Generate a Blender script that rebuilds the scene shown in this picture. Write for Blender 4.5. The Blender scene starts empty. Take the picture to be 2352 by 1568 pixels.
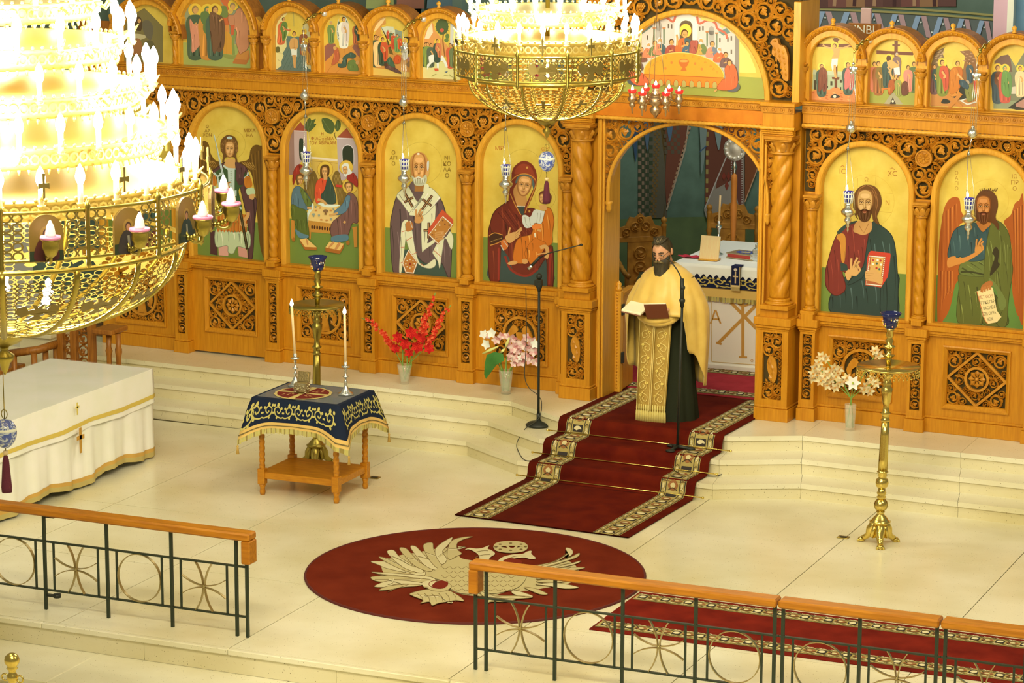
import bpy, math, random
from math import sin, cos, pi, sqrt, atan2, radians
from mathutils import Vector, Matrix
import numpy as np
random.seed(7)
S = bpy.context.scene
COL = S.collection
# ------------------------------------------------------------------ camera
FPX, YAW, PITCH, ROLL = 6419.3, 0.40942, 0.199435, 0.003545
CAMP = np.array([8.97, -24.72, 6.385])
_cy, _sy, _cp, _sp = cos(YAW), sin(YAW), cos(PITCH), sin(PITCH)
_f = np.array([-_sy*_cp, _cy*_cp, -_sp]); _r = np.array([_cy, _sy, 0.0]); _u = np.cross(_r, _f)
_r2 = cos(ROLL)*_r + sin(ROLL)*_u; _u2 = -sin(ROLL)*_r + cos(ROLL)*_u
cd = bpy.data.cameras.new('camera'); cam = bpy.data.objects.new('camera', cd); COL.objects.link(cam)
cam.matrix_world = Matrix(((_r2[0], _u2[0], -_f[0], CAMP[0]), (_r2[1], _u2[1], -_f[1], CAMP[1]), (_r2[2], _u2[2], -_f[2], CAMP[2]), (0, 0, 0, 1)))
cd.sensor_fit = 'HORIZONTAL'; cd.sensor_width = 36.0; cd.lens = 36.0*FPX/2352; cd.clip_end = 200
S.camera = cam
AI = -0.045                                      # the icon screen stands slightly turned
EU = np.array([cos(AI), sin(AI), 0]); ED = np.array([-sin(AI), cos(AI), 0])
def ray(x, y): return _f + _r2*((x-1176)/FPX) - _u2*((y-784)/FPX)
def onz(x, y, z):
    d = ray(x, y); return CAMP + d*((z-CAMP[2])/d[2])
def ony(x, y, Y):
    d = ray(x, y); return CAMP + d*((Y-CAMP[1])/d[1])
def ic(x, y, d):                                  # point on a plane parallel to the icon screen -> (u, z)
    r = ray(x, y); P = CAMP + r*((d-CAMP@ED)/(r@ED)); return (float(P@EU), float(P[2]))
# ------------------------------------------------------------------ world, lights, exposure
S.view_settings.view_transform = 'Standard'; S.view_settings.look = 'None'
S.view_settings.exposure = -0.16; S.view_settings.gamma = 1.0; S.view_settings.use_curve_mapping = False
TINT = (1.0, 0.87, 0.54)                          # warm lamplight of the nave
wd = bpy.data.worlds.new('world'); S.world = wd; wd.use_nodes = True
wd.node_tree.nodes['Background'].inputs[0].default_value = (*TINT, 1); wd.node_tree.nodes['Background'].inputs[1].default_value = 0.30
def area(name, loc, target, size, power, color=TINT):
    l = bpy.data.lights.new(name, 'AREA'); l.shape = 'SQUARE'; l.size = size; l.energy = power; l.color = color
    o = bpy.data.objects.new(name, l); COL.objects.link(o); o.location = loc
    o.rotation_euler = (Vector(target)-Vector(loc)).to_track_quat('-Z', 'Y').to_euler(); return o
def point(name, loc, power, radius=0.1, color=TINT):
    l = bpy.data.lights.new(name, 'POINT'); l.energy = power; l.shadow_soft_size = radius; l.color = color
    o = bpy.data.objects.new(name, l); COL.objects.link(o); o.location = loc; return o
area('nave_lamp', (3.5, -15, 9.5), (0.5, 0, 1.8), 4, 1330)
area('choir_lamp', (-4, -9, 10.5), (-1, -3, 0), 4, 200)
area('south_lamp', (9, -6, 9), (2, -1, 1.5), 3, 330)
area('sanctuary_lamp', (0.3, 2.2, 6.6), (0.2, 2.6, 0.4), 1.6, 96, (1, 0.96, 0.86))
# ------------------------------------------------------------------ colour: what the lamplight shows -> what the surface is
def lin(c):
    c /= 255.0
    return c/12.92 if c <= 0.04045 else ((c+0.055)/1.055)**2.4
def A(r, g, b, k=1.0):
    return tuple(min(0.92, max(0.004, lin(v)/(t*k))) for v, t in zip((r, g, b), TINT)) + (1.0,)
MATS = {}
def mat(name, col, rough=0.5, metal=0.0, spec=0.5, noise=None, nscale=30.0, bump=0.0, bscale=60.0, stretch=None, emit=None, estr=0.0, trans=0.0, alpha=1.0, coat=0.0, ior=1.45):
    m = bpy.data.materials.new(name); m.use_nodes = True; nt = m.node_tree; N = nt.nodes; L = nt.links
    b = N['Principled BSDF']
    b.inputs['Base Color'].default_value = col; b.inputs['Roughness'].default_value = rough; b.inputs['Metallic'].default_value = metal
    b.inputs['Specular IOR Level'].default_value = spec; b.inputs['Transmission Weight'].default_value = trans; b.inputs['Alpha'].default_value = alpha
    b.inputs['Coat Weight'].default_value = coat; b.inputs['IOR'].default_value = ior
    if emit: b.inputs['Emission Color'].default_value = emit; b.inputs['Emission Strength'].default_value = estr
    if noise or bump:
        tc = N.new('ShaderNodeTexCoord'); mp = N.new('ShaderNodeMapping'); L.new(tc.outputs['Object'], mp.inputs[0])
        if stretch: mp.inputs['Scale'].default_value = stretch
    if noise:
        n = N.new('ShaderNodeTexNoise'); n.inputs['Scale'].default_value = nscale; n.inputs['Detail'].default_value = 4; L.new(mp.outputs[0], n.inputs['Vector'])
        r = N.new('ShaderNodeValToRGB'); r.color_ramp.elements[0].position = 0.34; r.color_ramp.elements[1].position = 0.68
        r.color_ramp.elements[0].color = noise; r.color_ramp.elements[1].color = col
        L.new(n.outputs[0], r.inputs[0]); L.new(r.outputs[0], b.inputs['Base Color'])
    if bump:
        n2 = N.new('ShaderNodeTexNoise'); n2.inputs['Scale'].default_value = bscale; L.new(mp.outputs[0], n2.inputs['Vector'])
        bp = N.new('ShaderNodeBump'); bp.inputs['Strength'].default_value = bump; bp.inputs['Distance'].default_value = 0.01
        L.new(n2.outputs[0], bp.inputs['Height']); L.new(bp.outputs[0], b.inputs['Normal'])
    MATS[name] = m; return m
def paintmat(name, rough, spec=0.4, metal=0.0, bump=0.0):
    m = mat(name, (1, 1, 1, 1), rough, metal, spec, bump=bump, bscale=180)
    a = m.node_tree.nodes.new('ShaderNodeAttribute'); a.attribute_name = 'Col'
    m.node_tree.links.new(a.outputs['Color'], m.node_tree.nodes['Principled BSDF'].inputs['Base Color']); return m
W_OAK = mat('oak', A(208, 137, 22), 0.36, noise=A(192, 120, 14), nscale=9, stretch=(6, 6, 0.5), bump=0.08, bscale=40)
W_OAKH = mat('oak_rail', A(192, 118, 18), 0.32, noise=A(164, 94, 10), nscale=7, stretch=(0.5, 6, 6), bump=0.05)
W_CARVE = mat('carved_oak', A(204, 136, 34), 0.3, noise=A(184, 114, 20), nscale=14)
W_LITE = mat('pale_oak', A(226, 160, 44), 0.32, noise=A(210, 142, 32), nscale=9, stretch=(6, 6, 0.5))
W_SHADE = mat('gap_shade_board', A(74, 56, 16), 0.8)  # dark boards added to stand for the shaded hollow behind the openwork
W_TABLE = mat('table_wood', A(200, 128, 18), 0.35, noise=A(176, 104, 10), nscale=8, stretch=(1, 6, 6))
W_BROWN = mat('brown_wood', A(170, 104, 28), 0.4, noise=A(140, 80, 18), nscale=8, stretch=(6, 6, 0.6))
BRASS = mat('brass', A(226, 190, 84), 0.22, 1.0, bump=0.05, bscale=120)
BRASSD = mat('aged_brass', A(176, 150, 60), 0.33, 1.0, bump=0.1, bscale=140)
GILT = mat('gilt_filigree', A(226, 196, 104), 0.42, 0.75)
SILVER = mat('silver', A(238, 230, 200), 0.24, 1.0, bump=0.12, bscale=160)
IRON = mat('green_black_iron', A(50, 56, 34), 0.42, 0.3)
BLACK = mat('black_metal', A(36, 38, 26), 0.5)
PAINT = paintmat('icon_paint', 0.32, 0.45)
CLOTHP = paintmat('woven_colours', 0.85, 0.2, bump=0.05)
RUGP = paintmat('rug_colours', 0.95, 0.1, bump=0.2)
WALLP = paintmat('mural_paint', 0.7, 0.3)
# ------------------------------------------------------------------ object helpers
def clean(o): return o
def thing(name, label, cat, loc=(0, 0, 0), rotz=0.0, group=None, kind=None):
    o = bpy.data.objects.new(name, None); COL.objects.link(o); o.location = loc; o.rotation_euler = (0, 0, rotz); o.empty_display_size = 0.1
    tag(o, label, cat, group, kind); return o
def tag(o, label=None, cat=None, group=None, kind=None):
    if label: o['label'] = label
    if cat: o['category'] = cat
    if group: o['group'] = group
    if kind: o['kind'] = kind
    return o
def copy_tree(o, parent=None):
    c = o.copy(); COL.objects.link(c)
    if parent is not None: c.parent = parent
    for ch in [x for x in CHILD.get(o.name, [])]: 
        k = copy_tree(ch, c); CHILD.setdefault(c.name, []).append(k)
    return c
CHILD = {}
class MB:
    def __init__(s, M=None): s.v = []; s.f = []; s.sm = []; s.c = []; s.M = M
    def add(s, vs, fs, smooth=False, col=None):
        n = len(s.v)
        if s.M is not None: vs = [tuple(s.M @ Vector(p)) for p in vs]
        s.v.extend([tuple(map(float, p)) for p in vs]); s.f.extend([tuple(i+n for i in f) for f in fs])
        s.sm.extend([smooth]*len(fs)); s.c.extend([col]*len(fs)); return s
    def box(s, x0, x1, y0, y1, z0, z1, b=0.0, col=None):
        if b <= 0:
            vs = [(x, y, z) for x in (x0, x1) for y in (y0, y1) for z in (z0, z1)]
            return s.add(vs, [(0, 1, 3, 2), (4, 6, 7, 5), (0, 4, 5, 1), (2, 3, 7, 6), (0, 2, 6, 4), (1, 5, 7, 3)], col=col)
        b = min(b, (x1-x0)*.45, (y1-y0)*.45, (z1-z0)*.45)
        X = (x0, x1); Y = (y0, y1); Z = (z0, z1); vs = []; ix = {}
        for i in (0, 1):
            for j in (0, 1):
                for k in (0, 1):
                    sx, sy, sz = (b if i == 0 else -b), (b if j == 0 else -b), (b if k == 0 else -b)
                    for a in range(3):
                        ix[i, j, k, a] = len(vs)
                        vs.append((X[i]+(sx if a != 0 else 0), Y[j]+(sy if a != 1 else 0), Z[k]+(sz if a != 2 else 0)))
        fs = []
        for i in (0, 1):
            q = [ix[i, 0, 0, 0], ix[i, 1, 0, 0], ix[i, 1, 1, 0], ix[i, 0, 1, 0]]; fs.append(q if i else q[::-1])
            q = [ix[0, i, 0, 1], ix[1, i, 0, 1], ix[1, i, 1, 1], ix[0, i, 1, 1]]; fs.append(q[::-1] if i else q)
            q = [ix[0, 0, i, 2], ix[1, 0, i, 2], ix[1, 1, i, 2], ix[0, 1, i, 2]]; fs.append(q if i else q[::-1])
            for j in (0, 1):
                fs.append([ix[i, j, 0, 0], ix[i, j, 0, 1], ix[i, j, 1, 1], ix[i, j, 1, 0]])
                fs.append([ix[i, 0, j, 0], ix[i, 0, j, 2], ix[i, 1, j, 2], ix[i, 1, j, 0]])
                fs.append([ix[0, i, j, 1], ix[0, i, j, 2], ix[1, i, j, 2], ix[1, i, j, 1]])
                for k in (0, 1): fs.append([ix[i, j, k, 0], ix[i, j, k, 1], ix[i, j, k, 2]])
        return s.add(vs, fs, col=col)
    def lathe(s, prof, c=(0, 0, 0), n=20, smooth=True, rfun=None, col=None, a0=0.0, a1=2*pi):
        full = abs(a1-a0-2*pi) < 1e-6; m = n if full else n+1; vs = []; fs = []
        for r, z in prof:
            for i in range(m):
                t = a0+(a1-a0)*i/n; rr = r*(rfun(t, z) if rfun else 1.0)
                vs.append((c[0]+rr*cos(t), c[1]+rr*sin(t), c[2]+z))
        for j in range(len(prof)-1):
            for i in range(n):
                k = (i+1) % m if full else i+1
                fs.append((j*m+i, j*m+k, (j+1)*m+k, (j+1)*m+i))
        if full and prof[0][0] > 1e-4: fs.append(tuple(range(m))[::-1])
        if full and prof[-1][0] > 1e-4: fs.append(tuple((len(prof)-1)*m+i for i in range(m)))
        return s.add(vs, fs, smooth, col)
    def tube(s, pts, r, n=6, closed=False, smooth=True, col=None, flat=None, up=None):
        P = [Vector(p) for p in pts]; k = len(P); vs = []; fs = []; rr = r if hasattr(r, '__len__') else [r]*k
        prev = None
        for i in range(k):
            a = P[(i-1) % k] if (closed or i > 0) else P[i]; b = P[(i+1) % k] if (closed or i < k-1) else P[i]
            t = (b-a); t = t.normalized() if t.length > 1e-9 else Vector((0, 0, 1))
            if up is not None: side = t.cross(Vector(up))
            elif prev is None: side = t.cross(Vector((0, 0, 1)) if abs(t.z) < 0.9 else Vector((1, 0, 0)))
            else: side = prev-t*prev.dot(t)
            side = side.normalized() if side.length > 1e-9 else Vector((1, 0, 0)); prev = side; nn = side.cross(t)
            for j in range(n):
                w = 2*pi*j/n; fl = flat if flat else 1.0
                vs.append(tuple(P[i]+side*(cos(w)*rr[i])+nn*(sin(w)*rr[i]*fl)))
        for i in range(k if closed else k-1):
            q = (i+1) % k
            for j in range(n): fs.append((i*n+j, i*n+(j+1) % n, q*n+(j+1) % n, q*n+j))
        if not closed: fs.append(tuple(range(n))[::-1]); fs.append(tuple((k-1)*n+j for j in range(n)))
        return s.add(vs, fs, smooth, col)
    def ball(s, c, r, n=10, m=6, sc=(1, 1, 1), col=None):
        prof = [(max(1e-5, r*sin(pi*j/m)), -r*cos(pi*j/m)) for j in range(m+1)]
        vs = []; fs = []
        for q, z in prof:
            for i in range(n): vs.append((c[0]+sc[0]*q*cos(2*pi*i/n), c[1]+sc[1]*q*sin(2*pi*i/n), c[2]+sc[2]*z))
        for j in range(m):
            for i in range(n): fs.append((j*n+i, j*n+(i+1) % n, (j+1)*n+(i+1) % n, (j+1)*n+i))
        return s.add(vs, fs, True, col)
    def prism(s, poly, f0, f1, smooth=False, col=None, cap=True):
        """poly: 2D points; f0 / f1 map a 2D point to the near / far face"""
        n = len(poly); vs = [f0(*p) for p in poly]+[f1(*p) for p in poly]; fs = []
        if cap: fs += [tuple(range(n)), tuple(range(2*n-1, n-1, -1))]
        fs += [(i, n+i, n+(i+1) % n, (i+1) % n) for i in range(n)]
        return s.add(vs, fs, smooth, col)
    def sweep(s, path, prof, closed=False, smooth=False, col=None):
        """path: (u,z) points in the screen plane; prof: (outward offset, depth) outline swept along the path, outward = left of travel"""
        k = len(path); vs = []; fs = []; m = len(prof)
        for i in range(k):
            a = path[(i-1) % k] if (closed or i > 0) else path[i]; b = path[(i+1) % k] if (closed or i < k-1) else path[i]
            tx, tz = b[0]-a[0], b[1]-a[1]; l = math.hypot(tx, tz) or 1.0; nx, nz = -tz/l, tx/l
            if (closed or 0 < i < k-1):
                ax, az = path[i][0]-a[0], path[i][1]-a[1]; la = math.hypot(ax, az) or 1.0
                cc = max(0.35, (ax*tx+az*tz)/(la*l))
            else: cc = 1.0
            for o, d in prof: vs.append((path[i][0]+nx*o/cc, d, path[i][1]+nz*o/cc))
        for i in range(k if closed else k-1):
            q = (i+1) % k
            for j in range(m): fs.append((i*m+j, q*m+j, q*m+(j+1) % m, i*m+(j+1) % m))
        if not closed: fs += [tuple(range(m)), tuple((k-1)*m+j for j in range(m))[::-1]]
        return s.add(vs, fs, smooth, col)
    def bar(s, prof, u0, u1, smooth=False):
        """moulding along u: prof is a closed (d,z) outline"""
        m = len(prof); vs = [(u0, d, z) for d, z in prof]+[(u1, d, z) for d, z in prof]
        return s.add(vs, [tuple(range(m)), tuple(range(2*m-1, m-1, -1))]+[(j, m+j, m+(j+1) % m, (j+1) % m) for j in range(m)], smooth)
    def build(s, name, material, parent=None, label=None, kind=None, loc=None):
        me = bpy.data.meshes.new(name); me.from_pydata(s.v, [], s.f)
        me.polygons.foreach_set('use_smooth', s.sm)
        if any(c is not None for c in s.c):
            at = me.attributes.new('Col', 'FLOAT_COLOR', 'FACE'); arr = np.ones((len(s.f), 4), np.float32)
            for i, c in enumerate(s.c):
                if c is not None: arr[i, :3] = c[:3]
            at.data.foreach_set('color', arr.ravel())
        me.materials.append(material); me.update()
        o = bpy.data.objects.new(name, me); COL.objects.link(o)
        if parent is not None: o.parent = parent; CHILD.setdefault(parent.name, []).append(o)
        if loc is not None: o.location = loc
        if label: o['label'] = label
        if kind: o['kind'] = kind
        return o
def struct(mb, name, m, parent=None):
    o = mb.build(name, m, parent)
    if parent is None: o['kind'] = 'structure'
    return o
def again(o, parent, loc=(0, 0, 0), rot=None, name=None):      # a linked copy of a mesh part
    c = bpy.data.objects.new(name or o.name.split('.')[0], o.data); COL.objects.link(c); c.parent = parent; c.location = loc
    if rot is not None: c.rotation_euler = rot
    CHILD.setdefault(parent.name, []).append(c); return c
def arc(cx, cz, r, a0, a1, n, rz=None):
    return [(cx+r*cos(a0+(a1-a0)*i/n), cz+(rz or r)*sin(a0+(a1-a0)*i/n)) for i in range(n+1)]
def smooth_pts(P, k=4, closed=True):
    n = len(P); out = []
    for i in range(n if closed else n-1):
        p0, p1, p2, p3 = (P[(i-1) % n], P[i], P[(i+1) % n], P[(i+2) % n]) if closed else (P[max(0, i-1)], P[i], P[i+1], P[min(n-1, i+2)])
        for j in range(k):
            t = j/k
            out.append(tuple(0.5*((2*b)+(-a+c)*t+(2*a-5*b+4*c-d)*t*t+(-a+3*b-3*c+d)*t**3) for a, b, c, d in zip(p0, p1, p2, p3)))
    if not closed: out.append(tuple(P[-1]))
    return out
def pairs(t):
    """'x,y x,y ...' -> list of points"""
    return [tuple(float(q) for q in p.split(',')) for p in t.split()]
class Paint:
    """flat art: outlines laid one over another on a real surface (0.3 mm per coat)"""
    def __init__(s, place, ox=0.0, oy=0.0, sc=1.0, eps=0.00014): s.mb = MB(); s.place = place; s.o = (ox, oy, sc); s.layer = 1; s.eps = eps
    def _p(s, x, y): return s.place(s.o[0]+x/s.o[2], s.o[1]+y/s.o[2], s.layer*s.eps)
    def raw(s, P, c):
        if len(P) >= 3: s.mb.add([s._p(*p) for p in P], [tuple(range(len(P)))], False, A(*c))
    def poly(s, P, c, sm=False, keep=False):
        if isinstance(P, str): P = pairs(P)
        if sm: P = smooth_pts(P, 4)
        s.raw(P, c)
        if not keep: s.layer += 1
        return s
    def blob(s, P, c, keep=False): return s.poly(P, c, True, keep)
    def ell(s, cx, cy, rx, ry, c, n=22, keep=False, rot=0.0):
        q = []
        for i in range(n):
            x, y = rx*cos(2*pi*i/n), ry*sin(2*pi*i/n); q.append((cx+x*cos(rot)-y*sin(rot), cy+x*sin(rot)+y*cos(rot)))
        s.raw(q, c)
        if not keep: s.layer += 1
        return s
    def line(s, P, w, c, sm=True, keep=False, taper=False, closed=False):
        if isinstance(P, str): P = pairs(P)
        if sm and len(P) > 2: P = smooth_pts(P, 5, closed)
        if closed: P = P+[P[0]]
        L = []; R = []; n = len(P)
        for i in range(n):
            a = P[max(0, i-1)]; b = P[min(n-1, i+1)]
            if closed and i in (0, n-1): a, b = P[-2], P[1]
            dx, dy = b[0]-a[0], b[1]-a[1]; l = math.hypot(dx, dy) or 1
            ww = w/2*(1 if not taper else max(0.12, sin(pi*(0.12+0.88*(1-i/(n-1))))**0.5 if taper == 2 else 1-0.85*i/(n-1)))
            L.append((P[i][0]-dy/l*ww, P[i][1]+dx/l*ww)); R.append((P[i][0]+dy/l*ww, P[i][1]-dx/l*ww))
        for i in range(n-1): s.raw([L[i], L[i+1], R[i+1], R[i]], c)
        if not keep: s.layer += 1
        return s
    def ring(s, cx, cy, r, w, c, ry=None, n=40):
        return s.line([(cx+r*cos(2*pi*i/n), cy+(ry or r)*sin(2*pi*i/n)) for i in range(n)], w, c, sm=False, closed=True)
    def folds(s, rows, w, c, keep=True):
        for r in rows: s.line(r, w, c, keep=True, taper=True)
        s.layer += 1; return s
    def text(s, body, x, y, size, c, sx=1.0, rot=0.0):
        vs, fs = glyphs(body)
        cr, sr = cos(rot), sin(rot); out = []
        for q, r in vs: out.append(s._p(x+size*(sx*q*cr+r*sr), y+size*(sx*q*sr-r*cr)))
        s.mb.add(out, fs, False, A(*c)); s.layer += 1; return s
    def build(s, name, m, parent, label=None, kind=None): return s.mb.build(name, m, parent, label, kind)
_G = {}
def glyphs(body):
    if body not in _G:
        cu = bpy.data.curves.new('t', 'FONT'); cu.body = body; cu.align_x = 'CENTER'; cu.resolution_u = 3
        o = bpy.data.objects.new('t', cu); COL.objects.link(o); dg = bpy.context.evaluated_depsgraph_get()
        me = bpy.data.meshes.new_from_object(o.evaluated_get(dg))
        _G[body] = ([(v.co.x, v.co.y) for v in me.vertices], [tuple(p.vertices) for p in me.polygons])
        bpy.data.objects.remove(o); bpy.data.curves.remove(cu); bpy.data.meshes.remove(me)
    return _G[body]
# ================================================================== the setting: floor, steps, apse
def terrazzo(name, c, k=1.0):
    m = mat(name, A(*c), 0.22, spec=0.5); nt = m.node_tree; N = nt.nodes; L = nt.links; b = N['Principled BSDF']
    tc = N.new('ShaderNodeTexCoord'); v = N.new('ShaderNodeTexVoronoi'); v.inputs['Scale'].default_value = 46; L.new(tc.outputs['Object'], v.inputs['Vector'])
    r = N.new('ShaderNodeValToRGB'); r.color_ramp.elements[0].position = 0.10; r.color_ramp.elements[1].position = 0.2
    r.color_ramp.elements[0].color = A(128, 112, 62); r.color_ramp.elements[1].color = (1, 1, 1, 1); L.new(v.outputs['Distance'], r.inputs[0])
    n0 = N.new('ShaderNodeTexNoise'); n0.inputs['Scale'].default_value = 90; L.new(tc.outputs['Object'], n0.inputs['Vector'])
    g = N.new('ShaderNodeMath'); g.operation = 'GREATER_THAN'; g.inputs[1].default_value = k*0.56; L.new(n0.outputs[0], g.inputs[0])
    n = N.new('ShaderNodeTexNoise'); n.inputs['Scale'].default_value = 0.9; n.inputs['Detail'].default_value = 8; L.new(tc.outputs['Object'], n.inputs['Vector'])
    r2 = N.new('ShaderNodeValToRGB'); r2.color_ramp.elements[0].color = A(c[0]-14, c[1]-16, c[2]-20); r2.color_ramp.elements[1].color = A(c[0]+6, c[1]+6, c[2]+8)
    r2.color_ramp.elements[0].position = 0.35; r2.color_ramp.elements[1].position = 0.65; L.new(n.outputs[0], r2.inputs[0])
    mx = N.new('ShaderNodeMix'); mx.data_type = 'RGBA'; mx.blend_type = 'MULTIPLY'; L.new(g.outputs[0], mx.inputs[0]); L.new(r2.outputs[0], mx.inputs[6]); L.new(r.outputs[0], mx.inputs[7])
    L.new(mx.outputs[2], b.inputs['Base Color']); return m
TERR = terrazzo('terrazzo', (230, 213, 152)); TERRS = terrazzo('terrazzo_riser', (224, 204, 138), 0.94)
GROUT = mat('joint_grout', A(112, 96, 54), 0.85)
U = 0.435; RISE = 0.145
fl = struct(MB().box(-9, 9.5, -7.2, -0.4, -0.4, -0.006), 'floor', GROUT)
xsL = [-9.0, -6.9, -5.4, -3.92, -2.42, -0.92]; ysL = [-7.2, -5.49, -3.93, -2.4, -0.9]
xsR = [-0.92, 0.88, 2.38, 3.89, 5.4, 7.0, 9.5]; ysR = [-7.2, -5.75, -4.2, -2.68, -0.9]
g = 0.004
for xs, ys in ((xsL, ysL), (xsR, ysR)):
    for i in range(len(xs)-1):
        for j in range(len(ys)-1): struct(MB().box(xs[i]+g, xs[i+1]-g, ys[j]+g, ys[j+1]-g, -0.03, 0.0), 'floor_slab', TERR, fl)
# front edge of the platform: a nosing over a riser, then two broad lower steps
st = struct(MB().box(-9, 9.5, -7.2, -7.0, -0.7, -0.05), 'platform_edge', GROUT)
xj = [-9, -6.3, -4.4, -2.55, -0.92, 0.9, 2.6, 4.4, 6.2, 9.5]
for i in range(len(xj)-1):
    a, b = xj[i]+0.002, xj[i+1]-0.002
    struct(MB().box(a, b, -7.245, -7.2, -0.045, 0.0, 0.006), 'nosing_slab', TERR, st)
    a, b = xj[i]+0.9+0.002, xj[i+1]+0.9-0.002
    struct(MB().box(a, b, -7.225, -7.19, -0.185, -0.047), 'riser_slab', TERRS, st)
    struct(MB().box(a-0.4, b-0.4, -7.96, -7.2, -0.235, -0.187, 0.006), 'tread_slab', TERR, st)
    struct(MB().box(a, b, -7.93, -7.88, -0.42, -0.237), 'riser_slab', TERRS, st)
    struct(MB().box(a, b, -9.4, -7.9, -0.46, -0.42), 'tread_slab', TERR, st)
struct(MB().box(-9, 9.5, -27, -7.9, -0.62, -0.46), 'floor_nave', TERRS)
# the three steps up to the screen, with a projecting middle flight
def frame(u, d, z=0.0): return tuple(EU*u+ED*d+np.array([0, 0, z]))
lines = [[(-9, -1.12), (-1.74, -1.07), (-0.98, -1.53), (0.98, -1.55), (1.68, -1.16), (9.0, -1.10)],
         [(-9, -0.79), (-1.65, -0.77), (-0.91, -1.2), (0.91, -1.22), (1.57, -0.85), (9.0, -0.77)],
         [(-9, -0.47), (-1.56, -0.47), (-0.85, -0.88), (0.85, -0.89), (1.46, -0.545), (9.0, -0.44)]]
steps = struct(MB().prism([(-9, 0.5)]+lines[2][::-1][:0]+[(-9, -0.44), (9, -0.42), (9, 0.5)], lambda x, y: frame(x, y, 0.0), lambda x, y: frame(x, y, U-0.06)), 'steps', GROUT)
def cut(a, b, n): return [(a[0]+(b[0]-a[0])*i/n, a[1]+(b[1]-a[1])*i/n) for i in range(n+1)]
for k in range(3):
    P = lines[k]; z1 = RISE*(k+1); zb = z1-RISE
    Q = lines[k+1] if k < 2 else [(-9, 0.35), (-1.5, 0.35), (-0.85, 0.35), (0.85, 0.35), (1.4, 0.35), (9, 0.35)]
    for i in range(5):
        n = 5 if i in (0, 4) else 1
        A1 = cut(P[i], P[i+1], n); B1 = cut(Q[i], Q[i+1], n)
        for j in range(n):
            dx, dy = A1[j+1][0]-A1[j][0], A1[j+1][1]-A1[j][1]; l = math.hypot(dx, dy); nx, ny = dy/l, -dx/l; ex, ey = dx/l*0.0015, dy/l*0.0015
            o = 0.018; q = 0.03
            mv = [nx*o, ny*o, nx*o, ny*o]
            for e, at_end, nb in ((0, j == 0 and i > 0, i-1), (2, j == n-1 and i < 4, i+1)):
                if at_end: # mitre the nosing with its neighbour
                    ax, ay = P[nb+1][0]-P[nb][0], P[nb+1][1]-P[nb][1]; la = math.hypot(ax, ay); mx, my = nx+ay/la, ny-ax/la; lm = math.hypot(mx, my); k2 = o/((mx*nx+my*ny)/lm)/lm; mv[e], mv[e+1] = mx*k2, my*k2
            quad = [(A1[j][0]+mv[0]+ex, A1[j][1]+mv[1]+ey), (A1[j+1][0]+mv[2]-ex, A1[j+1][1]+mv[3]-ey), (B1[j+1][0]-ex, B1[j+1][1]+q), (B1[j][0]+ex, B1[j][1]+q)]
            struct(MB().prism(quad, lambda x, y: frame(x, y, z1-0.045), lambda x, y: frame(x, y, z1)), 'tread_slab', TERR, steps)
            quad = [(A1[j][0]+ex, A1[j][1]+ey), (A1[j+1][0]-ex, A1[j+1][1]-ey), (A1[j+1][0]-nx*0.06-ex, A1[j+1][1]-ny*0.06-ey), (A1[j][0]-nx*0.06+ex, A1[j][1]-ny*0.06+ey)]
            struct(MB().prism(quad, lambda x, y: frame(x, y, zb), lambda x, y: frame(x, y, z1-0.047)), 'riser_slab', TERRS, steps)
# sanctuary floor behind the screen
struct(MB().box(-7.5, 7.5, 0.3, 6.4, 0.1, U-0.004), 'floor_sanctuary', mat('sanctuary_carpet', A(150, 104, 46), 0.9, noise=A(84, 60, 26), nscale=26))
# curved apse wall with painted dado, blue ground and a ribbon frieze
AC = (0.0, 1.9); AR = 3.35
def apse(a, z, layer=0.0, r=AR): return (AC[0]+(r-layer)*cos(a), AC[1]+(r-layer)*sin(a), z)
def band(name, z0, z1, m, r=AR, n=48, a0=-0.25, a1=pi+0.25, parent=None):
    mb = MB(); vs = []; fs = []
    for i in range(n+1):
        a = a0+(a1-a0)*i/n; vs += [apse(a, z0, 0, r), apse(a, z1, 0, r), apse(a, z0, -0.12, r), apse(a, z1, -0.12, r)]
    for i in range(n):
        p, q = 4*i, 4*i+4; fs += [(p, p+1, q+1, q), (p+2, q+2, q+3, p+3), (p+1, p+3, q+3, q+1)]
    mb.add(vs, fs, True); return struct(mb, name, m, parent)
DADO = mat('dado_green', A(58, 72, 30, 0.62), 0.7, noise=A(50, 64, 26, 0.62), nscale=5)
BLUE = mat('apse_blue', A(66, 86, 64, 0.5), 0.75, noise=A(58, 76, 56, 0.5), nscale=7)
BLUEU = mat('upper_blue', A(96, 112, 84, 0.95), 0.75, noise=A(84, 100, 74, 0.95), nscale=3)
wa = band('wall_apse', 1.5, 3.6, BLUE)
band('dado', U, 1.5, DADO, AR, parent=wa)
band('frieze_ground', 3.58, 3.86, mat('frieze_dark', A(84, 88, 70, 0.8), 0.7), AR-0.004, parent=wa)
band('upper_wall', 3.86, 7.5, BLUEU, AR, parent=wa)
for z in (3.58, 3.85, 3.895): band('frieze_border', z, z+0.022, mat('frieze_olive', A(150, 138, 70), 0.6), AR-0.012, parent=wa)
fz = Paint(lambda x, y, l: apse(x, y, 0.02+l), eps=0.0006)
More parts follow.
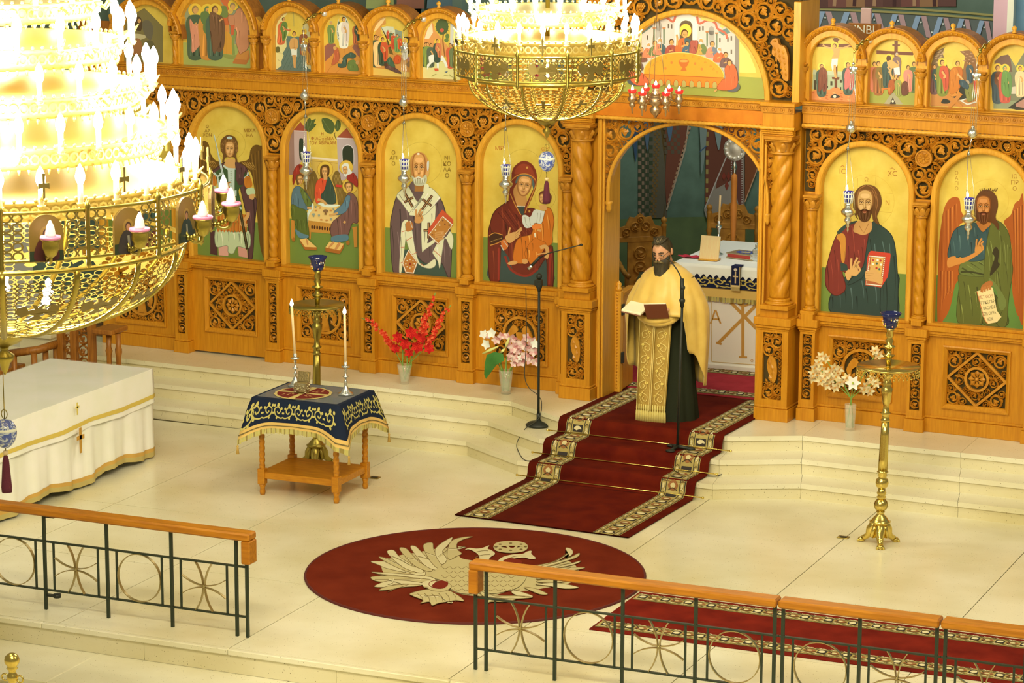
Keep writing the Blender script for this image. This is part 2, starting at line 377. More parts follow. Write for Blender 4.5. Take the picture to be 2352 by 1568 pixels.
for i in range(78):
    a = 0.2+i*0.0425
    c = (188, 150, 130) if i % 2 else (150, 168, 166)
    if i % 2: fz.poly([(a, 3.61), (a+0.02, 3.61), (a+0.0425, 3.84), (a+0.0225, 3.84)], c, keep=True)
    else: fz.poly([(a, 3.84), (a+0.02, 3.84), (a+0.0425, 3.61), (a+0.0225, 3.61)], c, keep=True)
    for dx, dz in ((0.047, 3.77), (0.039, 3.80), (0.055, 3.80)) if i % 2 else ((0.047, 3.67), (0.039, 3.64), (0.055, 3.64)):
        fz.ell(a-0.005+dx, dz, 0.0035, 0.010, (226, 226, 206), 8, keep=True)
fz.build('frieze_ribbon', WALLP, wa)
# robes of painted saints on the apse wall (their lower parts show through the doorway)
def apw(px, py, l):
    r = ray(px, py); o = CAMP[:2]-np.array(AC); aa = r[0]**2+r[1]**2; bb = 2*(o[0]*r[0]+o[1]*r[1]); cc = o@o-(AR-0.006-l)**2
    tt = (-bb+sqrt(max(0, bb*bb-4*aa*cc)))/(2*aa); P = CAMP+r*tt; return (float(P[0]), float(P[1]), float(P[2]))
rb = Paint(apw, 1360, 260, 3.734, eps=0.0017)
def checks(x0, x1, y0, y1, n, c, lean=0.0, h=34):
    w = (x1-x0)/n; k = 0; y = y0
    while y < y1:
        for i in range(n):
            if (i+k) % 2: a = x0+i*w+lean*(y-y0); rb.raw([(a, y), (a+w, y), (a+w+lean*h, y+h), (a+lean*h, y+h)], c)
        y += h; k += 1
    rb.layer += 1
RB1, RB2 = (104, 96, 72), (112, 64, 42)
rb.poly([(395, -100), (395, 900), (640, 900), (660, 600), (640, -100)], (96, 92, 66)); rb.poly([(500, 900), (520, 400), (590, -100), (640, -100), (620, 900)], (92, 74, 34))
checks(395, 520, -100, 860, 5, (140, 118, 86)); checks(395, 520, -66, 860, 4, (60, 72, 44)); checks(540, 590, 60, 880, 3, (116, 92, 44), -.05, 22)
rb.poly([(600, -100), (850, -100), (830, 140), (640, 820), (625, 600), (640, 300)], (118, 70, 46)); rb.line([(848, -60), (800, 300), (640, 830)], 14, (176, 160, 120), sm=False); checks(600, 740, -60, 330, 5, (96, 86, 60), .05)
for i in range(18): rb.raw([(830-i*11, 120+i*38), (848-i*11, 120+i*38), (842-i*11, 142+i*38), (826-i*11, 142+i*38)], (176, 140, 96))
rb.layer += 1; rb.blob([(630, -60), (660, 240), (690, 120), (670, -60)], (84, 110, 120)); rb.blob([(440, -40), (470, 330), (500, 60), (480, -40)], (84, 104, 108)); rb.blob([(340, 60), (375, 420), (392, 60)], (60, 84, 96))
rb.poly([(980, -100), (970, 800), (1100, 900), (1300, 900), (1300, -100)], (112, 66, 44)); checks(975, 1130, 40, 800, 5, (158, 140, 70), 0, 40)
rb.poly([(960, 830), (1160, 330), (1300, 300), (1310, 900), (980, 900)], (150, 140, 112)); rb.poly([(1180, 400), (1290, 380), (1300, 880), (1200, 880)], (110, 66, 50)); rb.line([(965, 820), (1165, 340)], 10, (190, 180, 150), sm=False)
for x in (1195, 1285): 
    for i in range(24): rb.ell(x, 400+i*20, 5, 6, (206, 196, 160), 6, True)
rb.layer += 1; rb.poly([(1310, 200), (1420, 480), (1310, 760)], (130, 76, 40)); rb.line([(1420, 470), (1310, 760)], 9, (190, 150, 100), sm=False)
for x, y in ((1130, 540), (1170, 540), (1155, 620)): rb.poly([(x, y-40), (x+18, y), (x, y+40), (x-18, y)], (134, 60, 40), keep=True)
rb.layer += 1; rb.blob([(920, -60), (930, 300), (935, 520), (965, 380), (985, 100), (980, -60)], (126, 142, 120)); rb.line([(925, 330), (980, 280)], 10, (66, 92, 110)); rb.blob([(1030, -60), (1080, 310), (1110, 180), (1130, -60)], (132, 148, 128))
rb.build('painted_robes', WALLP, wa)
# side walls of the chancel and the striped arch edge at the apse mouth
WSIDE = mat('plaster_blue', A(112, 146, 150), 0.7, noise=A(100, 132, 138), nscale=4)
struct(MB().box(3.35, 9, 2.6, 2.75, U, 8), 'wall_east', WSIDE)
struct(MB().box(-9, -3.35, 2.6, 2.75, U, 8), 'wall_north', BLUEU)
am = MB()
for x0, x1 in ((2.62, 2.72),): am.box(x0, x1, 1.35, 1.5, 3.2, 7.2)
struct(MB().box(2.46, 2.60, 1.9, 2.1, U, 7.5), 'pillar_apse_arch', mat('pink_band', A(214, 170, 160), 0.6))
struct(MB().box(2.60, 2.66, 1.88, 2.1, U, 7.5), 'pillar_apse_edge', mat('white_band', A(238, 232, 220), 0.5))
struct(MB().box(2.66, 7.5, 1.98, 2.1, U, 7.5), 'wall_chancel', WSIDE)
struct(MB().box(-7.5, -3.2, 1.98, 2.1, U, 7.5), 'wall_chancel', mat('plaster_green', A(100, 116, 92), 0.75, noise=A(90, 106, 82), nscale=3))
# ================================================================== the carved icon screen
def ridge(mb, P, w, d, h, taper=False):
    n = len(P); vs = []; fs = []
    for i in range(n):
        a = P[max(0, i-1)]; b = P[min(n-1, i+1)]; dx, dz = b[0]-a[0], b[1]-a[1]; l = math.hypot(dx, dz) or 1
        ww = w*(1-0.6*i/n) if taper else w
        nx, nz = -dz/l*ww, dx/l*ww
        vs += [(P[i][0]+nx, d, P[i][1]+nz), (P[i][0], d-h, P[i][1]), (P[i][0]-nx, d, P[i][1]-nz)]
    for i in range(n-1): fs += [(3*i, 3*i+3, 3*i+4, 3*i+1), (3*i+1, 3*i+4, 3*i+5, 3*i+2)]
    mb.add(vs, fs)
def leaf(mb, x, z, r, d, ang, lobes=5, h=0.018):
    c, s_ = cos(ang), sin(ang); q = [(-.8, 0), (-.45, .3), (-.55, .75), (-.12, .98), (.12, .6), (.5, .42), (1.0, 0), (.5, -.42), (.12, -.6), (-.12, -.98), (-.55, -.75), (-.45, -.3)]
    vs = [(x+r*.05*c, d-h, z+r*.05*s_)]+[(x+r*(a*c-b*s_), d, z+r*(a*s_+b*c)) for a, b in q]+[(x+r*.55*c, d-h*1.15, z+r*.55*s_)]
    mb.add(vs, [(0, 1+i, 1+(i+1) % 12) for i in range(12) if i not in (5, 6)]+[(0, 6, 13), (0, 13, 8), (6, 7, 13), (13, 7, 8)])
def sprig(mb, x, z, r, d, ang, h=0.012):
    c, s_ = cos(ang), sin(ang); vs = [(x, d, z), (x+c*r*.5-s_*r*.28, d, z+s_*r*.5+c*r*.28), (x+c*r, d, z+s_*r), (x+c*r*.5+s_*r*.28, d, z+s_*r*.5-c*r*.28), (x+c*r*.5, d-h, z+s_*r*.5)]
    mb.add(vs, [(0, 4, 1), (1, 4, 2), (2, 4, 3), (3, 4, 0)])
def grapes(mb, x, z, r, d):
    q = r*0.3
    for row, n in ((1.5, 3), (0.5, 4), (-0.5, 3), (-1.5, 2), (-2.4, 1)):
        for i in range(n): mb.ball((x+(i-(n-1)/2)*q*1.15, d-0.008, z+row*q*0.95), q*0.62, 6, 4)
def scroll(mb, x, z, r, d, ang, hand, fruit=False):
    n = 18 if r > 0.05 else 13; P = []
    for i in range(n+1):
        t = i/n; rr = r*(1-0.08*t)*(1 if t < 0.62 else 1-1.5*(t-0.62)); a = ang+hand*(2*pi*1.42)*t; P.append((x+rr*cos(a), z+rr*sin(a)))
    ridge(mb, P, min(0.012, r*0.17), d, 0.016)
    if fruit: grapes(mb, x, z, r*0.8, d)
    else:
        leaf(mb, x, z, r*0.56, d-.003, ang+hand*(2*pi*1.42)+pi*.9, 5)
        if r > 0.045: sprig(mb, x+r*0.9*cos(ang+hand*3.4), z+r*0.9*sin(ang+hand*3.4), r*0.5, d, ang+hand*5.6)
def fill(mb, inside, u0, u1, z0, z1, d, rmax=0.078, rmin=0.022, seed=1, fruit=0.16):
    """pack vine scrolls of falling size into an outline; sprigs go into the gaps"""
    rnd = random.Random(seed); C = []; r = rmax
    while r > rmin:
        step = r*0.5; nu = int((u1-u0)/step)+1; nz = int((z1-z0)/step)+1
        for j in range(nz+1):
            for i in range(nu+1):
                x, z = u0+i*step, z0+j*step
                if any((x-a)**2+(z-b)**2 < (r+q)**2*0.97 for a, b, q in C): continue
                if all(inside(x+r*0.97*cos(t), z+r*0.97*sin(t)) for t in (0, .785, 1.571, 2.356, 3.142, 3.927, 4.712, 5.498)): C.append((x, z, r))
        r *= 0.76
    for k, (x, z, q) in enumerate(C): scroll(mb, x, z, q, d, rnd.uniform(0, 6.28), 1 if k % 2 else -1, q > 0.06 and rnd.random() < fruit)
    for (x, z, q) in C:
        for (a, b, s_) in C:
            D = math.hypot(x-a, z-b)
            if x < a and D < (q+s_)*1.25: # a stem that joins neighbours
                m = ((x*s_+a*q)/(q+s_), (z*s_+b*q)/(q+s_)); an = math.atan2(b-z, a-x)+pi/2
                l = 0.034; ridge(mb, [(m[0]-cos(an)*l, m[1]-sin(an)*l), m, (m[0]+cos(an)*l, m[1]+sin(an)*l)], 0.007, d+0.003, 0.012)
                sprig(mb, m[0]+cos(an)*l*0.6, m[1]+sin(an)*l*0.6, 0.045, d, an+0.5); sprig(mb, m[0]-cos(an)*l*0.6, m[1]-sin(an)*l*0.6, 0.04, d, an+pi-0.5)
    return C
def flower(mb, x, z, r, d, petals=8, h=0.014):
    mb.ball((x, d-0.006, z), r*0.24, 8, 5)
    for i in range(petals):
        t = 2*pi*i/petals; c, s_ = cos(t), sin(t); w = r*0.3
        vs = [(x+c*r*.2, d-0.004, z+s_*r*.2), (x+c*r*.7-s_*w, d, z+s_*r*.7+c*w), (x+c*r, d-0.003, z+s_*r), (x+c*r*.7+s_*w, d, z+s_*r*.7-c*w), (x+c*r*.66, d-h, z+s_*r*.66)]
        mb.add(vs, [(0, 4, 1), (1, 4, 2), (2, 4, 3), (3, 4, 0)])
def ringband(mb, x, z, r0, r1, d0, d1, n=32):
    vs = []; fs = []
    for i in range(n):
        t = 2*pi*i/n; c, s_ = cos(t), sin(t)
        vs += [(x+r0*c, d1, z+r0*s_), (x+r0*c, d0, z+r0*s_), (x+r1*c, d0, z+r1*s_), (x+r1*c, d1, z+r1*s_)]
    for i in range(n):
        a, b = 4*i, 4*((i+1) % n)
        for j in range(3): fs.append((a+j, b+j, b+j+1, a+j+1))
    mb.add(vs, fs)
def rosette(mb, x, z, r, d):
    ringband(mb, x, z, r*0.84, r, d-0.028, d+0.02); ringband(mb, x, z, 0.0001, r*0.85, d-0.012, d+0.01, 24); flower(mb, x, z, r*0.72, d-0.013, 8)
    for i in range(8): mb.ball((x+r*.6*cos(2*pi*(i+.5)/8), d-0.014, z+r*.6*sin(2*pi*(i+.5)/8)), r*0.07, 6, 4)
def twisted(r, z0, z1, hand, strands=3, pitch=0.36, n=36, m=44, fade=0.06):
    mb = MB(); prof = [(r, z0+(z1-z0)*i/m) for i in range(m+1)]
    def rf(t, z):
        e = min(1.0, (z-z0)/fade+0.05, (z1-z)/fade+0.05); w = 0.60+0.44*sqrt(abs(cos((strands*t-hand*2*pi*strands*z/pitch)/2)))
        return w*e+0.92*(1-e)
    return mb.lathe(prof, (0, 0, 0), n, True, rf)
def capital(r0, w, z0, z1):
    """round bell with leaves under a square abacus"""
    mb = MB(); h = z1-z0
    mb.lathe([(r0*1.12, z0-0.012), (r0*1.22, z0), (r0*1.12, z0+0.012), (r0*1.02, z0+0.016), (r0*1.12, z0+h*.3), (w*.80, z0+h*.66), (w*.86, z0+h*.72)], n=20)
    for k in range(8):
        t = 2*pi*k/8+0.39; c, s_ = cos(t), sin(t)
        vs = []
        for q, (rr, zz, ww) in enumerate(((r0*1.08, .08, .02), (r0*1.22, .28, .03), (r0*1.5, .5, .028), (w*0.98, .62, .006))):
            x = rr+0.006; vs += [(x*c-ww*s_*.9, x*s_+ww*c*.9, z0+h*zz), ((x+0.012)*c, (x+0.012)*s_, z0+h*zz+0.004), (x*c+ww*s_*.9, x*s_-ww*c*.9, z0+h*zz)]
        mb.add(vs, [(3*q+j, 3*q+j+1, 3*q+j+4, 3*q+j+3) for q in range(3) for j in range(2)], True)
    mb.box(-w*.9, w*.9, -w*.9, w*.9, z0+h*.70, z0+h*.80, 0.004); mb.box(-w, w, -w, w, z0+h*.80, z1, 0.006)
    return mb
def colbase(r, w, z0, z1):
    h = z1-z0; mb = MB().box(-w, w, -w, w, z0, z0+h*.42, 0.004)
    mb.lathe([(w*.92, z0+h*.42), (w*.98, z0+h*.52), (w*.92, z0+h*.62), (r*1.05, z0+h*.68), (r*1.12, z0+h*.8), (r*1.16, z0+h*.88), (r*0.98, z0+h*1.0)], n=20); return mb
def ropebar(u0, u1, d, z, r=0.016, pitch=0.045):
    n = max(4, int((u1-u0)/pitch*5)); mb = MB(); m = 8; vs = []; fs = []
    for i in range(n+1):
        u = u0+(u1-u0)*i/n
        for j in range(m):
            t = 2*pi*j/m; q = r*(0.82+0.26*abs(sin(t/1.0*1.0-pi*u/pitch))); vs.append((u, d+q*cos(t), z+q*sin(t)))
    for i in range(n):
        for j in range(m): fs.append((i*m+j, i*m+(j+1) % m, (i+1)*m+(j+1) % m, (i+1)*m+j))
    return mb.add(vs, fs, True)
def guilloche(u0, u1, d, z, h=0.06):
    mb = MB().box(u0, u1, d, d+0.03, z, z+h); n = max(1, int((u1-u0)/(h*1.05))); s_ = (u1-u0)/n
    for i in range(n):
        x = u0+(i+.5)*s_; mb.ball((x, d-0.002, z+h/2), h*0.17, 6, 4); ringband(mb, x, z+h/2, h*0.3, h*0.42, d-0.008, d+0.004, 10)
    return mb
def mould(u0, u1, d, z, steps):
    """stepped moulding: steps = [(height, projection)] from z up"""
    mb = MB(); q = z
    for h, p in steps: mb.box(u0, u1, d-p, d+0.06, q, q+h, 0.004); q += h
    return mb
ARCH_R = 0.425
def arch_path(c, r, z0, zs, n=22): return [(c-r, z0)]+arc(c, zs, r, pi, 0, n)+[(c+r, z0)]
def plinth_panel(root, c, w, kind, seed, d=0.14, door=False):
    """the panel under an icon: boards round a moulded frame with an openwork carving inside"""
    u0, u1 = c-w/2, c+w/2; pw, z0, z1 = 0.62, 0.68, 1.25; dd = d+(0.012 if door else 0)
    f = MB().box(u0, c-pw/2, dd, dd+0.05, U+0.02, 1.36).box(c+pw/2, u1, dd, dd+0.05, U+0.02, 1.36).box(c-pw/2, c+pw/2, dd, dd+0.05, U+0.02, z0).box(c-pw/2, c+pw/2, dd, dd+0.05, z1, 1.36)
    p = f.build('plinth_panel', W_OAK, root)
    fr = MB().sweep([(c-pw/2, z0), (c-pw/2, z1), (c+pw/2, z1), (c+pw/2, z0)], [(0.012, dd), (0.012, dd-0.016), (0.0, dd-0.02), (-0.03, dd+0.01), (-0.034, dd+0.03), (0.0, dd+0.03)], closed=True)
    fr.build('panel_moulding', W_OAK, p)
    MB().box(c-pw/2, c+pw/2, dd+0.05, dd+0.07, z0, z1).build('panel_shade_board', W_SHADE, p)
    mb = MB(); zc = (z0+z1)/2; cd = dd+0.034; hw, hh = pw/2-0.03, (z1-z0)/2-0.03
    box_in = lambda x, z: abs(x-c) < hw and abs(z-zc) < hh
    if kind == 'diamond':
        P = [(c, zc+hh*0.98), (c-hw*0.98, zc), (c, zc-hh*0.98), (c+hw*0.98, zc)]
        mb.sweep(P, [(-0.012, cd-0.02), (0.012, cd-0.02), (0.012, cd+0.01), (-0.012, cd+0.01)], closed=True)
        dia = lambda x, z: abs(x-c)/hw+abs(z-zc)/hh
        ringband(mb, c, zc, 0.095, 0.118, cd-0.02, cd+0.01); flower(mb, c, zc, 0.085, cd, 8, 0.02)
        fill(mb, lambda x, z: dia(x, z) < 0.90 and math.hypot(x-c, z-zc) > 0.122, c-hw, c+hw, zc-hh, zc+hh, cd, 0.05, 0.018, seed, 0.25)
        fill(mb, lambda x, z: box_in(x, z) and dia(x, z) > 1.07, c-hw, c+hw, zc-hh, zc+hh, cd, 0.058, 0.02, seed+1, 0.1)
    else:
        ringband(mb, c, zc-0.01, 0.165, 0.192, cd-0.02, cd+0.01, 40)
        # a broad leafy stem with two birds facing it
        mb.prism([(c-0.055, zc-0.17), (c+0.055, zc-0.17), (c+0.03, zc-0.05), (c+0.05, zc+0.02), (c-0.05, zc+0.02), (c-0.03, zc-0.05)], lambda x, z: (x, cd-0.016, z), lambda x, z: (x, cd, z))
        for s_ in (-1, 1):
            mb.prism(smooth_pts([(c+s_*0.02, zc+0.04), (c+s_*0.06, zc+0.09), (c+s_*0.10, zc+0.06), (c+s_*0.14, zc-0.03), (c+s_*0.10, zc-0.10), (c+s_*0.09, zc-0.03), (c+s_*0.06, zc+0.0)], 3), lambda x, z: (x, cd-0.02, z), lambda x, z: (x, cd, z))
            for k in range(3): sprig(mb, c+s_*(0.06+0.025*k), zc-0.05-0.02*k, 0.07, cd, -pi/2+s_*(0.5+0.1*k))
        fill(mb, lambda x, z: math.hypot(x-c, z-zc+0.01) < 0.16 and z > zc+0.08, c-hw, c+hw, zc-hh, zc+hh, cd, 0.034, 0.016, seed, 0)
        fill(mb, lambda x, z: box_in(x, z) and math.hypot(x-c, z-zc+0.01) > 0.197, c-hw, c+hw, zc-hh, zc+hh, cd, 0.06, 0.02, seed+1, 0.1)
    mb.build('carved_panel', W_CARVE, p)
    if not door:
        MB().box(u0, u1, d-0.03, d+0.03, U, 0.565, 0.004).box(u0, u1, d-0.018, d+0.03, 0.565, 0.59, 0.008).build('skirting', W_OAK, p)
    return p
def pilaster(root, c, w, d, side=0.25, z1=1.285, bird=False, seed=3):
    pw = w*0.62; z0 = 0.64
    f = MB().box(c-w/2, c-pw/2, d, d+side, U+0.1, z1).box(c+pw/2, c+w/2, d, d+side, U+0.1, z1).box(c-pw/2, c+pw/2, d, d+side, U+0.1, z0).box(c-pw/2, c+pw/2, d, d+side, z1-0.02, z1+0.001).box(c-pw/2, c+pw/2, d+0.07, d+side, z0, z1)
    p = f.build('pilaster', W_OAK, root)
    MB().box(c-pw/2, c+pw/2, d+0.04, d+0.068, z0, z1-0.02).build('strip_shade_board', W_SHADE, p)
    mb = MB(); n = int((z1-0.02-z0)/(pw*0.98)); h = (z1-0.02-z0)/n
    if bird:
        mb.prism(smooth_pts([(c-0.05, 1.0), (c-0.02, 1.06), (c+0.03, 1.02), (c+0.05, 0.9), (c+0.02, 0.8), (c-0.03, 0.88), (c-0.05, 0.95)], 3), lambda x, z: (x, d+0.002, z), lambda x, z: (x, d+0.03, z))
        for k in range(4): sprig(mb, c-.025+.018*(k % 3), 1.03-.05*k, .07, d+.001, -pi/2+.25*(k % 2), .008)
        fill(mb, lambda x, z: abs(x-c) < pw/2 and z0 < z < z1-0.02 and not (abs(x-c) < 0.06 and 0.8 < z < 1.05), c-pw/2, c+pw/2, z0, z1, d+0.02, 0.055, 0.018, seed, 0.1)
    else:
        for i in range(n):
            zz = z0+h*(i+.5); scroll(mb, c, zz, pw*0.44, d+0.022, pi/2 if i % 2 else -pi/2, 1 if i % 2 else -1)
            for s_ in (-1, 1): sprig(mb, c+s_*pw*0.22, zz+h*0.5, pw*0.36, d+0.022, pi/2-s_*0.9)
    mb.build('carved_strip', W_CARVE, p)
    MB().box(c-w/2-0.016, c+w/2+0.016, d-0.018, d+side, U, 0.555, 0.004).box(c-w/2-0.008, c+w/2+0.008, d-0.01, d+side, 0.555, 0.58, 0.008).build('pilaster_base', W_OAK, p)
    q = MB()
    for z, h2, e in ((z1, 0.022, 0.006), (z1+0.022, 0.028, 0.018), (z1+0.05, 0.075, 0.03)): q.box(c-w/2-e, c+w/2+e, d-e, d+side, z, z+h2, 0.006)
    q.build('pilaster_cap', W_OAK, p); return p
def column(root, u, d, r, z0, zb, zc, z1, hand, w):
    c = twisted(r, zb, zc, hand, 3, 0.36 if r < 0.06 else 0.66, 30 if r < 0.06 else 40, 40 if r < 0.06 else 60).build('twisted_column', W_OAK if r < .06 else W_OAK, root, loc=(u, d, 0))
    colbase(r, w, z0, zb).build('column_base', W_OAK, c); capital(r, w, zc, z1).build('capital', W_CARVE, c); return c
def wing(name, label, bays, cols, u0, u1, kinds, upper, lcols, seed):
    root = thing(name, label, 'icon screen', (0, 0, 0), AI)
    # plinth
    for i, c in enumerate(bays): plinth_panel(root, c, 0.96, kinds[i], seed+10*i, door=(kinds[i] == 'diamond' and i == 1 and u0 < 0))
    for i, c in enumerate(cols): pilaster(root, c, 0.155, 0.055, seed=seed+i)
    mould(u0, u1, 0.12, 1.345, [(0.02, 0.02), (0.03, 0.035), (0.045, 0.05)]).build('ledge', W_OAK, root)
    for c in bays: # sill under the icon and arched moulding round it
        MB().box(c-0.48, c+0.48, 0.10, 0.24, 1.44, 1.468, 0.004).build('sill', W_OAK, root)
        a = MB().sweep(arch_path(c, ARCH_R, 1.46, 2.63), [(0.0, 0.235), (0.0, 0.118), (0.01, 0.104), (0.022, 0.10), (0.048, 0.10), (0.055, 0.11), (0.058, 0.13), (0.058, 0.16)]).build('arch_moulding', W_LITE, root)
    for i, c in enumerate(cols): # boards beside the columns
        MB().box(c-0.10, c+0.10, 0.145, 0.17, 1.44, 2.6).build('column_board', W_OAK, root)
        MB().box(c-0.05, c+0.05, 0.02, 0.15, 1.44, 1.49, 0.004).build('column_block', W_OAK, root)
        column(root, c, 0.095, 0.046, 1.485, 1.535, 2.45, 2.585, lcols, 0.072)
    # spandrel carving
    zt = 3.2
    def inside(x, z):
        if not (u0+0.04 < x < u1-0.03 and 2.615 < z < zt): return False
        for c in bays:
            if abs(x-c) < ARCH_R+0.06 and z < 2.64: return False
            if math.hypot(x-c, z-2.63) < ARCH_R+0.06: return False
        return not any(math.hypot(x-c, z-2.985) < 0.088 for c in cols)
    for i in range(len(bays)+1):
        a = u0 if i == 0 else bays[i-1]; b = u1 if i == len(bays) else bays[i]
        mb = MB(); fill(mb, lambda x, z: inside(x, z) and a <= x <= b, a, b, 2.62, zt, 0.125, 0.08, 0.02, seed+i, 0.3)
        p = mb.build('vine_carving', W_CARVE, root)
        for c in cols:
            if a < c < b: q = MB(); rosette(q, c, 2.985, 0.08, 0.115); q.build('rosette', W_CARVE, p)
    MB().box(u0, u1, 0.17, 0.19, 2.6, 3.22).build('spandrel_shade_board', W_SHADE, root) if False else None
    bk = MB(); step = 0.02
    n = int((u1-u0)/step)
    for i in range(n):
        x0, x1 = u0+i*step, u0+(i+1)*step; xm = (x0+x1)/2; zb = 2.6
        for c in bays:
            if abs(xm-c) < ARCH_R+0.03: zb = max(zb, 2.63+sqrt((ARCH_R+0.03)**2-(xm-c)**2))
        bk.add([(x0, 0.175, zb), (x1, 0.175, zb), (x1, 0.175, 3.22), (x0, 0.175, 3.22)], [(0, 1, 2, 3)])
    bk.build('spandrel_shade_board', W_SHADE, root)  # dark sheet put in for the shade seen through the carving
    # entablature
    e = MB().box(u0, u1, 0.07, 0.3, 3.245, 3.34, 0.004)
    e.build('architrave', W_OAK, root); ropebar(u0, u1, 0.07, 3.225, 0.019).build('rope_moulding', W_LITE, root)
    MB().box(u0, u1, 0.09, 0.3, 3.195, 3.212).build('fillet', W_OAK, root)
    guilloche(u0, u1, 0.055, 3.355, 0.062).build('guilloche_band', W_CARVE, root)
    mould(u0, u1, 0.06, 3.335, [(0.02, 0.01)]).build('band_fillet', W_OAK, root)
    MB().box(u0, u1, 0.03, 0.3, 3.417, 3.44, 0.006).box(u0, u1, 0.012, 0.3, 3.44, 3.452, 0.004).build('cornice_shelf', W_OAK, root)
    # upper tier
    zs = 3.83
    for (c, hw, zsp) in upper:
        big = hw > 0.3; r = hw
        a = MB().sweep(arch_path(c, r, 3.452, zsp, 18), [(0.0, 0.235), (0.0, 0.125), (0.008, 0.115), (0.055, 0.115), (0.06, 0.125), (0.06, 0.2)]).build('small_arch', W_LITE, root)
        zz = zsp; k = sqrt(max(0.0, (r+0.055)**2-0.0)); 
        MB().sweep(arc(c, zz, r+0.058, pi*0.96, pi*0.04, 18), [(0.0, 0.2), (0.0, 0.10), (0.012, 0.07), (0.036, 0.055), (0.045, 0.06), (0.045, 0.2)]).build('arch_hood', W_OAK, a)
        hb = MB()
        n = int((r+0.09)*pi/0.05)
        for i in range(n):
            t = pi*(0.06+0.88*(i+.5)/n); hb.ball((c+(r+0.08)*cos(t), 0.062, zz+(r+0.08)*sin(t)), 0.013, 6, 4)
        hb.build('hood_beading', W_CARVE, a)
        MB().sweep(arc(c, zz, r+0.10, pi, 0, 18), [(0.0, 0.33), (0.0, 0.11), (0.012, 0.11), (0.012, 0.33)]).build('arch_roof', W_BROWN, a)
        MB().lathe([(0.018, 0), (0.022, 0.012), (0.013, 0.02), (0.024, 0.04), (0.022, 0.055), (0.006, 0.066), (0.001, 0.068)], (c, 0.1, zz+r+0.105), 12).build('finial', W_LITE, a)
    us = sorted(set([round(c-hw-0.058, 3) for c, hw, z in upper]+[round(c+hw+0.058, 3) for c, hw, z in upper]))
    m = [us[0]]
    for x in us[1:]:
        if x-m[-1] > 0.08: m.append(x)
        else: m[-1] = (m[-1]+x)/2
    for x in m:
        column(root, x, 0.10, 0.028, 3.452, 3.475, 3.72, 3.80, lcols, 0.045)
        MB().prism([(x-0.045, 3.80), (x+0.045, 3.80), (x+0.075, 3.93), (x, 4.0), (x-0.075, 3.93)], lambda a, b: (a, 0.118, b), lambda a, b: (a, 0.2, b)).build('arch_web', W_LITE, root)
    MB().box(u0, u1, 0.21, 0.235, 3.45, 3.86).build('upper_backing', W_BROWN, root)
    return root
LB = [-6.245, -5.13, -4.01, -2.895, -1.785]; LC = [-5.685, -4.57, -3.45, -2.34]
UPL = [(-6.08, 0.335, 3.72), (-5.265, 0.43, 3.79)]+[(c, 0.226, 3.825) for c in (-4.35, -3.785, -3.22, -2.655, -2.09, -1.525)]
LW = wing('icon_screen_wing', 'long carved oak icon screen with four large arched icons left of the doorway', LB, LC, -7.0, -1.18, ['medallion', 'diamond', 'medallion', 'diamond', 'medallion'], UPL, -1, 11)
RB = [1.766, 2.885, 4.0]; RC = [2.33, 3.44]
UPR = [(c, 0.226, 3.825) for c in (1.425, 1.99, 2.565, 3.13, 3.70, 4.27)]
RW = wing('icon_screen_wing', 'carved oak icon screen right of the doorway with two large arched icons', RB, RC, 1.16, 4.6, ['medallion', 'diamond', 'medallion'], UPR, -1, 71)
for root, u in ((LW, -1.235), (RW, 1.275)):
    pilaster(root, u, 0.15, 0.03, seed=9); column(root, u, 0.075, 0.046, 1.46, 1.535, 2.45, 2.585, -1, 0.072)
    MB().box(u-0.07, u+0.07, 0.13, 0.16, 1.4, 2.6).build('column_board', W_OAK, root); MB().box(u-0.06, u+0.06, 0.0, 0.13, 1.4, 1.465, 0.004).build('column_block', W_OAK, root)
for root, s_ in ((LW, -1), (RW, 1)): MB().box(s_*1.25-.125, s_*1.25+.125, 0.2, 0.3, U, 3.2).build('return_board', W_OAK, root)
# the doorway bay
DB = thing('doorway_bay', 'tall carved oak doorway with thick twisted columns under a painted lunette', 'doorway', (0, 0, 0), AI)
DC = 0.03
for s_, u in ((-1, -1.05), (1, 0.985)):
    pilaster(DB, u, 0.31, -0.12, side=0.34, z1=1.30, bird=True, seed=31+s_)
    MB().box(u-0.14, u+0.14, -0.10, 0.1, 1.42, 1.50, 0.006).build('column_block', W_OAK, DB)
    column(DB, u+(0.0 if s_ < 0 else 0.01), 0.0, 0.096, 1.50, 1.60, 2.97, 3.13, s_, 0.14)
    MB().box(u-0.16, u+0.16, 0.09, 0.22, 1.3, 3.2).build('jamb_board', W_OAK, DB)
    v = u-s_*0.19
    mb = MB()
    for k in range(3): mb.box(v-0.035+0.026*k*1.0, v-0.013+0.026*k, 0.02-0.02*(k == 1), 0.4, U, 3.2, 0.004)
    mb.build('door_jamb', W_LITE, DB)
    # entablature block over the column
    mb = mould(u-0.155, u+0.155, -0.10, 3.13, [(0.02, 0.0), (0.02, 0.02), (0.015, 0.03)]); mb.box(u-0.155, u+0.155, -0.1, 0.3, 3.18, 3.345, 0.004); mb.build('entablature_block', W_OAK, DB)
    ropebar(u-0.17, u+0.17, -0.115, 3.205, 0.018).build('rope_moulding', W_LITE, DB)
    guilloche(u-0.16, u+0.16, -0.115, 3.345, 0.062).build('guilloche_band', W_CARVE, DB)
    MB().box(u-0.175, u+0.175, -0.14, 0.3, 3.407, 3.445, 0.006).build('cornice_shelf', W_OAK, DB)
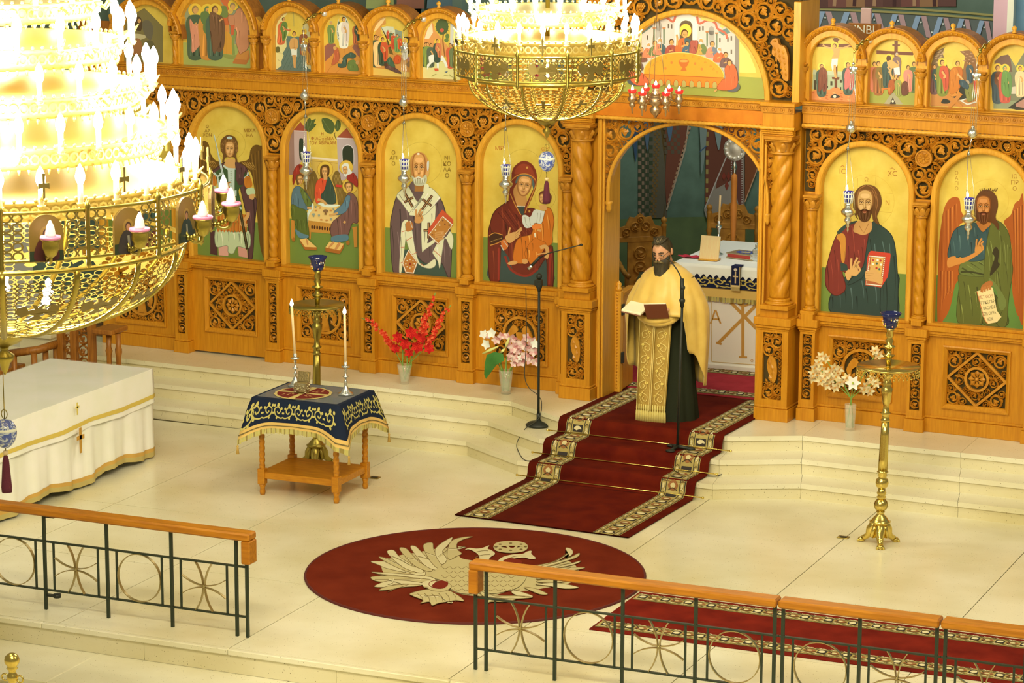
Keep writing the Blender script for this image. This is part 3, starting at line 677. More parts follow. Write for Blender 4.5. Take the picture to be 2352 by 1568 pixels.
# door arch with carved spandrel
dz, da, dbh = 2.49, 0.80, 0.67
path = [(DC-da, 2.36)]+arc(DC, dz, da, pi, 0, 30, dbh)+[(DC+da, 2.36)]
MB().sweep(path, [(0.0, 0.1), (0.0, 0.03), (0.008, 0.02), (0.03, 0.02), (0.036, 0.03), (0.036, 0.1)]).build('door_arch', W_LITE, DB)
for s_ in (-1, 1): MB().lathe([(0.012, -0.09), (0.03, -0.05), (0.026, -0.02), (0.036, 0.0), (0.036, 0.02)], (DC+s_*(da+0.014), 0.05, 2.36), 10).build('arch_bracket', W_LITE, DB)
mb = MB(); ell = lambda x, z: ((x-DC)/(da+0.045))**2+((z-dz)/(dbh+0.045))**2 if z > dz else ((x-DC)/(da+0.045))**2
fill(mb, lambda x, z: abs(x-DC) < 0.90 and 2.42 < z < 3.19 and ell(x, z) > 1, DC-0.9, DC+0.9, 2.42, 3.19, 0.06, 0.08, 0.02, 55, 0.2); mb.build('vine_carving', W_CARVE, DB)
# lintel and lunette zone
MB().box(-0.9, 0.86, -0.02, 0.3, 3.215, 3.345, 0.004).build('architrave', mat('red_oak', A(212, 124, 22), 0.34, noise=A(196, 108, 16), nscale=9), DB)
ropebar(-0.9, 0.86, -0.03, 3.20, 0.019).build('rope_moulding', W_LITE, DB); guilloche(-0.9, 0.86, -0.03, 3.35, 0.062).build('guilloche_band', W_CARVE, DB)
MB().box(-0.9, 0.86, -0.05, 0.3, 3.412, 3.437, 0.006).build('cornice_shelf', W_OAK, DB)
LR = 0.765
MB().sweep(arch_path(DC, LR, 3.43, 3.44, 30), [(0.0, 0.16), (0.0, 0.03), (0.012, 0.015), (0.05, 0.015), (0.056, 0.03), (0.056, 0.16)]).build('lunette_moulding', W_LITE, DB)
def gable(x):
    t = min(1.0, abs(x-DC)/1.13); return 4.40+0.75*(1-t)**1.7 if t > 0.0 else 5.15
mb = MB()
pk = smooth_pts([(0.86, 3.98), (0.89, 4.02), (0.93, 4.02), (0.95, 3.97), (1.0, 3.95), (1.035, 3.86), (1.045, 3.72), (1.04, 3.64), (0.99, 3.66), (0.98, 3.76), (0.93, 3.84), (0.88, 3.88), (0.885, 3.95)], 4)
mir = lambda P: [(2*DC-x, z) for x, z in P]
def inb(x, z):
    if math.hypot(x-DC, z-3.44) < LR+0.07: return False
    if not (z < gable(x)-0.08 and abs(x-DC) < 1.06 and z > 3.47): return False
    a = abs(x-DC)+DC
    return not (0.85 < a < 1.06 and 3.62 < z < 4.04 and any(math.hypot(a-p_, z-q_) < .045 for p_, q_ in pk+[(.98, 3.72), (1.01, 3.8), (.94, 3.9), (.92, 3.97), (.97, 3.86)]))
fill(mb, inb, DC-1.06, DC+1.06, 3.48, 5.05, 0.02, 0.082, 0.022, 91, 0.15)
vc = mb.build('vine_carving', W_CARVE, DB)
for P in (pk, mir(pk)): MB().prism(P, lambda x, z: (x, -0.025, z), lambda x, z: (x, 0.03, z)).build('carved_peacock', W_CARVE, vc)
mb = MB()
for s_ in (1, -1):
    for i in range(5):
        for j in range(3): sprig(mb, DC+s_*(.90+.045*j+.008*i-DC), 3.95-.05*i-.012*j, .05, -.0255, -pi/2+s_*(.25-.1*j), .009)
    mb.ball((DC+s_*(.905-DC), -.026, 4.0), .012, 8, 5)
mb.build('peacock_feathers', W_CARVE, vc)
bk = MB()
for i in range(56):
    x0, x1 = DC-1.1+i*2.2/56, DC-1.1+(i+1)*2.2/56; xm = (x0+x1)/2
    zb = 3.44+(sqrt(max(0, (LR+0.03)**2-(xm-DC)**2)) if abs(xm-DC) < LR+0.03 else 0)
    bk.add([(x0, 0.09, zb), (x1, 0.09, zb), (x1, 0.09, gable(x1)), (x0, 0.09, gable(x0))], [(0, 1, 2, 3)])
bk.build('gable_shade_board', W_SHADE, DB)
for s_ in (-1, 1):
    MB().box(DC+s_*1.1-0.035, DC+s_*1.1+0.035, -0.05, 0.45, 3.445, 4.37, 0.004).build('gable_post', W_LITE, DB)
    top = [(DC+s_*(1.14-i*0.057), gable(DC+s_*(1.14-i*0.057))) for i in range(21)]
    if s_ > 0: top = top[::-1]
    MB().sweep(top if s_ > 0 else top, [(0.0, 0.3), (0.0, -0.05), (0.03, -0.06), (0.045, -0.09), (0.07, -0.09), (0.08, -0.06), (0.08, 0.3)]).build('ogee_moulding', W_LITE, DB)
    MB().lathe([(0.03, 0), (0.034, 0.02), (0.02, 0.035), (0.03, 0.06), (0.034, 0.09), (0.02, 0.12), (0.004, 0.14)], (DC+s_*1.08, 0.0, 4.47), 12).build('finial', W_LITE, DB)
# ================================================================== painted icons (flat boards with their painting)
GOLD = mat('gold_ground', A(226, 194, 76), 0.42, 0.0, 0.5, noise=A(212, 176, 58), nscale=6)
GREEN = (116, 134, 52); SK = (214, 160, 84); SKD = (168, 112, 48); INK = (92, 58, 28); RED = (196, 72, 36)
def icon(name, label, c, z0, poly, crop, group, d=0.2, gold=GOLD):
    t = thing(name, label, 'icon', frame(c, d, z0), AI, group)
    MB().prism(poly, lambda x, z: (x-c, -0.004, z-z0), lambda x, z: (x-c, 0.022, z-z0)).build('gold_board', gold, t)
    ox, oy, sc = crop
    def place(x, y, l):
        u, z = ic(x, y, d); return (u-c, -0.004-l, z-z0)
    return t, Paint(place, ox, oy, sc)
def archboard(c, r, z0, zs): return [(c-r, z0), (c+r, z0)]+arc(c, zs, r, 0, pi, 24)
def face(p, cx, cy, w, h, skin=SK, dark=SKD, rot=0.0, beard=None, long=0.0, kind='man'):
    cr, sr = cos(rot), sin(rot)
    def T(x, y): x, y = x*w/2, y*h/2; return (cx+x*cr-y*sr, cy+x*sr+y*cr)
    f = lambda *q: [T(*a) for a in q]
    p.blob(f((-1, -.35), (-.78, -.88), (0, -1.05), (.78, -.88), (1, -.35), (.9, .3), (.55, .82), (0, 1.02), (-.55, .82), (-.9, .3)), dark)
    p.blob(f((-.82, -.4), (-.6, -.85), (0, -.98), (.6, -.85), (.84, -.4), (.72, .25), (.42, .72), (0, .9), (-.42, .72), (-.74, .25)), skin)
    hi = tuple(min(255, v+22) for v in skin)
    p.blob(f((-.4, -.72), (.4, -.72), (.5, -.5), (0, -.42), (-.5, -.5)), hi, True)
    p.blob(f((-.62, .1), (-.3, .05), (-.2, .3), (-.5, .38)), hi, True); p.blob(f((.62, .1), (.34, .05), (.24, .3), (.5, .38)), hi)
    for s in (-1, 1):
        p.line(f((s*.14, -.27), (s*.38, -.36), (s*.7, -.25)), h*.032, dark, keep=True)
        p.blob(f((s*.2, -.12), (s*.4, -.17), (s*.62, -.11), (s*.4, -.07)), (216, 178, 112), True)
    p.layer += 1
    for s in (-1, 1):
        p.line(f((s*.14, -.12), (s*.4, -.23), (s*.68, -.1)), h*.022, (84, 52, 26), keep=True)
        p.ell(*T(s*.4, -.12), w*.048, h*.026, (70, 42, 22), 10, True)
        p.line(f((s*.2, .0), (s*.42, .05), (s*.62, -.02)), h*.018, dark, keep=True)
    p.layer += 1
    p.line(f((.1, -.3), (.06, .1), (.13, .24), (0, .30), (-.12, .25)), h*.03, dark); p.line(f((.0, -.3), (.0, .2)), h*.04, hi)
    if beard:
        bd = tuple(max(0, v-26) for v in beard); bh = tuple(min(255, v+24) for v in beard)
        p.blob(f((-.92, .05), (-.76, .3), (-.4, .42), (0, .36), (.4, .42), (.76, .3), (.94, .05), (.86, .6), (.55, 1.0+long*.7), (.12, 1.12+long), (-.12, 1.12+long), (-.55, 1.0+long*.7), (-.86, .6)), beard)
        for k in range(7):
            x = -.6+.2*k; p.line(f((x, .55), (x*.85, .8+long*.4), (x*.6, 1.0+long*.8)), h*.02, bd if k % 2 else bh, keep=True)
        p.layer += 1
        p.line(f((-.44, .5), (-.2, .40), (0, .42), (.2, .40), (.44, .5)), h*.06, bd)
    p.line(f((-.24, .52), (0, .48), (.24, .52)), h*.03, (146, 78, 44)); p.line(f((-.16, .57), (0, .6), (.16, .57)), h*.03, (186, 112, 70))
def halo(p, x, y, r, c=(176, 142, 40), w=2.2): p.ring(x, y, r, w, c)
def hand(p, x, y, s, rot=0.0, c=SK, bless=False, flip=1):
    """a hand of five fingers seen from the palm; y up along the fingers before turning"""
    cr, sr = cos(rot), sin(rot)
    T = lambda a, b: (x+s*(flip*a*cr+b*sr), y+s*(flip*a*sr-b*cr)); d = tuple(int(v*.72) for v in c)
    p.blob([T(-.34, -.5), (T(.34, -.5)), T(.42, 0), T(.36, .36), T(0, .44), T(-.36, .36), T(-.42, 0)], c)
    F = ((-.3, .3, -.36, 1.0), (-.1, .36, -.12, 1.25), (.12, .36, .14, 1.2), (.32, .28, .36, .95)) if not bless else ((-.3, .3, -.34, 1.2), (-.08, .36, .26, 1.35), (.12, .36, .5, 1.0), (.32, .2, .1, .62))
    for a, b, q, e in F: p.line([T(a, b), T((a+q)/2-.03, (b+e)/2), T(q, e)], s*.2, c, keep=True)
    p.layer += 1
    for a, b, q, e in F: p.line([T(a+.1, b-.1), T(q+.1, e-.1)], s*.035, d, keep=True)
    p.line([T(.36, -.3), T(.6, .1), T(.5, .55) if not bless else T(.3, .6)], s*.2, c); p.layer += 1
def drape(p, P, base, nf=8, dark=None, hi=None, seed=1, dirn=(0.05, 1), keep=False):
    """a garment outline with light and dark folds inside it"""
    if isinstance(P, str): P = pairs(P)
    Q = smooth_pts(P, 4); p.raw(Q, base); p.layer += 1
    dark = dark or tuple(int(v*.66) for v in base); hi = hi or tuple(min(255, int(v*1.18)+8) for v in base)
    xs = [a for a, b in Q]; ys = [b for a, b in Q]; x0, x1, y0, y1 = min(xs), max(xs), min(ys), max(ys); rnd = random.Random(seed)
    def ins(x, y):
        r = False; j = len(Q)-1
        for i in range(len(Q)):
            if (Q[i][1] > y) != (Q[j][1] > y) and x < (Q[j][0]-Q[i][0])*(y-Q[i][1])/(Q[j][1]-Q[i][1])+Q[i][0]: r = not r
            j = i
        return r
    for k in range(nf):
        for tr in range(12):
            x = x0+(x1-x0)*(k+rnd.uniform(.2, .8))/nf; y = y0+(y1-y0)*rnd.uniform(0.05, .6); L = (y1-y0)*rnd.uniform(.22, .5); sl = dirn[0]+rnd.uniform(-.08, .08)
            pts = [(x+L*sl*t+L*.03*sin(3*t), y+L*t) for t in (0, .33, .66, 1)]
            if all(ins(a, b) for a, b in pts):
                p.line(pts, (x1-x0)/nf*rnd.uniform(.16, .4), hi if k % 2 else dark, keep=True, taper=True); break
    p.layer += 1
    p.line(Q, (x1-x0)*.012+1.0, dark, sm=False, closed=True)
BIG = 'large arched icons of the lower tier'; SMALL = 'small arched icons of the upper tier'
def bigicon(label, c, crop): return icon('icon', label, c, 1.466, archboard(c, 0.43, 1.466, 2.625), crop, BIG)
def ground(p, c, zt, col=GREEN, x0=-0.43, x1=0.43, z0=1.466):
    l = p.layer*p.eps; pl = p.place; t = p.mb
    t.add([(x0, -0.004-l, 0), (x1, -0.004-l, 0), (x1, -0.004-l, zt-z0), (x0, -0.004-l, zt-z0)], [(0, 1, 2, 3)], False, A(*col)); p.layer += 1
# ---- 1: winged soldier with a raised sword
t, p = bigicon('arched icon of a winged soldier in green armour with raised sword', LB[1], (440, 230, 4.125))
ground(p, LB[1], 1.86)
halo(p, 372, 420, 140)
WG = (112, 78, 24)
p.blob('70,470 90,405 130,385 165,420 185,510 230,570 280,590 270,640 200,700 150,860 110,1000 75,1010 60,700', WG); p.blob('690,470 650,430 600,425 560,470 540,560 450,590 480,640 560,680 600,840 620,1040 640,1300 665,1440 690,1440 700,800', WG)
for i in range(9):
    p.line([(78+i*14, 470+i*6), (74+i*15, 700), (80+i*13, 980-i*42)], 4, (168, 122, 40) if i % 2 else (70, 46, 14), keep=True, taper=True)
    p.line([(555+i*16, 520-i*8), (580+i*13, 720), (625+i*9, 1000+i*40)], 4, (160, 114, 38) if i % 2 else (70, 46, 14), keep=True, taper=True)
p.layer += 1
p.folds([[(110+q*20, 560+q*4), (150+q*18, 590), (180+q*16, 640)] for q in range(5)]+[[(480+q*24, 590), (520+q*18, 620), (570+q*10, 660)] for q in range(5)], 9, (190, 144, 58))
CL = (96, 62, 52)
drape(p, '190,700 240,640 330,580 430,585 520,640 545,700 560,760 520,800 560,900 620,950 600,1180 580,1490 540,1490 540,1200 470,860 430,700', CL, 9, seed=3)
p.poly('180,1240 240,1240 250,1470 180,1455', (84, 52, 44))
p.blob('335,560 410,560 425,600 450,640 370,680 310,640', SK)
p.poly('255,1360 355,1370 350,1475 262,1468', (222, 164, 128)); p.poly('440,1380 525,1390 535,1492 450,1478', (214, 152, 118))
drape(p, '240,1215 400,1250 545,1240 550,1400 440,1385 400,1450 350,1440 340,1375 235,1385', (196, 204, 140), 7, seed=5)
for row, (y, n) in enumerate(((1060, 9), (1140, 10))):
    for i in range(n):
        x = 250+i*(285/n)+row*-6; p.poly([(x, y-10+i*4), (x+24, y-8+i*4), (x+26, y+90+i*2), (x+10, y+112), (x-2, y+84)], (206, 118, 34) if (i+row) % 2 else (186, 96, 26), keep=True)
p.layer += 1
for i in range(10): p.line([(250+i*29, 1060+i*4), (246+i*30, 1240)], 2.5, (226, 172, 72), keep=True)
p.layer += 1
ARM = (66, 88, 44)
p.blob('225,690 300,640 370,660 440,640 520,690 500,790 450,850 470,960 480,1050 400,1090 300,1060 280,960 290,860 240,770', ARM)
for i in range(14):
    p.line([(300+i*12, 900), (290+i*14, 1060)], 1.6, (100, 124, 70), keep=True); p.line([(300+i*13, 1040), (330+i*11, 900)], 1.6, (46, 66, 30), keep=True)
p.layer += 1
TR = (196, 206, 170)
for L in ('305,610 350,640 420,645 425,655 350,665 300,625', '345,650 412,655 410,870 355,850', '300,880 430,850 430,905 305,925'): p.poly(L, TR)
p.line('215,685 250,720 280,700 270,690', 16, TR); p.line('500,740 530,715 540,680', 16, TR); p.line('250,725 270,860 292,990 262,1035', 15, TR)
p.line('262,1035 330,1000 400,1010 450,1005 478,1030', 16, TR); p.line('258,1040 320,1070 400,1085 450,1080', 16, TR)
for i in range(8): p.ell(378, 672+i*22, 7, 7, (150, 164, 130), 8, True)
p.layer += 1
p.blob('185,700 230,720 240,800 170,810 165,760', (204, 122, 34)); p.blob('520,720 560,730 580,810 520,830 500,760', (204, 122, 34))
p.folds([[(180+q*14, 715), (172+q*15, 805)] for q in range(5)]+[[(520+q*12, 730), (524+q*13, 825)] for q in range(4)], 4, (150, 78, 20))
p.blob('150,800 230,815 228,865 145,855', (190, 204, 140)); p.blob('525,840 590,830 605,885 535,895', (190, 204, 140))
p.blob('150,860 225,870 300,840 350,850 340,870 230,935 150,925', SK); p.blob('550,895 600,890 590,940 555,930', SK)
p.poly('212,310 222,330 330,780 305,780', (206, 212, 180)); p.line('215,330 318,780', 4, (150, 164, 140)); p.line('296,782 330,790 372,774', 14, (168, 110, 34)); p.poly('338,860 360,855 352,895', (140, 84, 30))
hand(p, 336, 830, 46, 0.1); hand(p, 490, 1160, 46, 2.4)
p.line('540,1060 535,1100 500,1140', 34, SK)
p.poly('455,1050 480,1045 545,1405 520,1415', (60, 50, 26)); p.line('470,1060 530,1400', 3, (140, 118, 60))
drape(p, '420,585 470,600 520,640 500,720 495,800 430,760 430,680', CL, 4, seed=9); p.ell(468, 770, 30, 34, (84, 52, 44))
p.blob('280,460 285,380 330,335 365,330 410,345 440,390 445,460 430,520 440,575 425,590 410,540 330,540 310,590 295,580 305,520', (110, 74, 30))
for i in range(16):
    a = pi*(0.95+1.1*i/15); p.ell(364+72*cos(a), 440+85*sin(a)+20, 13, 15, (150, 106, 48) if i % 2 else (128, 88, 36), 10, True)
p.layer += 1
p.blob('340,352 362,342 390,352 382,368 350,366', (186, 206, 180)); face(p, 368, 468, 92, 150)
p.text('Ο\nΑΡ\nΧΩΝ', 156, 262, 40, (140, 96, 30)); p.text('ΜΙΧΑ\nΗΛ', 556, 302, 46, (150, 96, 30))
p.build('painting', PAINT, t)
# ---- 2: three winged guests at a table
t, p = bigicon('arched icon of three haloed figures seated round a table between towers', LB[2], (660, 250, 4.239))
ground(p, LB[2], 1.93)
p.poly('60,470 690,500 690,1000 40,980', (214, 176, 74)); p.line('190,470 490,500', 22, (232, 210, 160), sm=False); p.line('190,500 490,530', 4, (150, 110, 50), sm=False)
p.poly('60,210 190,215 200,640 60,640', (190, 162, 140)); p.poly('60,210 130,125 200,215', (160, 78, 48)); p.poly('20,205 66,212 72,640 20,640', (150, 118, 96))
p.poly('484,280 640,285 690,400 690,680 500,700 492,480', (188, 166, 146)); p.poly('484,280 580,185 650,290', (160, 80, 48)); p.line('484,282 640,290', 8, (226, 214, 196)); p.line('66,212 190,218', 8, (226, 214, 196))
p.blob('122,480 118,310 138,285 158,310 160,480', (54, 62, 40)); p.blob('545,520 542,390 590,355 640,390 645,540', (50, 56, 34)); p.line('540,520 538,392 590,350 644,392 650,540', 7, (220, 206, 180))
for q in ('165,170 215,88 240,110 280,95 262,140 285,150 255,190 210,225 185,200', '340,92 420,100 465,160 450,225 420,242 375,220 350,170', '470,150 490,105 520,130 520,180 490,220 468,190'): p.blob(q, (84, 96, 44))
p.folds([[(240, 110), (225, 160), (200, 210)], [(345, 95), (390, 170), (440, 235)], [(495, 110), (490, 170), (480, 215)]], 5, (126, 138, 70)); p.line('470,230 462,250 480,300', 7, (104, 84, 40))
p.text('Η\nΦΙΛΟΞΕΝΙΑ\nΤȢ ΑΒΡΑΑΜ'.replace('Ȣ', 'ΟΥ'), 344, 258, 44, (172, 92, 36), 0.92)
WB = (124, 96, 38)
p.blob('150,640 200,600 260,600 290,650 300,720 240,960 190,880', WB); p.blob('440,690 460,620 490,600 515,630 530,700 580,780 560,920 500,930 480,800', WB)
p.folds([[(170+q*18, 640+q*4), (190+q*12, 760), (215+q*8, 900)] for q in range(6)]+[[(455+q*13, 640), (480+q*12, 760), (505+q*10, 900)] for q in range(5)], 5, (176, 142, 66))
for x, y, r in ((372, 590, 76), (108, 690, 58), (614, 748, 74), (576, 568, 66), (180, 560, 60)):
    p.ell(x, y, r, r*1.05, (226, 186, 64), 28, True)
p.layer += 1
for x, y, r in ((372, 590, 76), (108, 690, 58), (614, 748, 74), (576, 568, 66)): p.ring(x, y, r, 3, (176, 120, 40), r*1.05)
drape(p, '60,620 110,540 160,560 150,640 100,660 60,740', (160, 54, 34), 4)
p.poly('220,965 420,930 545,985 440,1115 210,1085', (236, 196, 108)); p.poly('205,1085 440,1115 440,1215 205,1195', (198, 138, 50)); p.poly('212,1195 236,1195 232,1270 216,1260', (190, 128, 44))
for i in range(8): p.ell(245+i*25, 1148+i*3, 9, 19, (78, 44, 20), 12, True)
p.layer += 1
p.blob('290,912 420,925 520,935 460,955 380,955 330,940', (226, 230, 196)); p.blob('245,920 260,960 215,1030 205,1110 185,1050', (222, 228, 190))
drape(p, '320,680 390,660 440,720 470,820 475,915 400,925 330,900 290,920 270,830 285,720', (222, 84, 44), 7, seed=2)
drape(p, '400,660 440,720 472,830 474,915 390,920 330,850 370,780', (62, 78, 56), 6, seed=4)
p.line('300,880 350,895 385,930', 26, SK)
p.blob('325,640 328,570 365,540 410,555 415,620 395,660 340,670', (96, 64, 28)); face(p, 368, 614, 58, 96)
p.poly('355,650 392,640 396,685 360,690', SK)
drape(p, '60,790 100,750 150,770 200,830 240,900 230,960 160,990 60,960 45,880', (92, 116, 112), 7, seed=6)
drape(p, '130,790 160,780 235,900 240,930 190,940', (104, 116, 48), 4, seed=8)
drape(p, '45,930 120,960 190,990 200,1080 215,1180 210,1260 130,1230 90,1130 50,1060', (94, 104, 38), 8, seed=7)
p.blob('80,1170 150,1210 210,1230 200,1255 120,1250', (96, 128, 124)); p.blob('95,650 140,630 170,660 160,690 110,740 95,710', (110, 76, 36)); face(p, 132, 690, 54, 84, rot=-.1); p.line('200,960 245,965', 22, SK)
drape(p, '590,830 640,820 690,900 695,1100 640,1110 600,1220 560,1260 440,1240 440,1110 540,1020 560,930', (124, 84, 66), 10, seed=12)
drape(p, '580,850 620,850 600,960 560,1010 490,1030 460,1000 540,930', (96, 124, 124), 4, seed=3); p.blob('445,1240 585,1220 590,1280 450,1290', (90, 122, 120))
p.line('500,1010 440,1030 415,1030', 20, SK); p.line('570,1090 560,1110', 24, SK)
p.blob('565,760 572,715 610,705 645,725 645,780 620,800', (110, 78, 38)); face(p, 606, 766, 60, 94, rot=-.12)
drape(p, '600,620 650,620 690,680 690,760 640,720 590,680', (160, 52, 36), 4); p.blob('535,560 560,530 600,530 615,580 640,620 600,640 570,660 545,600', (226, 222, 190)); face(p, 572, 594, 48, 76, rot=-.1); p.line('480,745 540,750', 22, (206, 60, 44))
for q in ('130,1270 195,1255 295,1345 295,1372 180,1368 135,1295', '380,1350 420,1290 560,1310 555,1350 520,1408 380,1385'): p.poly(q, (176, 104, 36))
for q in ('130,1268 195,1255 295,1345 180,1340', '380,1345 420,1288 560,1308 520,1375'): p.poly(q, (236, 190, 96))
for q in ('200,1260 215,1310 205,1325 192,1280', '450,1290 470,1300 425,1345 408,1345', '510,1295 528,1305 495,1362 470,1358'): p.blob(q, (206, 140, 70))
p.poly('45,1075 80,1085 85,1280 60,1285 45,1240', (196, 132, 46)); p.poly('640,1150 690,1140 690,1340 660,1345 650,1200', (196, 132, 46)); p.ell(70, 1268, 16, 20, (170, 106, 34)); p.ell(600, 1300, 17, 22, (170, 106, 34))
for x, y, s in ((382, 1000, 30), (265, 1030, 20), (318, 1035, 14), (436, 1070, 14), (288, 950, 13), (458, 970, 13)):
    p.ell(x, y-s*.3, s*.8, s*.55, (140, 104, 60) if s > 25 else (150, 160, 130), 14); p.poly([(x-s*.12, y), (x+s*.12, y), (x+s*.4, y+s*.9), (x-s*.4, y+s*.9)], (130, 90, 46) if s > 25 else (140, 150, 120))
for x, y in ((330, 962), (433, 985), (393, 1080), (290, 985), (340, 1075)): p.ell(x, y, 13, 7, (206, 130, 56), 10, True)
p.layer += 1
p.build('painting', PAINT, t)
# ---- 3: bald bishop with a white stole
t, p = bigicon('arched icon of a bald grey-bearded bishop in white stole with jewelled red book', LB[3], (880, 260, 4.128))
ground(p, LB[3], 1.92)
halo(p, 360, 475, 200)
p.poly('170,1290 640,1290 625,1550 160,1520', (66, 84, 62))
VE = (106, 82, 70)
drape(p, '140,770 240,690 420,690 540,800 600,960 650,1200 640,1540 620,1560 540,1400 400,1420 300,1300 270,1100 180,1120 165,1510 95,1490 70,1100 90,940', VE, 14, seed=21, hi=(140, 112, 96))
p.poly('300,660 400,660 405,740 300,740', SKD); p.blob('290,640 300,735 250,690', (120, 96, 82))
ST = (228, 220, 160)
drape(p, '375,950 490,860 495,990 480,1080 420,1230 500,1180 520,1200 400,1290 370,1290', ST, 4, seed=2)
drape(p, '130,780 200,710 240,690 320,830 380,860 400,960 270,960 180,850', ST, 6, seed=1, dirn=(.6, 1))
drape(p, '250,950 330,850 430,700 540,790 530,820 400,960 290,970', ST, 6, seed=5, dirn=(-.7, 1))
p.blob('385,740 400,665 440,690 410,740', ST)
drape(p, '180,1050 235,1010 240,1080 215,1200 180,1490 155,1500 165,1280', ST, 4, seed=3)
drape(p, '215,1130 270,1090 300,1250 340,1400 400,1440 490,1380 500,1440 440,1470 340,1430 250,1290', ST, 7, seed=6)
drape(p, '480,1300 520,1230 600,1170 640,1120 670,1190 650,1290 590,1180 560,1340 540,1470 520,1400 475,1330', ST, 6, seed=8)
for L in ('178,1125 215,1112', '172,1270 205,1268', '225,1205 280,1172', '275,1340 320,1318', '365,1425 395,1450', '165,1420 185,1410', '485,1300 555,1360'): p.line(L, 6, (206, 120, 74), sm=False, keep=True)
p.layer += 1
BR = (92, 58, 34)
for x, y, s, a in ((245, 820, 62, -.5), (420, 845, 66, .62), (435, 1110, 60, 0.02)):
    for q, l in ((0, 1.25), (pi/2, .8)):
        c_, s_ = cos(a+q-pi/2), sin(a+q-pi/2); p.line([(x-c_*s*l, y-s_*s*l), (x+c_*s*l, y+s_*s*l)], 24, BR, keep=True)
    p.layer += 1; p.ell(x, y, 8, 8, (196, 150, 70), 8)
    for q, l in ((0, 1.15), (pi/2, .7)):
        c_, s_ = cos(a+q-pi/2), sin(a+q-pi/2); p.line([(x-c_*s*l, y-s_*s*l), (x+c_*s*l, y+s_*s*l)], 5, (190, 146, 80), keep=True)
    p.layer += 1
p.poly('430,1100 565,910 670,1010 668,1060 520,1240 430,1150', (202, 84, 44)); p.poly('432,1152 570,970 668,1055 528,1245', (188, 122, 46))
def pearls(p, pts, r, c=(240, 232, 196), n=12):
    for (a, b), (q, e) in zip(pts, pts[1:]+pts[:1]):
        for i in range(n): p.ell(a+(q-a)*i/n, b+(e-b)*i/n, r, r, c, 7, True)
    p.layer += 1
pearls(p, [(438, 1150), (570, 978), (660, 1056), (528, 1236)], 5, n=15)
for x, y in ((570, 1015), (630, 1060), (500, 1105), (540, 1060), (590, 1050), (470, 1150), (510, 1180), (560, 1130)): p.ell(x, y, 8, 8, (120, 70, 40) if x % 20 else (226, 200, 140), 9, True)
p.layer += 1
for i in range(4): p.line([(580, 1120+i*22), (520, 1130+i*20), (495, 1140+i*18)], 15, (206, 146, 74), keep=True)
p.layer += 1
p.blob('220,1040 270,1020 290,1090 230,1120', (186, 118, 52)); pearls(p, [(262, 1022), (280, 1080)], 5, n=6); hand(p, 335, 1000, 74, .1, (206, 146, 74), True)
p.poly('245,1290 335,1410 295,1520 215,1510 182,1420', (190, 120, 48)); pearls(p, [(245, 1298), (328, 1410), (292, 1512), (222, 1505), (190, 1420)], 5, n=12)
for i in range(8): p.ell(260+40*cos(i*pi/4), 1425+40*sin(i*pi/4), 6, 6, (240, 232, 196), 8, True)
p.ell(260, 1428, 12, 14, (150, 50, 30), 10)
p.blob('270,560 262,450 290,390 340,368 390,380 425,430 440,500 438,560 410,600 300,620', (200, 138, 66))
p.blob('420,470 440,450 438,520 425,560', (206, 200, 170)); p.blob('410,560 440,535 435,590 412,600', SK)
face(p, 345, 530, 130, 300, (216, 156, 78), (166, 104, 44)); p.ell(340, 384, 14, 10, (240, 220, 170))
p.blob('275,590 310,610 340,596 375,610 412,580 420,640 390,680 340,688 300,668', (196, 190, 140))
for k in range(11): p.line([(285+k*12, 610+(k % 3)*6), (290+k*11, 640), (300+k*9, 668)], 5, (228, 222, 180) if k % 2 else (150, 142, 96), keep=True)
p.layer += 1; p.line('300,622 340,604 380,622', 12, (222, 214, 170)); p.line('325,618 340,612 355,618', 6, (160, 80, 44))
p.text('Ο\nΑΓΙ\nΟ', 104, 388, 52, (140, 106, 34)); p.text('ΝΙ\nΚΟ\nΛΑ\nΟ', 612, 440, 56, (140, 106, 34))
p.build('painting', PAINT, t)
# ---- 4: mother and child
t, p = bigicon('arched icon of a veiled woman in dark red holding a child in orange', LB[4], (1100, 280, 4.126))
ground(p, LB[4], 1.905)
halo(p, 420, 440, 180); p.ring(630, 720, 98, 2.2, (176, 142, 40))
p.text('ΜΡ', 195, 268, 56, (190, 110, 40)); p.text('ΘΥ', 628, 276, 50, (190, 110, 40))
p.blob('110,1500 190,1250 600,1250 690,1540', (62, 74, 60))
MR = (112, 42, 24)
drape(p, '150,850 250,770 330,740 400,820 520,820 560,900 600,1200 700,1180 705,1550 650,1550 640,1300 540,1420 400,1460 300,1400 250,1300 215,1180 200,1500 105,1490 90,1100 110,960', MR, 16, seed=31, hi=(150, 66, 34))
p.poly('215,1180 290,1290 330,1430 430,1465 545,1430 640,1330 650,1550 200,1510', (60, 74, 60)); p.line('250,1270 300,1390 400,1450 480,1450 560,1390', 22, (140, 46, 28)); p.line('190,1190 188,1500', 18, (150, 52, 34)); p.line('680,1200 668,1540', 18, (150, 46, 30))
for i in range(7): p.line([(180+i*34, 850-i*8), (300+i*34, 1010), (390+i*26, 1130-i*10)], 6, (152, 66, 36) if i % 2 else (72, 24, 16), keep=True, taper=True)
p.layer += 1
p.poly('95,1085 130,1040 225,1065 235,1110 110,1170', (70, 40, 22)); p.line('98,1080 150,1050 228,1070', 8, (206, 140, 52)); p.line('108,1168 170,1150 228,1120', 8, (206, 140, 52)); pearls(p, [(120, 1130), (215, 1100)], 5, (190, 150, 70), 9)
p.blob('330,600 420,600 460,790 370,800 320,720', (200, 142, 68)); p.poly('365,800 440,800 430,880 400,880', (60, 70, 56)); pearls(p, [(370, 797), (440, 800)], 5, n=7)
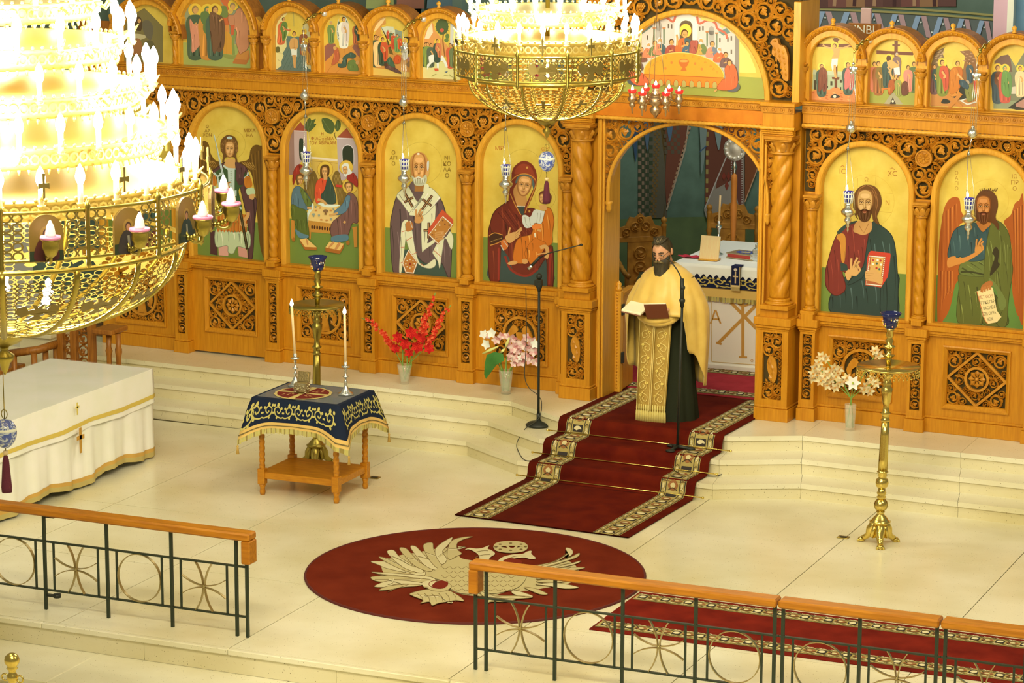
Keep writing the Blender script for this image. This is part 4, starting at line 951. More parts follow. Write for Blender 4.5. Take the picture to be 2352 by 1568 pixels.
p.blob('285,770 300,600 310,500 340,420 420,368 500,395 545,470 552,570 530,660 470,800 430,880 440,800 490,690 520,600 420,560 350,600 330,680 380,830 420,900 360,880', (124, 48, 26))
p.blob('340,490 360,430 420,395 490,420 530,500 530,560 470,500 400,490', (150, 62, 32)); p.blob('350,560 380,510 440,495 500,520 530,580 520,640 500,580 440,520 390,530 356,580', (84, 100, 84))
p.line('305,560 360,510 430,490 500,510 545,570 510,680 440,860', 9, (200, 136, 50)); p.line('300,680 350,790 400,880', 9, (200, 136, 50)); p.ell(460, 432, 10, 12, (206, 150, 60), 8); p.ell(482, 845, 10, 12, (206, 150, 60), 8)
face(p, 432, 608, 140, 190, (218, 160, 84), (164, 106, 48), rot=.16)
p.blob('415,890 450,880 490,900 530,830 600,840 640,860 600,960 560,970 460,1005 420,960', (214, 212, 176)); p.folds([[(440, 900), (450, 960), (480, 995)], [(480, 905), (490, 960), (500, 990)], [(560, 860), (555, 920), (550, 960)], [(590, 860), (585, 910), (575, 950)]], 7, (160, 158, 124))
OR = (206, 112, 28)
drape(p, '640,820 690,830 715,930 700,1050 690,1160 560,1190 480,1290 420,1340 330,1310 350,1150 400,1090 500,1060 530,960 600,960', OR, 14, seed=33, hi=(240, 172, 70))
drape(p, '440,1230 520,1110 590,1120 640,1170 520,1340 470,1310', OR, 6, seed=35, hi=(240, 172, 70)); p.blob('515,975 590,965 590,1005 515,1010', (232, 130, 50))
p.poly('575,790 640,780 650,830 590,840', SK); p.blob('575,740 580,670 630,650 690,690 685,750 650,775 600,770', (110, 60, 34)); face(p, 604, 722, 56, 84, rot=.1)
p.blob('275,1335 330,1312 370,1325 355,1345 300,1352', (214, 156, 80)); p.blob('415,1300 460,1298 465,1335 425,1340', (214, 156, 80)); p.line('585,1190 640,1180 655,1240 640,1290', 36, SK); p.line('640,1240 560,1252', 12, SK)
p.line('560,1020 595,1030', 22, SK); p.line('535,1050 540,1090', 14, (236, 220, 170))
p.blob('215,1140 250,1110 285,1170 240,1215', (206, 110, 40)); pearls(p, [(240, 1125), (278, 1175)], 5, n=6); pearls(p, [(215, 1170), (238, 1212)], 5, n=6)
p.blob('255,1100 270,1070 340,1040 370,1060 340,1120 290,1145', SK); 
for L in ('285,1070 292,1030 302,1000', '340,1060 375,1030 410,1000', '350,1075 385,1045 412,1015', '350,1090 380,1070 395,1050', '345,1105 370,1090 385,1075'): p.line(L, 15, SK, keep=True)
p.layer += 1; p.folds([[(345, 1068), (390, 1025)], [(350, 1082), (385, 1055)], [(350, 1098), (380, 1078)]], 3, SKD)
p.build('painting', PAINT, t)
# ---- 5: bearded man with a red book
t, p = bigicon('arched icon of a long-haired bearded man in red and dark green holding red book', RB[0], (1870, 330, 3.823))
ground(p, RB[0], 1.885)
halo(p, 470, 505, 235, (206, 160, 50))
for L in ('385,300 380,380', '545,290 540,360', '590,432 690,436', '580,595 680,606'): p.line(L, 3, (190, 140, 44), sm=False, keep=True)
p.layer += 1
p.text('ΙC', 250, 262, 62, (176, 104, 36)); p.text('ΧC', 688, 282, 62, (176, 104, 36)); p.text('Ω', 460, 330, 50, (186, 126, 40)); p.text('Ν', 646, 540, 62, (186, 126, 40))
p.line('232,206 250,192 268,204', 5, (176, 104, 36)); p.line('668,222 688,212 708,228', 5, (176, 104, 36))
TE = (50, 66, 52)
drape(p, '150,1480 160,1300 300,1150 420,1080 460,1100 600,1100 740,1150 735,1300 720,1510 400,1500', TE, 12, seed=41, hi=(82, 100, 84))
drape(p, '200,800 330,700 380,690 520,760 480,860 450,1000 440,1110 330,1160 250,1120 280,1250 250,1310 180,1330 110,1260 100,1150 120,1040', (124, 48, 34), 14, seed=42, hi=(160, 70, 46))
p.poly('232,1040 290,1060 300,1110 235,1115', TE)
drape(p, '205,800 240,780 280,830 270,1030 240,1020 230,870 200,830', (196, 130, 44), 3, seed=4)
p.blob('205,770 280,705 370,675 372,690 300,720 230,790', TE)
drape(p, '510,690 590,720 680,800 715,920 735,1150 740,1250 720,1510 590,1500 580,1200 480,1100 420,1180 300,1240 330,1180 430,1080 460,930', TE, 14, seed=44, hi=(86, 106, 90))
p.blob('345,760 380,680 500,680 505,760 440,800 380,785', (206, 150, 76)); p.folds([[(400, 720), (430, 770), (450, 780)], [(480, 700), (450, 760), (440, 780)]], 6, (160, 106, 48))
p.poly('480,960 500,938 670,960 675,975 650,1165 590,1260 450,1240 470,1000', (200, 66, 40)); p.poly('485,975 630,990 598,1255 452,1238', (176, 96, 50)); p.poly('505,995 612,1005 590,1150 490,1135', (216, 168, 76))
pearls(p, [(490, 985), (622, 998), (592, 1245), (460, 1230)], 5, n=14)
for x, y, c in ((520, 1020, (180, 60, 50)), (552, 1050, (70, 90, 70)), (550, 1090, (190, 50, 44)), (575, 1100, (70, 96, 80)), (585, 1025, (180, 60, 50)), (560, 1020, (240, 226, 190)), (590, 1060, (240, 226, 190)), (518, 1055, (240, 226, 190))): p.ell(x, y, 10, 10, c, 9, True)
p.layer += 1
p.blob('455,1120 540,1110 600,1170 595,1230 530,1210 460,1190', SK)
for i in range(4): p.line([(455, 1125+i*22), (485, 1122+i*22), (530, 1130+i*20)], 18, SK, keep=True)
p.layer += 1; p.folds([[(455, 1137+i*22), (490, 1134+i*22), (530, 1142+i*19)] for i in range(3)], 4, SKD); p.line('545,1120 510,1080 488,1065', 16, SK)
p.blob('275,1140 310,1100 330,1160 300,1200', SK); hand(p, 352, 1110, 86, .08, SK, True)
p.blob('345,520 360,430 400,380 455,358 530,370 580,430 595,520 570,600 555,640 575,700 560,705 520,670 500,600 380,620 390,660 375,650 350,600', (104, 64, 24))
p.folds([[(540, 420), (560, 520), (540, 620), (560, 690)], [(510, 400), (545, 480), (540, 560)], [(455, 365), (400, 400), (370, 470)], [(470, 362), (520, 390), (560, 450)]], 9, (150, 98, 44))
face(p, 448, 530, 150, 250, (206, 160, 86), (140, 92, 40), rot=.03, beard=(92, 54, 22), long=.12)
p.build('painting', PAINT, t)
# ---- 6: winged ascetic with a scroll
t, p = bigicon('arched icon of a winged ascetic in a green mantle holding a written scroll', RB[1], (2140, 340, 3.731))
ground(p, RB[1], 1.90, (96, 128, 50))
halo(p, 482, 450, 180, (206, 160, 50))
p.text('Ο\nΑ\nΓΙ\nΟ', 214, 228, 44, (170, 116, 36)); p.text('ΙΩ\nΠΡ\nΟ', 712, 260, 52, (170, 116, 36))
WR = (170, 84, 24)
p.blob('85,640 110,510 150,440 200,418 240,440 255,540 290,620 230,680 240,900 240,1100 200,1180 160,1360 110,1460 50,1480 60,900', WR); p.blob('790,460 750,450 710,480 680,570 620,630 660,720 690,900 690,1200 720,1380 745,1440 790,1450', WR)
for i in range(8):
    p.line([(90+i*18, 560-i*12), (88+i*19, 800), (80+i*18, 1100-i*20)], 5, (214, 132, 48) if i % 2 else (116, 50, 14), keep=True, taper=True)
    p.line([(80+i*14, 1050), (76+i*14, 1240), (72+i*10, 1430-i*40)], 5, (206, 124, 44) if i % 2 else (120, 52, 16), keep=True, taper=True)
    p.line([(700+i*13, 540-i*9), (705+i*12, 800), (715+i*10, 1180+i*20)], 5, (214, 132, 48) if i % 2 else (116, 50, 14), keep=True, taper=True)
p.layer += 1
OL = (96, 98, 36)
drape(p, '240,1080 340,1000 460,1020 470,1150 420,1300 430,1500 640,1520 640,1400 500,1180 480,1060 300,1020 260,1060 225,1480 440,1500', OL, 6, seed=50)
drape(p, '245,1070 455,1060 450,1180 420,1260 430,1505 225,1490 235,1200', OL, 9, seed=51, hi=(138, 140, 60))
drape(p, '245,1000 300,960 460,930 470,1060 450,1100 250,1080', (104, 110, 46), 6, seed=52, dirn=(1.6, .3))
p.line('250,1060 340,1060 455,1085', 14, (60, 58, 26))
drape(p, '270,660 380,640 440,720 500,650 510,800 470,940 330,970 250,930 210,945 140,930 160,800 200,700', (56, 80, 72), 12, seed=53, hi=(88, 112, 96))
drape(p, '510,640 560,620 620,660 670,760 690,980 695,1060 660,1300 640,1520 560,1500 620,1330 500,1150 450,1150 460,900', OL, 14, seed=54, hi=(136, 140, 64))
p.blob('520,1000 545,930 520,900 550,845 580,890 570,970 585,1000 540,1060 500,1090', (56, 46, 22)); p.blob('495,1110 560,1170 640,1310 610,1390 575,1350 560,1230 500,1150', (112, 120, 52))
p.blob('385,640 410,620 500,600 510,650 470,690 435,715', (186, 112, 44))
p.blob('140,945 200,925 220,940 300,930 380,890 410,905 300,970 200,1005 140,1020', (206, 132, 52)); hand(p, 402, 860, 68, .12, (206, 136, 56), True)
p.poly('388,1225 520,1190 530,1215 560,1390 600,1445 560,1490 480,1505 440,1440', (236, 208, 130)); p.line('390,1228 450,1450 482,1500', 6, (206, 110, 50))
p.text('ΜΕΤΑΝΟΕΙΤΕ\nΗΓΓΙΚΕ ΓΑΡ\nΗ ΒΑCΙΛΕΙΑ\nΤΩΝ ΟΥΡΑ\nΝΩΝ', 476, 1280, 33, (110, 84, 40), 0.62, -0.2) if False else None
for i, s in enumerate(('ΜΕΤΑΝΟΕΙ', 'ΗΓΓΙΚΕ ΓΑΡ', 'Η ΒΑCΙΛΕΙΑ', 'ΤΩΝ ΟΥΡΑ', 'ΝΩΝ')): p.text(s, 468+i*9, 1284+i*48, 38, (176, 70, 40) if i == 0 else (104, 80, 40), 0.62, -0.14)
p.blob('420,1230 430,1180 480,1140 520,1140 520,1180 480,1200 440,1220', (176, 104, 44))
for i in range(4): p.line([(440+i*22, 1190-i*6), (435+i*22, 1235-i*8)], 15, (190, 116, 50), keep=True)
p.layer += 1
p.blob('370,560 365,470 400,390 455,355 520,370 560,420 570,500 550,590 580,660 570,700 520,640 380,620', (96, 54, 20))
for i in range(9): p.line([(420+i*16, 372-(i % 2)*4), (414+i*19, 350-(i % 3)*5)], 6, (80, 44, 16), keep=True)
p.layer += 1
face(p, 446, 510, 130, 200, (192, 120, 50), (130, 70, 26), beard=(104, 56, 20), long=.3)
p.build('painting', PAINT, t)
# ---- simple small figures for the crowded scenes
def fig(p, x, y, h, robe, mantle=None, hair=(90, 60, 30), hal=None, lean=0.0, skin=SK):
    """standing figure, x y = feet; h in crop pixels"""
    w = h*.17; X = lambda a, b: (x+a*w+lean*b*h, y-b*h)
    if hal: p.ell(*X(0, .90), h*.13, h*.13, hal, 20)
    p.blob([X(-.7, 0), X(-.9, .35), X(-1.05, .62), X(-.75, .78), X(0, .82), X(.75, .78), X(1.05, .62), X(.9, .3), X(.75, 0)], robe)
    d = tuple(int(v*.66) for v in robe); hi = tuple(min(255, int(v*1.2)) for v in robe)
    for k, a in enumerate((-.5, -.15, .2, .5)): p.line([X(a, .04), X(a*.9, .35), X(a*.6, .6)], w*.16, d if k % 2 else hi, keep=True, taper=True)
    p.layer += 1
    if mantle:
        p.blob([X(-.2, .8), X(.8, .78), X(1.1, .55), X(.95, .2), X(.3, .12), X(.0, .4), X(-.5, .55)], mantle); p.line([X(.2, .7), X(.55, .5), X(.6, .2)], w*.14, tuple(int(v*.68) for v in mantle))
    p.line([X(.0, .66), X(.5, .52), X(.2, .48)], w*.3, skin)
    p.ell(*X(0, .91), h*.062, h*.078, hair, 14); p.ell(*X(.06, .895), h*.046, h*.062, skin, 12)
    for e in (-.02, .22): p.ell(*X(e, .905), h*.008, h*.007, (60, 36, 20), 6, True)
    p.layer += 1
def smallicon(label, c, crop, hw=0.226, zs=3.825): return icon('icon', label, c, 3.452, archboard(c, hw+0.006, 3.452, zs), crop, SMALL)
def sground(p, c, z, col, hw=0.232): ground(p, c, z, col, -hw, hw, 3.452)
HAL = (232, 192, 60)
# wide: presentation scene
t, p = icon('icon', 'wide arched icon of an old man receiving a child beside golden gates', UPL[1][0], 3.452, archboard(UPL[1][0], 0.436, 3.452, UPL[1][2]), (400, 0, 9.8), SMALL)
ground(p, 0, 3.68, (164, 172, 84), -.436, .436, 3.452)
p.poly('180,560 240,250 340,60 560,-200 1300,-200 1600,120 1700,500 1760,1010 1080,1000 660,880 200,880', (150, 152, 104)); p.poly('380,-60 1000,-60 1240,400 1240,700 560,700 420,500', (206, 150, 44))
p.poly('1000,-60 1250,-60 1230,400 1080,400 1130,130', (210, 110, 54)); p.blob('960,250 1000,160 1100,130 1190,160 1210,380 1010,390', (120, 132, 64)); p.poly('1000,390 1230,400 1250,720 1090,720', (206, 104, 52)); p.poly('1090,560 1240,560 1260,720 1080,800', (216, 140, 60))
p.poly('1080,1200 1090,800 1130,730 1180,700 1240,730 1300,830 1320,1230', (214, 152, 52)); p.line('1190,640 1195,1220', 8, (180, 116, 36)); p.line('1250,400 1270,760', 26, (140, 142, 84)); p.line('1470,560 1340,880 1350,1230', 60, (140, 150, 70))
p.blob('1080,1210 1300,1240 1400,1240 1330,1330 1160,1300', (150, 152, 70)); p.poly('1330,1390 1450,1170 1700,1130 1710,1300 1630,1450 1330,1430', (190, 120, 54)); p.poly('1380,1320 1450,1170 1700,1135 1640,1350', (204, 138, 60))
fig(p, 480, 1310, 1200, (84, 100, 66), None, (150, 120, 70), HAL); drape(p, '365,420 480,560 640,480 655,760 640,930 420,1190 400,900 365,640', (216, 144, 100), 7, seed=3)
fig(p, 760, 1310, 1190, (206, 140, 56), (106, 122, 62), (104, 124, 70), HAL); p.blob('740,620 830,620 860,960 790,970', (186, 184, 120)); p.blob('610,300 700,250 800,300 800,560 740,600 620,480', (104, 122, 62))
fig(p, 930, 1310, 1200, (86, 102, 72), (118, 84, 52), (110, 74, 46), HAL); drape(p, '810,320 880,270 990,330 1090,500 1080,850 940,1190 870,1100 820,640', (124, 88, 54), 7, seed=5); p.line('1030,470 1100,420', 34, SK)
p.ell(1340, 110, 120, 125, HAL); drape(p, '1440,200 1560,200 1660,400 1700,700 1690,1050 1540,1190 1480,1190 1400,900 1420,700 1260,560 1230,350 1360,330', (200, 136, 86), 9, seed=7)
p.ell(1330, 130, 62, 76, (150, 126, 80)); p.ell(1340, 160, 48, 62, SK); p.ell(1280, 250, 60, 60, (224, 184, 70)); p.ell(1280, 250, 32, 36, SK); p.poly('1280,560 1380,560 1350,780 1300,800', (206, 100, 56))
p.build('painting', PAINT, t)
# far left, partly behind the chandelier
t, p = icon('icon', 'arched icon of a rocky birth scene at the far left', UPL[0][0], 3.452, archboard(UPL[0][0], 0.341, 3.452, UPL[0][2]), (240, 0, 9.8), SMALL)
p.poly('200,600 700,300 900,180 1150,420 1320,600 1320,1400 200,1400', (130, 116, 62)); p.blob('560,780 760,760 960,820 800,900 620,900', (196, 180, 120)); p.blob('700,420 800,380 860,520 820,700 700,640', (90, 70, 40)); p.blob('860,500 1000,460 1100,620 1050,900 900,760', (110, 100, 70)); p.blob('640,900 800,880 860,1100 760,1250 640,1200', (160, 110, 60)); p.blob('900,960 1080,920 1150,1150 960,1250', (104, 96, 54)); p.ell(790, 470, 40, 48, SK)
p.build('painting', PAINT, t)
# baptism and transfiguration
t, p = smallicon('small arched icon of a man standing in a river between rocky banks', UPL[2][0], (620, 10, 8.709))
sground(p, 0, 3.80, (104, 122, 98))
for i in range(9): p.line([(200+i*70, 1290), (330+i*70, 1020), (420+i*60, 800)], 7, (80, 100, 78), keep=True)
p.layer += 1
p.poly('120,1290 120,380 160,240 260,140 340,130 350,190 250,300 340,400 390,520 330,700 340,840 260,980 280,1020 230,1150 240,1220 150,1290', (224, 210, 130)); p.poly('640,480 700,380 780,380 860,560 880,1320 780,1290 720,1200 740,1120 690,1000 700,700', (214, 200, 130))
p.folds([[(150, 300), (220, 200), (330, 150)], [(160, 1100), (220, 1150)], [(150, 960), (260, 980)], [(300, 760), (330, 700)], [(730, 1210), (860, 1230)]], 10, (164, 146, 76)); p.blob('125,860 190,850 200,940 130,960', (104, 100, 50))
p.line('480,110 484,440', 6, (110, 124, 90), sm=False); p.folds([[(480, 110), (410, 150)], [(480, 110), (540, 170)], [(470, 110), (440, 190)]], 8, (100, 116, 90))
fig(p, 220, 790, 540, (206, 110, 60), (104, 130, 56), (80, 56, 30), None, .12); p.line('290,480 380,520 420,505', 30, (200, 110, 60))
p.ell(490, 590, 68, 72, HAL); p.blob('410,720 440,680 490,670 545,690 565,740 560,860 520,930 440,930 400,850', SK); p.poly('430,890 550,890 548,1050 500,1010 440,1030', (232, 228, 190)); p.poly('450,1010 490,1010 510,1270 485,1270', SK); p.poly('495,1010 530,1010 525,1270 505,1270', SK)
p.line('415,740 405,820 470,830', 24, SK); p.line('555,740 560,840 500,910', 24, SK); p.line('455,860 520,860', 5, SKD); p.line('488,700 490,880', 4, SKD); p.ell(492, 585, 38, 50, (90, 60, 28)); p.ell(493, 595, 28, 40, SK)
for x, y, r in ((668, 560, (130, 80, 50)), (800, 1200, (206, 150, 60))): pass
fig(p, 680, 1000, 500, (150, 90, 50), None, (104, 74, 40), HAL); fig(p, 690, 1010, 330, (214, 160, 70), None, (104, 74, 40), HAL); fig(p, 800, 1190, 520, (206, 148, 56), (140, 90, 66), (104, 74, 40), HAL)
p.build('painting', PAINT, t)
t, p = smallicon('small arched icon of a white figure in a pale almond glory on a hill', UPL[3][0], (620, 10, 8.709))
p.poly('1090,830 1200,760 1310,780 1340,880 1460,840 1600,840 1690,780 1800,800 1860,900 1860,1420 1100,1400', (214, 146, 58)); p.poly('1095,840 1180,780 1310,790 1330,900 1240,1020 1100,1150', (150, 96, 72)); p.poly('1690,790 1800,800 1860,900 1860,1130 1760,1020 1650,860', (150, 96, 70))
p.folds([[(1140, 1380), (1220, 1250), (1330, 1150)], [(1400, 900), (1410, 1050)], [(1500, 870), (1500, 1000)], [(1580, 880), (1600, 980)], [(1300, 1390), (1420, 1280)]], 8, (176, 110, 40))
p.ell(1465, 520, 128, 300, (206, 204, 160)); p.ell(1465, 520, 112, 280, (94, 108, 84))
for k in range(12): p.line([(1465, 540), (1465+130*cos(k*pi/6), 540+290*sin(k*pi/6))], 22, (206, 206, 170), keep=True)
p.layer += 1; p.ell(1450, 310, 66, 70, HAL); fig(p, 1480, 860, 620, (240, 232, 200), (226, 206, 170), (90, 58, 30))
fig(p, 1230, 770, 440, (120, 140, 66), None, (170, 160, 130)); fig(p, 1730, 790, 440, (186, 106, 56), (70, 84, 60), (80, 56, 30))
for q, c in (('1290,860 1370,880 1400,1090 1330,1180 1240,1210 1290,1020', (190, 100, 56)), ('1470,1060 1560,990 1640,960 1730,1020 1680,1080 1560,1080 1530,1240 1400,1260 1370,1190 1450,1180', (74, 94, 70)), ('1570,1160 1640,1110 1720,1130 1780,1310 1680,1330 1570,1300', (112, 130, 60))): drape(p, q, c, 5)
p.ell(1430, 1110, 36, 44, SK); p.ell(1760, 1160, 36, 42, SK); p.ell(1310, 870, 36, 40, SK)
p.build('painting', PAINT, t)
# raising scene and entry scene
t, p = smallicon('small arched icon of a crowd watching a man wrapped in white linen', UPL[4][0], (840, 20, 8.7125))
sground(p, 0, 3.56, (220, 186, 84)); p.poly('160,600 220,400 300,240 400,180 410,310 330,340 300,480 480,700 600,880 940,1000 940,1280 160,1180', (206, 146, 66)); p.poly('160,470 220,430 330,300 410,180 330,170 200,350', (238, 206, 130)); p.poly('310,380 420,350 560,360 570,420 740,460 720,640 560,620 360,500', (210, 210, 160)); p.poly('590,410 740,460 720,640 600,560', (140, 150, 116)); p.poly('300,340 400,500 480,900 560,920 420,560', (110, 90, 40))
for x, y, h, r in ((200, 1150, 640, (74, 92, 66)), (260, 1140, 600, (236, 196, 120)), (450, 600, 180, (200, 80, 50)), (510, 640, 190, (90, 110, 70)), (565, 800, 320, (206, 84, 46)), (640, 860, 360, (120, 150, 80)), (690, 800, 260, (214, 90, 44))): fig(p, x, y, h, r)
fig(p, 350, 1120, 560, (66, 80, 52), (206, 90, 46), (86, 56, 28), HAL); p.line('360,740 470,750 550,690', 40, (206, 88, 46))
drape(p, '390,1170 500,1120 600,1180 740,1290 640,1280 520,1230', (104, 76, 60), 5); p.ell(415, 1120, 36, 44, (90, 60, 40)); drape(p, '440,1030 500,960 560,1050 600,1170 470,1120', (76, 100, 66), 4); drape(p, '570,1000 640,920 720,980 690,1090 590,1090', (206, 90, 40), 4)
p.poly('780,560 870,560 870,900 780,900', (70, 56, 40)); p.ell(806, 640, 54, 60, HAL); p.blob('770,680 830,670 850,800 840,1000 760,1010 750,800', (234, 226, 190)); p.ell(800, 648, 30, 40, SK); p.poly('840,980 940,920 930,1050 850,1060', (180, 130, 110)); p.ell(890, 1110, 60, 60, (140, 110, 70))
p.build('painting', PAINT, t)
t, p = smallicon('small arched icon of a rider on a white donkey under a round tree', UPL[5][0], (840, 20, 8.7125))
sground(p, 0, 3.62, (216, 206, 124)); p.poly('1160,640 1200,460 1330,260 1370,340 1380,420 1550,640 1660,760 1660,960 1160,960', (216, 150, 76)); p.poly('1180,600 1240,420 1330,270 1350,480 1270,600', (240, 214, 160)); p.poly('1700,300 1850,330 1880,600 1880,760 1690,720', (206, 202, 170)); p.poly('1860,420 1960,560 1940,760 1860,760', (200, 196, 160)); p.ell(1800, 660, 44, 60, (60, 50, 36))
p.ell(1535, 360, 125, 160, (84, 98, 54), 26); p.line('1560,500 1550,660 1590,960', 26, (150, 100, 44)); p.ell(1640, 550, 40, 52, (104, 124, 60)); p.ell(1620, 630, 44, 40, (110, 128, 60)); p.ell(1530, 430, 40, 40, (196, 90, 60))
for i in range(14): p.line([(1535+110*cos(i*.45), 360+140*sin(i*.45)), (1535+140*cos(i*.45), 360+176*sin(i*.45))], 12, (84, 98, 54), sm=False, keep=True)
p.layer += 1
for x, y, h, r in ((1200, 1150, 480, (70, 84, 60)), (1240, 1160, 500, (126, 146, 66)), (1310, 1160, 480, (90, 100, 70)), (1700, 1180, 500, (204, 96, 56)), (1800, 1180, 480, (120, 140, 80)), (1760, 1160, 460, (110, 120, 70))): fig(p, x, y, h, r)
p.blob('1270,960 1340,920 1500,930 1560,950 1630,1080 1650,1170 1610,1160 1560,1060 1480,1060 1470,1180 1440,1180 1420,1070 1340,1080 1260,1180 1240,1230 1240,1120 1280,1080', (226, 224, 196)); p.ell(1440, 660, 60, 62, HAL); fig(p, 1440, 1060, 460, (70, 84, 60), (206, 120, 70), (86, 56, 28)); p.ell(1440, 1020, 70, 60, (64, 78, 56))
p.poly('1370,1190 1460,1190 1470,1240 1400,1240', (206, 90, 50)); p.poly('1590,1260 1660,1240 1630,1280', (80, 100, 110)); p.folds([[(1330, 1350), (1400, 1310), (1440, 1310)], [(1560, 1350), (1610, 1330), (1670, 1330)], [(1680, 1310), (1740, 1360), (1800, 1380)]], 12, (150, 150, 60))
p.build('painting', PAINT, t)
# right side: four scenes
t, p = smallicon('small arched icon of a crucified man between two mourners before walls', UPR[0][0], (1850, 70, 8.254))
p.poly('150,790 1010,810 1010,1130 130,1110', (170, 176, 124)); p.poly('150,740 210,745 215,790 260,795 270,760 1010,790 1010,860 140,830', (186, 190, 140)); p.poly('120,1150 240,1110 440,1130 580,1050 720,1150 1000,1110 1000,1370 110,1340', (216, 136, 70))
for i in range(26): p.ell(150+(i*137) % 830, 1180+(i*61) % 160, 26, 12, (232, 164, 92) if i % 2 else (190, 104, 50), 8, True)
p.layer += 1
for x, y, w, h in ((190, 1030, 44, 180), (495, 1000, 40, 80), (675, 960, 40, 60), (420, 1070, 26, 44), (670, 1100, 26, 60), (960, 1030, 40, 160)): p.poly([(x-w/2, y-h/2), (x+w/2, y-h/2), (x+w/2, y+h/2), (x-w/2, y+h/2)], (70, 62, 40), keep=True)
p.layer += 1
CR = (112, 62, 34); p.poly('545,140 620,140 605,1090 555,1090', CR); p.poly('220,250 900,255 900,318 220,310', CR); p.poly('520,150 650,160 640,190 525,185', CR); p.poly('505,880 650,885 640,930 510,920', CR)
p.ell(556, 285, 74, 74, HAL); p.line('330,275 440,325 540,340', 30, SK); p.line('620,340 720,330 860,275', 30, SK); p.blob('530,340 640,340 650,420 620,540 500,540 540,440', SK); p.poly('505,535 620,530 610,660 510,760 490,650', (226, 222, 200)); p.line('560,650 560,760 580,900', 44, SK); p.ell(556, 290, 38, 46, (90, 56, 30)); p.ell(552, 300, 28, 36, SK); p.line('540,480 600,480', 5, SKD); p.blob('470,1270 560,1200 660,1250 600,1280', (60, 56, 44)); p.ell(560, 1250, 30, 28, (216, 206, 160))
fig(p, 310, 1235, 610, (76, 94, 70), (124, 70, 46), (110, 62, 44), (240, 206, 80)); drape(p, '290,720 350,700 410,780 400,950 260,1160 250,860', (126, 72, 46), 6); fig(p, 810, 1200, 610, (74, 92, 72), (206, 112, 96), (90, 58, 30), (240, 206, 80)); drape(p, '760,780 850,670 890,750 870,1000 760,1120 740,950', (212, 118, 100), 6)
p.build('painting', PAINT, t)
t, p = smallicon('small arched icon of a dead man lowered from a dark cross', UPR[1][0], (1850, 70, 8.254))
sground(p, 0, 3.585, (160, 160, 66)); p.poly('1690,190 1755,200 1745,1080 1680,1080', CR); p.poly('1350,375 2065,415 2040,470 1350,445', CR); p.poly('1650,260 1800,265 1790,295 1650,290', CR)
p.poly('1490,1390 1640,1180 1690,1180 1850,1395 1720,1395 1660,1260 1600,1395', (166, 156, 110)); p.ell(1665, 1330, 30, 30, (226, 216, 170)); p.poly('1600,1395 1660,1260 1720,1395', (64, 54, 36)); p.ell(1660, 1340, 22, 24, (220, 210, 160))
for x, y, h, r, m in ((1310, 1150, 570, (216, 130, 90), None), (1385, 1210, 640, (160, 100, 50), (140, 112, 50)), (1560, 1080, 600, (64, 82, 66), None), (2060, 1160, 580, (96, 112, 60), None), (1950, 1150, 500, (216, 136, 104), None)): fig(p, x, y, h, r, m)
p.ell(1590, 520, 74, 84, HAL); p.ell(1585, 530, 46, 60, (90, 58, 30)); fig(p, 1740, 860, 450, (130, 100, 84), None, (180, 170, 140)); p.blob('1560,590 1640,560 1760,650 1790,700 1720,720 1600,700 1560,640', SK); p.poly('1680,710 1790,690 1800,830 1700,840', (226, 222, 200)); p.line('1640,700 1620,800 1660,930', 34, SK); p.line('1740,830 1690,960', 40, SK)
drape(p, '1590,960 1700,930 1740,1000 1650,1180 1580,1200', (170, 90, 40), 4); fig(p, 1760, 1230, 360, (150, 150, 70)); drape(p, '1840,1000 1930,970 1960,1180 1840,1220', (110, 66, 44), 4); p.poly('1450,1090 1620,1075 1620,1110 1600,1200 1570,1110 1490,1120 1480,1190 1450,1190', (206, 120, 46))
p.build('painting', PAINT, t)
t, p = smallicon('small arched icon of a man in orange raising figures over crossed gates', UPR[2][0], (2110, 80, 8.252))
p.poly('240,1350 240,560 300,330 500,230 450,370 560,620 720,760 850,640 890,400 780,310 950,290 1100,400 1120,1360', (140, 94, 44)); p.poly('240,560 300,340 500,230 460,350 540,600 330,640', (120, 94, 56)); p.poly('780,310 960,290 1100,380 1110,560 900,520 880,400', (134, 92, 50))
for i in range(18): p.ell(330+(i*53) % 150, 300+(i*37) % 240, 26, 9, (176, 146, 96), 8, True); p.ell(840+(i*67) % 240, 320+(i*41) % 220, 26, 9, (176, 134, 84), 8, True)
p.layer += 1
p.poly('230,1130 600,1100 900,1150 1110,1200 1110,1370 220,1340', (190, 130, 60)); p.blob('760,860 880,880 940,1150 820,1230 640,1160 740,1000', (48, 48, 36)); p.blob('430,1290 480,1210 600,1250 560,1300', (48, 48, 36))
fig(p, 300, 1110, 560, (112, 80, 70), (64, 84, 70)); fig(p, 450, 1140, 680, (124, 130, 50), (196, 84, 50), (80, 56, 30), HAL); fig(p, 970, 900, 400, (64, 84, 80)); p.ring(735, 540, 90, 5, (226, 176, 60)); fig(p, 660, 1140, 660, (206, 132, 46), (190, 104, 36), (96, 60, 26), None, .14); drape(p, '600,700 720,620 780,780 770,1000 680,1110 590,1080', (196, 116, 36), 7); p.line('740,740 800,800 860,870', 36, SK)
drape(p, '880,1000 960,940 1060,960 1090,1180 950,1270 900,1150', (132, 130, 60), 7); p.ell(930, 900, 40, 46, (170, 150, 110)); drape(p, '780,860 880,860 960,960 930,1030 800,960', (60, 78, 76), 4); drape(p, '1050,860 1110,860 1110,1130 1070,1080', (200, 70, 44), 3)
for q in ('520,1180 580,1130 830,1330 840,1370 780,1370', '780,1080 840,1130 620,1380 560,1370'): p.poly(q, (196, 128, 50))
p.poly('780,1240 900,1200 920,1215 830,1250 940,1300 1110,1250 1110,1275 930,1330', (206, 206, 170))
p.build('painting', PAINT, t)
t, p = smallicon('small arched icon of two women and a white angel, cut by the photo edge', UPR[3][0], (2110, 80, 8.252))
